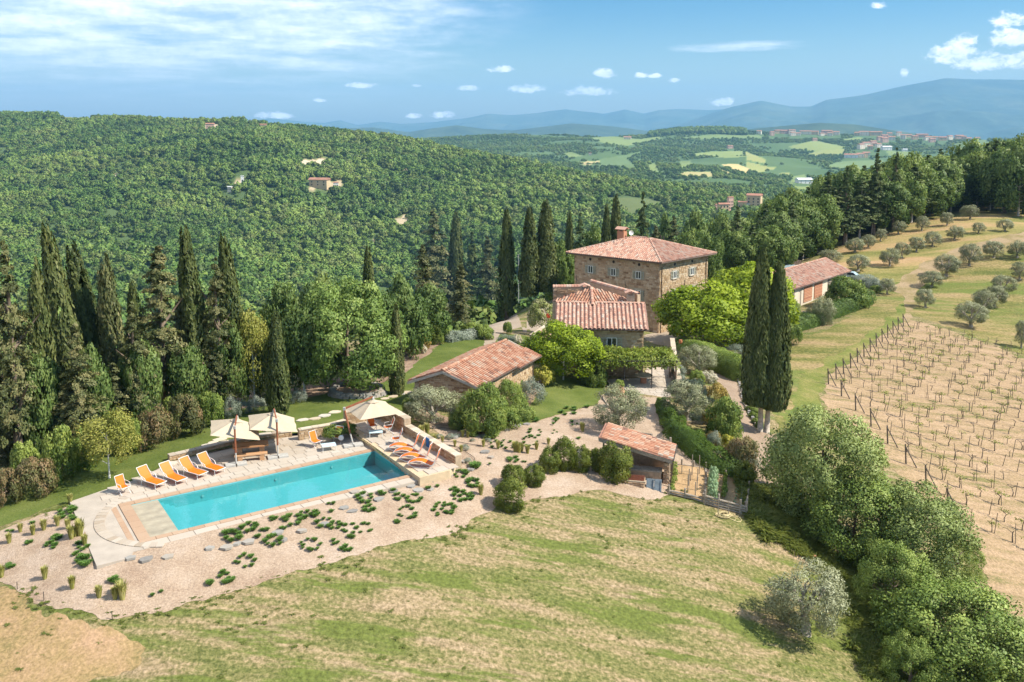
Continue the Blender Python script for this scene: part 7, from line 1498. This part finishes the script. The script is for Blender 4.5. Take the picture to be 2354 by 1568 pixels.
# ------------------------------------------------------------------ the vineyard: end posts with struts, stakes and vines in rows
def vineyard():
    up = Vector((0,0,1)); wood = M['wood_dark'] = plain('old_post', (.145,.115,.09), .9, var=.3, scale=8)
    A0_, A1_, B1_ = G(2077, 750), G(1905, 884), G(2232, 1235); rd = Vector((.75, -.66, 0)).normalized(); rn = Vector((-rd.y, rd.x, 0)); rn = rn if rn.y > 0 else -rn
    def gz(p): return Vector((p.x, p.y, ground_z(p.x, p.y)))
    # mesh shapes shared by all vines
    tr, lf, st = [], [], []
    for k in range(6):
        g = random.Random(700+k); m = MB(); p = [Vector((0,0,-.1)), Vector((g.uniform(-.06,.06), g.uniform(-.06,.06), .35)), Vector((g.uniform(-.14,.14), g.uniform(-.1,.1), .72)), Vector((g.uniform(-.3,.3), g.uniform(-.08,.08), .95))]
        m.tube(p, [.065,.05,.042,.03], 5); m.tube([p[2], p[2]+Vector((g.choice((-1,1))*.45, .03, .22)), p[2]+Vector((g.choice((-1,1))*.8, .05, .2))], [.03,.022,.012], 4); tr.append(m.mesh('trunk', wood))
        gg = np.random.default_rng(720+k); n = 60; c = np.stack([gg.normal(0, .38, n), gg.normal(0, .09, n), gg.normal(.95, .12, n)], 1); V, F_, T_, N_ = cards(c, rdir(gg, n), rdir(gg, n), .13, .11, gg.normal(.6, .2, n), soft=c-np.array([0,0,.4])); lf.append(mesh_np('leaves', V, F_, M['vine'], tint=T_, normals=N_))
        g2 = random.Random(k); st.append(MB().tube([(0,0,-.2), (g2.uniform(-.08,.08), g2.uniform(-.05,.05), g2.uniform(1.25,1.6))], [.032,.026], 5).mesh('vine_stake', wood))
    posts = []
    nA = 13
    for k in range(nA): posts.append(gz(A0_+(A1_-A0_)*(k/(nA-1))))
    c1 = A1_.dot(rn); c2 = B1_.dot(rn); q = 2.75; n2 = int((c1-c2)/q)
    bl = B1_-A1_; 
    for k in range(1, n2+1):
        f = (k*q)/(c1-c2); posts.append(gz(A1_+bl*f))
    names = ['highest', 'second highest', 'third', 'fourth', 'fifth', 'sixth', 'seventh', 'eighth', 'ninth', 'tenth', 'eleventh', 'twelfth', 'thirteenth', 'fourteenth', 'fifteenth', 'sixteenth', 'seventeenth', 'eighteenth', 'nineteenth', 'twentieth', 'last but one', 'last', 'last']
    nv = ns = 0; grp = 'vineyard end posts'
    for i, p in enumerate(posts):
        t = empty('end_post', p, math.atan2(rd.y, rd.x), 'leaning A-shaped wooden end post, %s from the top of the vineyard edge' % names[min(i, 22)], 'post', grp)
        MB().tube([(0,0,-.2), (-.16,0,1.72)], [.075,.06], 6).build('post', wood, t); MB().tube([(.85,.04,-.15), (-.10,.02,1.45)], [.055,.05], 6).build('strut', wood, t)
        # the row that starts here
        d = 1.6; k = 0; wires = [p+up*1.45]
        while d < 62:
            b = p+rd*(d+random.uniform(-.15,.15)); pr = proj((b.x, b.y, ground_z(b.x, b.y)))
            if pr[0] > 2420 or pr[1] > 1620: break
            b = gz(b)
            vis = not (pr[0] < 2100 and pr[1] > 1150)
            if nv < 300 and vis and random.random() > .1:
                t = empty('grape_vine', b, math.atan2(rd.y, rd.x)+random.uniform(-.2,.2)+(math.pi if random.random() < .5 else 0), 'gnarled grapevine with few young leaves in the vineyard rows', 'grapevine', 'grapevines'); j = random.randrange(6); s_ = random.uniform(.62, 1.12); t.scale = (s_*random.uniform(.7,1), s_, s_)
                obj('trunk', tr[j], t); 
                if random.random() < .6: obj('leaves', lf[j], t)
                nv += 1
            if k % 2 == 0 or random.random() < .2:
                o = obj('vine_stake', random.choice(st), None, b+rd*.18, (random.uniform(-.16,.16), random.uniform(-.12,.12), random.random()*6)); s_ = random.uniform(.7, 1.25); o.scale = (1, 1, s_); tag(o, 'thin wooden stake among the vines of the vineyard', 'stake', 'vineyard stakes'); ns += 1
            d += 1.4; k += 1
        e = p+rd*d; pts = [gz(p+rd*x)+up*1.0 for x in np.linspace(.2, d, 6)]
        w = MB().tube(pts, .006, 3, cap=False).build('trellis_wire', M['iron']); tag(w, 'trellis wire strung along a vineyard row from its end post', 'wire', 'vineyard wires')
    print('vines', nv, 'stakes', ns, 'posts', len(posts))
vineyard()
# ------------------------------------------------------------------ far land: wooded hill across the valley, rolling farmland with the hilltop town, mountains
def azx(x): return (np.asarray(x, float)-PX)/F                    # picture column -> tangent of the bearing
def interp(x, pts): p = np.array(pts, float); return np.interp(x, p[:,0], p[:,1])
HR_Y = [(-1100,262),(-600,256),(0,260),(110,262),(300,269),(430,276),(560,276),(640,286),(745,297),(850,311),(930,322),(1000,337),(1100,354),(1200,374),(1300,397),(1400,412),(1500,427),(1600,443),(1700,458),(1780,474),(1860,490),(2000,520)]
HR_R = [(-1100,1500),(-600,1650),(0,1650),(560,1500),(1000,1300),(1500,1080),(1780,930),(2000,850)]
def hill_h(x, r):
    """height of the wooded hill above the pool at picture column x and distance r"""
    x = np.asarray(x, float); r = np.asarray(r, float); rr = interp(x, HR_R); Hr = (interp(x, HR_Y)+5-HY)*rr/F
    Hb = np.interp(r, [100, 150, 250, 400, 600], [36, 50, 78, 102, 114]); t = np.clip((r-600)/(rr-600), 0, 1); tt = t*t*(3-2*t)*.5+t*.5
    H = np.where(r < 600, Hb, 114+(Hr-114)*tt); past = np.clip((r-rr)/300, 0, 3); H = H+past*past*60
    X = azx(x)*r
    g = ((vnoise(X+5000+r*.25, r*.6, 1/170)-.5)*42+(vnoise(X+900, r, 1/60)-.5)*11)*np.clip((r-180)/300, 0, 1)*np.clip((rr-r)/250, .08, 1)
    return HC-H+g
MR_Y = [(700,330),(850,324),(950,322),(1080,314),(1177,310),(1300,310),(1380,313),(1480,311),(1560,301),(1650,298),(1700,301),(1780,306),(1900,309),(2000,312),(2130,314),(2220,322),(2354,328),(2700,335)]
def mid_h(x, r):
    x = np.asarray(x, float); r = np.asarray(r, float); yt = interp(x, MR_Y)
    y = np.interp(r, [1000, 1150, 1400, 1800, 2200, 2600, 3000, 3300], [500, 472, 441, 406, 377, 352, 327, 0]); y = np.where(r > 3000, 327+(yt-327)*np.clip((r-3000)/300, 0, 1), y); y = np.maximum(y, yt*1.0)
    H = (y-HY)*r/F; past = np.clip((r-3300)/500, 0, 4); X = azx(x)*r
    g = ((vnoise(X+3000, r, 1/330)-.5)*34+(vnoise(X+100, r, 1/120)-.5)*12)*np.clip((3350-r)/500, .05, 1)*np.clip((r-1000)/300, 0, 1)
    return HC-H-past*60+g
def far_point(fn, x, y, r0, r1):
    r = np.linspace(r0, r1, 900); z = fn(np.full_like(r, x), r); Yr = r; py = HY+(HC-z)*F/Yr; i = int(np.argmax(py <= y)) if (py <= y).any() else len(r)-1
    return r[i], z[i]
def polar_sheet(name, xs, rs, fn, mat, tint=None, smooth=True):
    XX, RR = np.meshgrid(xs, rs); Z = fn(XX, RR); V = np.stack([azx(XX)*RR, RR, Z], -1).reshape(-1, 3); ny_, nx_ = XX.shape; i = np.arange(ny_*nx_).reshape(ny_, nx_)
    f = np.stack([i[:-1,:-1], i[:-1,1:], i[1:,1:], i[1:,:-1]], -1).reshape(-1, 4); tn = tint(XX, RR, Z).ravel() if tint else np.full(len(V), .5)
    o = obj(name, mesh_np(name, V, f, mat, tint=tn, smooth=smooth)); o['kind'] = 'structure'; return o
def pxpy(x, r, z): return x, HY+(HC-z)*F/r
# bare patches and clearings on the hill (outline in picture units, colour)
Z7 = lambda x, y: (x/1.8823+1103.4, y/1.8823+245.2)
CLEAR = [([(682,378),(700,366),(770,360),(776,372),(740,384),(700,388)], .92), ([(525,432),(545,412),(570,405),(566,424),(545,436)], .85), ([(708,436),(720,412),(790,414),(792,434)], .75), ([Z7(540,392),Z7(640,385),Z7(760,400),Z7(800,432),Z7(640,470),Z7(565,450)], .30), ([(130,272),(170,262),(225,264),(220,276),(170,280)], .42), ([(470,298),(480,285),(510,286),(505,300)], .8), ([(900,505),(930,490),(940,510),(915,525)], .78), ([(845,560),(858,540),(868,570),(850,590)], .75), ([(925,388),(948,380),(950,395),(930,398)], .8), ([(235,398),(285,402),(288,408),(240,404)], .9), ([(1060,500),(1120,488),(1150,490),(1110,503)], .85)]
FIELDS = [([(465,135),(560,128),(690,140),(770,128),(782,138),(640,168),(545,160)], .30), ([(850,135),(1020,118),(1200,122),(1210,132),(960,140)], .22), ([(515,225),(640,205),(712,190),(640,225),(680,268),(620,262),(520,255)], .12), ([(400,240),(515,232),(522,245),(460,252)], .80), ([(885,205),(1010,192),(1135,190),(1142,215),(1070,220),(960,215)], .36), ([(1140,190),(1165,200),(1230,225),(1238,247),(1150,230)], .52), ([(1040,248),(1110,245),(1168,270),(1150,294),(1090,275)], .95), ([(1020,265),(1060,275),(1115,300),(1050,287)], .82), ([(850,302),(880,280),(1000,280),(1012,300),(930,306)], .68), ([(1330,170),(1440,145),(1582,175),(1490,196),(1350,182)], .38), ([(1500,252),(1560,235),(1730,228),(1772,250),(1640,278),(1520,270)], .20), ([(720,252),(760,240),(772,290),(732,282)], .30), ([(1350,300),(1400,290),(1432,322),(1340,332)], .28), ([(1338,345),(1460,340),(1472,368),(1380,368)], .34), ([(360,200),(400,195),(442,212),(380,217)], .28), ([(1150,235),(1235,255),(1290,265),(1200,285),(1150,262)], .50), ([(860,235),(910,232),(915,255),(870,270)], .30), ([(1410,205),(1470,188),(1465,215)], .5), ([(1750,190),(1870,195),(1850,215),(1760,210)], .3), ([(2040,160),(2180,140),(2200,175),(2060,190)], .15), ([(1300,282),(1340,285),(1335,300),(1290,296)], .5), ([(1560,140),(1640,130),(1650,142),(1580,150)], .3), ([(1440,192),(1580,180),(1560,205),(1450,212)], .45)]
FIELDS = [([Z7(*p) for p in q], c) for q, c in FIELDS]
def field_tint(polys, base):
    def f(XX, RR, Z):
        px_, py_ = XX, HY+(HC-Z)*F/RR; out = base+(vnoise(azx(XX)*RR, RR, 1/60)-.5)*.06
        for q, c in polys:
            s = np.zeros(XX.shape, bool); q = np.array(q)
            for i in range(len(q)):
                a, b = q[i-1], q[i]; s ^= ((a[1] > py_) != (b[1] > py_)) & (px_ < (b[0]-a[0])*(py_-a[1])/(b[1]-a[1]+1e-9)+a[0])
            out = np.where(s, c, out)
        return out
    return f
M['hill_floor'] = ramp_mat('hill_floor', [(.05,.085,.025),(.075,.115,.034),(.15,.17,.06),(.27,.23,.12),(.45,.36,.23),(.55,.46,.34)], .95, .05, .06)
M['farmland'] = ramp_mat('farmland', [(.06,.11,.03),(.14,.20,.07),(.20,.25,.07),(.28,.29,.09),(.38,.33,.13),(.46,.36,.17),(.55,.42,.16)], .95, .02, .03)
polar_sheet('wooded_hill', np.arange(-1000, 2000, 8), np.concatenate([np.arange(140, 600, 14), np.arange(600, 1950, 16)]), hill_h, M['hill_floor'], field_tint(CLEAR, .16))
polar_sheet('farm_hills', np.arange(560, 2640, 4), np.concatenate([np.arange(1000, 2000, 14), np.arange(2000, 4300, 18)]), mid_h, M['farmland'], field_tint(FIELDS, .04))
def ridge(name, crest, R0, depth, mat, amp, seed, back=2500):
    cx = np.array(crest, float)
    def fn(x, r):
        y = interp(x, crest); zc = HC-(y-HY)*R0/F; t = np.clip((r-(R0-depth))/depth, 0, 1); X = azx(x)*r
        prof = t**1.25; z = -280+(zc+280)*prof; past = np.clip((r-R0)/back, 0, 1); z = z-past*(zc+280)*.8
        n = (vnoise(X+seed*777, r*1.6, 1/900)-.5)*1.0+(vnoise(X+seed*77, r*1.4, 1/350)-.5)*.5+(vnoise(X+seed*17, r, 1/140)-.5)*.22
        return z+n*amp*np.clip(1-t, .04, 1)*np.clip(t*4, 0, 1)
    xs = np.arange(crest[0][0], crest[-1][0]+1, 6); rs = np.concatenate([np.linspace(R0-depth, R0, 70), np.linspace(R0+100, R0+back, 8)]); return polar_sheet(name, xs, rs, fn, mat)
M['mountain'] = ground_mat('mountain_woods', [(.035,.07,.055),(.06,.10,.075),(.13,.155,.10)], (.3,.5,.75), .0016, fine=(.2, .012), bump=0)
M['near_mountain'] = ground_mat('dark_woods', [(.03,.055,.035),(.05,.08,.045),(.08,.11,.06)], (.3,.5,.7), .004, fine=(.2, .02), bump=0)
ridge('mountains', [(300,300),(520,285),(560,281),(625,272),(700,280),(750,283),(785,277),(825,288),(875,280),(925,285),(1000,281),(1075,272),(1120,262),(1177,265),(1237,260),(1297,251.5),(1387,262),(1434,252.5),(1477,262),(1512,253.5),(1557,251.5),(1627,254),(1690,250),(1760,262),(1900,280),(2100,300)], 14500, 4500, M['mountain'], 260, 1)
ridge('mountains', [(1380,322),(1477,298),(1560,284),(1677,247),(1742,233),(1812,245),(1857,245),(1892,230),(1977,220),(2077,197.5),(2157,182.5),(2227,185),(2354,187.5),(2500,200),(2700,215)], 12000, 5200, M['mountain'], 330, 2)
ridge('foothills', [(500,300),(600,281),(700,288),(780,296),(860,293),(940,304),(990,296),(1050,288),(1110,296),(1177,300),(1312,284),(1400,290),(1477,300),(1560,310),(1700,318)], 7600, 2600, M['near_mountain'], 120, 3, back=1200)
ridge('foothills', [(1560,320),(1640,308),(1727,296),(1800,289),(1877,282),(1960,286),(2057,301),(2140,312),(2250,322)], 5200, 1300, M['near_mountain'], 60, 4, back=600)

# houses of the hilltop town, the farms and the hamlet
M['cream_wall'] = plain('cream_wall', (.72,.62,.50), .9, var=.06, scale=.1); M['ochre_wall'] = plain('ochre_wall', (.55,.40,.24), .9, var=.06, scale=.1); M['pink_wall'] = plain('pink_wall', (.58,.37,.29), .9, var=.06, scale=.1); M['white_wall'] = plain('white_wall', (.74,.72,.69), .9, var=.04, scale=.1)
M['town_roof'] = plain('town_roof', (.36,.17,.11), .9, var=.2, scale=.15); M['grey_roof'] = plain('pale_roof', (.62,.62,.62), .8, var=.05, scale=.1)
HOUSES = []
def house(P, w, d, h, rz, wall, roof, label, group, cat='house', windows=2, name='house'):
    HOUSES.append((P[0], P[1], w)); t = empty(name, P, rz, label, cat, group); MB().box((0,0,h/2-2), (w,d,h+4)).build('wall', wall, t)
    m = MB(); o_ = w*.03+.3; rh = d*.22; m.add([(-w/2-o_,-d/2-o_,h), (w/2+o_,-d/2-o_,h), (w/2+o_,d/2+o_,h), (-w/2-o_,d/2+o_,h), (-w/2-o_,0,h+rh), (w/2+o_,0,h+rh)], [(0,1,5,4),(2,3,4,5),(0,4,3),(1,2,5),(3,2,1,0)]); m.build('roof', roof, t)
    for k in range(windows):
        for fl in range(max(1, int(h/3.2))): MB().box((-w/2+w*(k+.5)/windows, -d/2-.04, 1.6+fl*3), (min(1.3, w/windows*.4), .12, 1.5)).build('window', M['dark'], t)
    return t
TOWN = [(1200,115,20),(1280,106,30),(1310,112,35),(1340,115,30),(1400,115,50),(1440,117,30),(1490,117,45),(1530,117,30),(1650,118,40),(1700,116,55),(1740,134,30),(1770,141,30),(1800,121,20),(1840,129,30),(1900,130,50),(1925,141,35),(1960,138,40),(1990,143,30),(2060,136,35),(2100,133,25),(2140,129,20),(2340,116,20),(1690,161,35),(1660,171,40),(1640,179,30),(1700,166,20),(1740,151,30),(1640,216,30),(1665,206,30),(1660,216,20),(1255,122,18),(1365,121,24),(1470,122,22),(1620,122,22),(1720,142,26),(1760,128,22),(1820,136,22),(1870,138,26),(1945,150,26),(2020,141,24),(1715,172,24),(1680,182,22),(2080,142,20),(1345,122,22),(1505,123,22)]
for i, (x, y, w) in enumerate(TOWN):
    a = Z7(x, y+3); r, z = far_point(mid_h, a[0], a[1], 1600, 3300); s = F/r; wm = w/1.8823/s*.95
    house((azx(a[0])*r, r, z), wm, min(wm*.7, 13), random.choice((8, 11, 11, 14)), random.uniform(-.5,.5), M[('cream_wall','ochre_wall','pink_wall','cream_wall')[i % 4]], M['town_roof'], ['cream', 'ochre', 'pinkish', 'cream'][i % 4]+' house with red tiled roof in the distant hilltop town', ['cream', 'ochre', 'pink', 'cream'][i % 4]+' houses of the town')
for x, y, w, h, lab, wl, rf in ((1750,184,44,9,'large white hall with a pale roof below the town','white_wall','grey_roof'),(1600,218,60,9,'low white building with a red roof below the left end of the town','white_wall','town_roof'),(1400,328,70,7,'long white low building on the valley road','white_wall','grey_roof'),(1440,146,22,8,'lone farmhouse on the green slope below the town','pink_wall','town_roof'),(1077,178,26,8,'farmhouse among trees in the middle of the fields','pink_wall','town_roof'),(635,138,34,7,'red-roofed farm on the skyline left of the pine belt','cream_wall','town_roof'),(1830,190,22,6,'small white shed right of the large white hall','white_wall','grey_roof'),(475,207,12,6,'tiny red-roofed house at the left end of the farmland','cream_wall','town_roof')):
    a = Z7(x, y+2); r, z = far_point(mid_h, a[0], a[1], 1050, 3300); s = F/r; wm = w/1.8823/s*.9; house((azx(a[0])*r, r, z), wm, min(wm*.6, 16), h, random.uniform(-.3,.3), M[wl], M[rf], lab, None, windows=3)
HAM = [(1190,412,60,14,-.5,'big tan palazzo with a tiled roof in the hamlet beyond the villa','ochre_wall'),(1085,447,24,12,.4,'square tower house at the left end of the hamlet','pink_wall'),(1055,455,44,7,.2,'low house with a brown roof left in the hamlet','ochre_wall'),(1140,392,36,6,-.4,'low wall-like house behind the palazzo','ochre_wall'),(1205,380,26,5,-.3,'upper wing rising behind the big tan palazzo','ochre_wall'),(1170,432,30,5,0,'small white-roofed house below the palazzo','cream_wall'),(1030,452,20,6,.3,'small house hidden by trees left of the low one','pink_wall')]
for x, y, w, h, rz, lab, wl in HAM:
    a = Z7(x, y); r, z = far_point(hill_h, a[0], a[1], 500, 900); s = F/r; wm = w/1.8823/s; house((azx(a[0])*r, r, z+1.0), wm, wm*.6, h, rz, M[wl], M['town_roof'] if 'white' not in lab else M['grey_roof'], lab, None, windows=3)
for x, y, w, h, lab, wl, rf in ((735,430,44,7,'long farmhouse in the clearing on the wooded hill','ochre_wall','town_roof'),(772,432,12,5,'small barn right of the long farmhouse on the hill','white_wall','town_roof'),(489,296,18,6,'red-roofed house near the top of the wooded hill','pink_wall','town_roof'),(610,296,14,5,'small roof showing on the ridge of the wooded hill','ochre_wall','town_roof'),(528,440,10,4,'low hut at the foot of the white tower','cream_wall','grey_roof')):
    r, z = far_point(hill_h, x, y, 450, 1600); s = F/r; wm = w/s; house((azx(x)*r, r, z+1.5), wm, min(10, wm*.6), h, random.uniform(-.3,.3), M[wl], M[rf], lab, None, windows=3)
HOUSES.append((azx(557.5)*1000, 1000, 9)); r, z = far_point(hill_h, 557.5, 424, 450, 1600); s = F/r; t = empty('tower', (azx(557.5)*r, r, z-2), .3, 'white square tower standing in the woods across the valley', 'tower'); MB().box((0,0,(24/s)/2), (7/s, 7/s, 24/s)).build('wall', M['white_wall'], t); MB().box((0,0,24/s+.3), (8/s,8/s,.6)).build('cap', M['grey_roof'], t); MB().box((0,-3.5/s-.03,14/s), (1.2,.1,2)).build('window', M['dark'], t)

# trees of the far woods: one mass each, points carrying a few crown shapes
def scatter(name, P, S, mats, label=None, seed=0, flat_=1.0):
    me = bpy.data.meshes.new(name); me.vertices.add(len(P)); me.vertices.foreach_set('co', np.asarray(P, np.float32).ravel())
    for nm, dt in (('size', S), ('turn', rng.random(len(P))*6.283)): a = me.attributes.new(nm, 'FLOAT', 'POINT'); a.data.foreach_set('value', np.asarray(dt, np.float32))
    a = me.attributes.new('which', 'INT', 'POINT'); a.data.foreach_set('value', rng.integers(0, len(mats), len(P)).astype(np.int32)); me.update()
    o = bpy.data.objects.new(name, me); C.link(o); o['kind'] = 'stuff'
    col = bpy.data.collections.new(name+'_shapes')
    for i, m_ in enumerate(mats): q = bpy.data.objects.new('crown', m_); col.objects.link(q)
    ng = bpy.data.node_groups.new(name, 'GeometryNodeTree'); ng.interface.new_socket('Geometry', in_out='INPUT', socket_type='NodeSocketGeometry'); ng.interface.new_socket('Geometry', in_out='OUTPUT', socket_type='NodeSocketGeometry')
    N, L = ng.nodes.new, ng.links.new; gi, go = N('NodeGroupInput'), N('NodeGroupOutput'); ip = N('GeometryNodeInstanceOnPoints'); ci = N('GeometryNodeCollectionInfo'); ci.inputs[0].default_value = col; ci.inputs[1].default_value = True; ci.inputs[2].default_value = True
    def attr(nm, t): n = N('GeometryNodeInputNamedAttribute'); n.data_type = t; n.inputs[0].default_value = nm; return [s for s in n.outputs if s.enabled][0]
    L(gi.outputs[0], ip.inputs['Points']); L(ci.outputs[0], ip.inputs['Instance']); ip.inputs['Pick Instance'].default_value = True; L(attr('which', 'INT'), ip.inputs['Instance Index'])
    cx = N('ShaderNodeCombineXYZ'); L(attr('turn', 'FLOAT'), cx.inputs[2]); L(cx.outputs[0], ip.inputs['Rotation']); cs = N('ShaderNodeCombineXYZ'); sz = attr('size', 'FLOAT'); [L(sz, cs.inputs[k]) for k in range(3)]; L(cs.outputs[0], ip.inputs['Scale']); L(ip.outputs[0], go.inputs[0])
    md = o.modifiers.new('trees', 'NODES'); md.node_group = ng; return o
M['woods_b'] = leaf_mat('woodland_leaf_b', (.050,.085,.020), (.11,.165,.036), (.20,.235,.065), trans=.2, objrand=.34, far=True)
FARC = [broad_crown(900+i, 'woods' if i % 3 else 'woods_b', 16, 26, leaf=.34, asp=.8, lump=(.34,.5), zmin=-.3, mixn=.8, var=.08) for i in range(6)]
def off_houses(X, r, front=45):
    k = np.ones(len(X), bool)
    for hx, hy, w in HOUSES: k &= ~((np.abs(X-hx*r/hy) < w*.62+3) & (r > hy-front-w) & (r < hy+w*.5+4))
    return k
def in_any(px_, py_, polys):
    s = np.zeros(px_.shape, bool)
    for q, c in polys:
        q = np.array(q); t = np.zeros(px_.shape, bool)
        for i in range(len(q)): a, b = q[i-1], q[i]; t ^= ((a[1] > py_) != (b[1] > py_)) & (px_ < (b[0]-a[0])*(py_-a[1])/(b[1]-a[1]+1e-9)+a[0])
        s |= t
    return s
def hill_woods():
    g = np.random.default_rng(31); n = 74000; x = g.uniform(-780, 1950, n); r = np.sqrt(g.uniform(210**2, 1760**2, n)); rr = interp(x, HR_R); k = r < rr+45; x, r = x[k], r[k]
    z = hill_h(x, r); X = azx(x)*r; py = HY+(HC-z)*F/r
    keep = ~in_any(x, py, CLEAR) & (vnoise(X, r, 1/70)*.6+vnoise(X+70, r, 1/22)*.4+g.random(len(x))*.25 > .33)
    # near side of the valley: only below the tree rows
    keep &= ~((r < 330) & (zt(X, r) > -16))
    keep &= off_houses(X, r, 14)
    X, r, z = X[keep], r[keep], z[keep]; s = (1.7+4.2*g.random(len(X))**2.2)*(.75+.6*vnoise(X+11, r, 1/90))
    scatter('woods_across_the_valley', np.stack([X, r, z+s*.55], 1), s, FARC)
hill_woods()
def slope_woods():
    g = np.random.default_rng(33); n = 5200; X = g.uniform(-95, 75, n); Y = g.uniform(105, 420, n); z = zt(X, Y); x = PX+F*X/Y; zz = np.maximum(z, hill_h(x, Y))
    keep = (zz < -9.0) & (x < 1700) & (x > -150) & ~((X > 0) & (Y < 160) & (zz > -12)); X, Y, zz = X[keep], Y[keep], zz[keep]; s = g.uniform(1.8, 3.6, len(X))
    py = HY+(HC-zz-s*1.6)*F/Y; lim = np.interp(PX+F*X/Y, [0, 600, 900, 1250, 1330, 1600], [640, 650, 640, 600, 520, 505]); ok = py > lim
    scatter('woods_on_the_slope', np.stack([X, Y, zz+s*.7], 1)[ok], s[ok], FARC)
slope_woods()
def farm_woods():
    g = np.random.default_rng(37); n = 60000; x = g.uniform(600, 2600, n); r = np.sqrt(g.uniform(1020**2, 3380**2, n)); z = mid_h(x, r); X = azx(x)*r; py = HY+(HC-z)*F/r
    wood = vnoise(X+400, r, 1/260)*.6+vnoise(X, r, 1/90)*.4+g.random(n)*.12
    keep = ~in_any(x, py, FIELDS) & (wood > .40) & (x > 700)
    keep &= off_houses(X, r, 110)
    X, r, z, x_ = X[keep], r[keep], z[keep], x[keep]; s = (1.8+2.6*g.random(len(X))**1.6)
    # the dark pine belt on the skyline left of the town
    k = 900; bx_ = g.uniform(1490, 1708, k); br = g.uniform(3200, 3330, k); bz = mid_h(bx_, br); X = np.concatenate([X, azx(bx_)*br]); r = np.concatenate([r, br]); z = np.concatenate([z, bz]); s = np.concatenate([s, g.uniform(6, 10, k)])
    scatter('woods_among_the_fields', np.stack([X, r, z+s*.6], 1), s, FARC)
farm_woods()
for a_ in scatter_later: scatter(*a_)
# ------------------------------------------------------------------ the air
def haze():
    b = MB().box((1500, 8700, 220), (26000, 18200, 1120)); m = bpy.data.materials.new('haze'); m.use_nodes = True; nt = m.node_tree; nt.nodes.remove(nt.nodes['Principled BSDF'])
    v = nt.nodes.new('ShaderNodeVolumePrincipled'); v.inputs['Color'].default_value = (.27,.54,.86,1); v.inputs['Density'].default_value = 0.00008; v.inputs['Anisotropy'].default_value = .0
    nt.links.new(v.outputs[0], nt.nodes['Material Output'].inputs['Volume']); o = b.build('haze', m); o['kind'] = 'stuff'
haze()
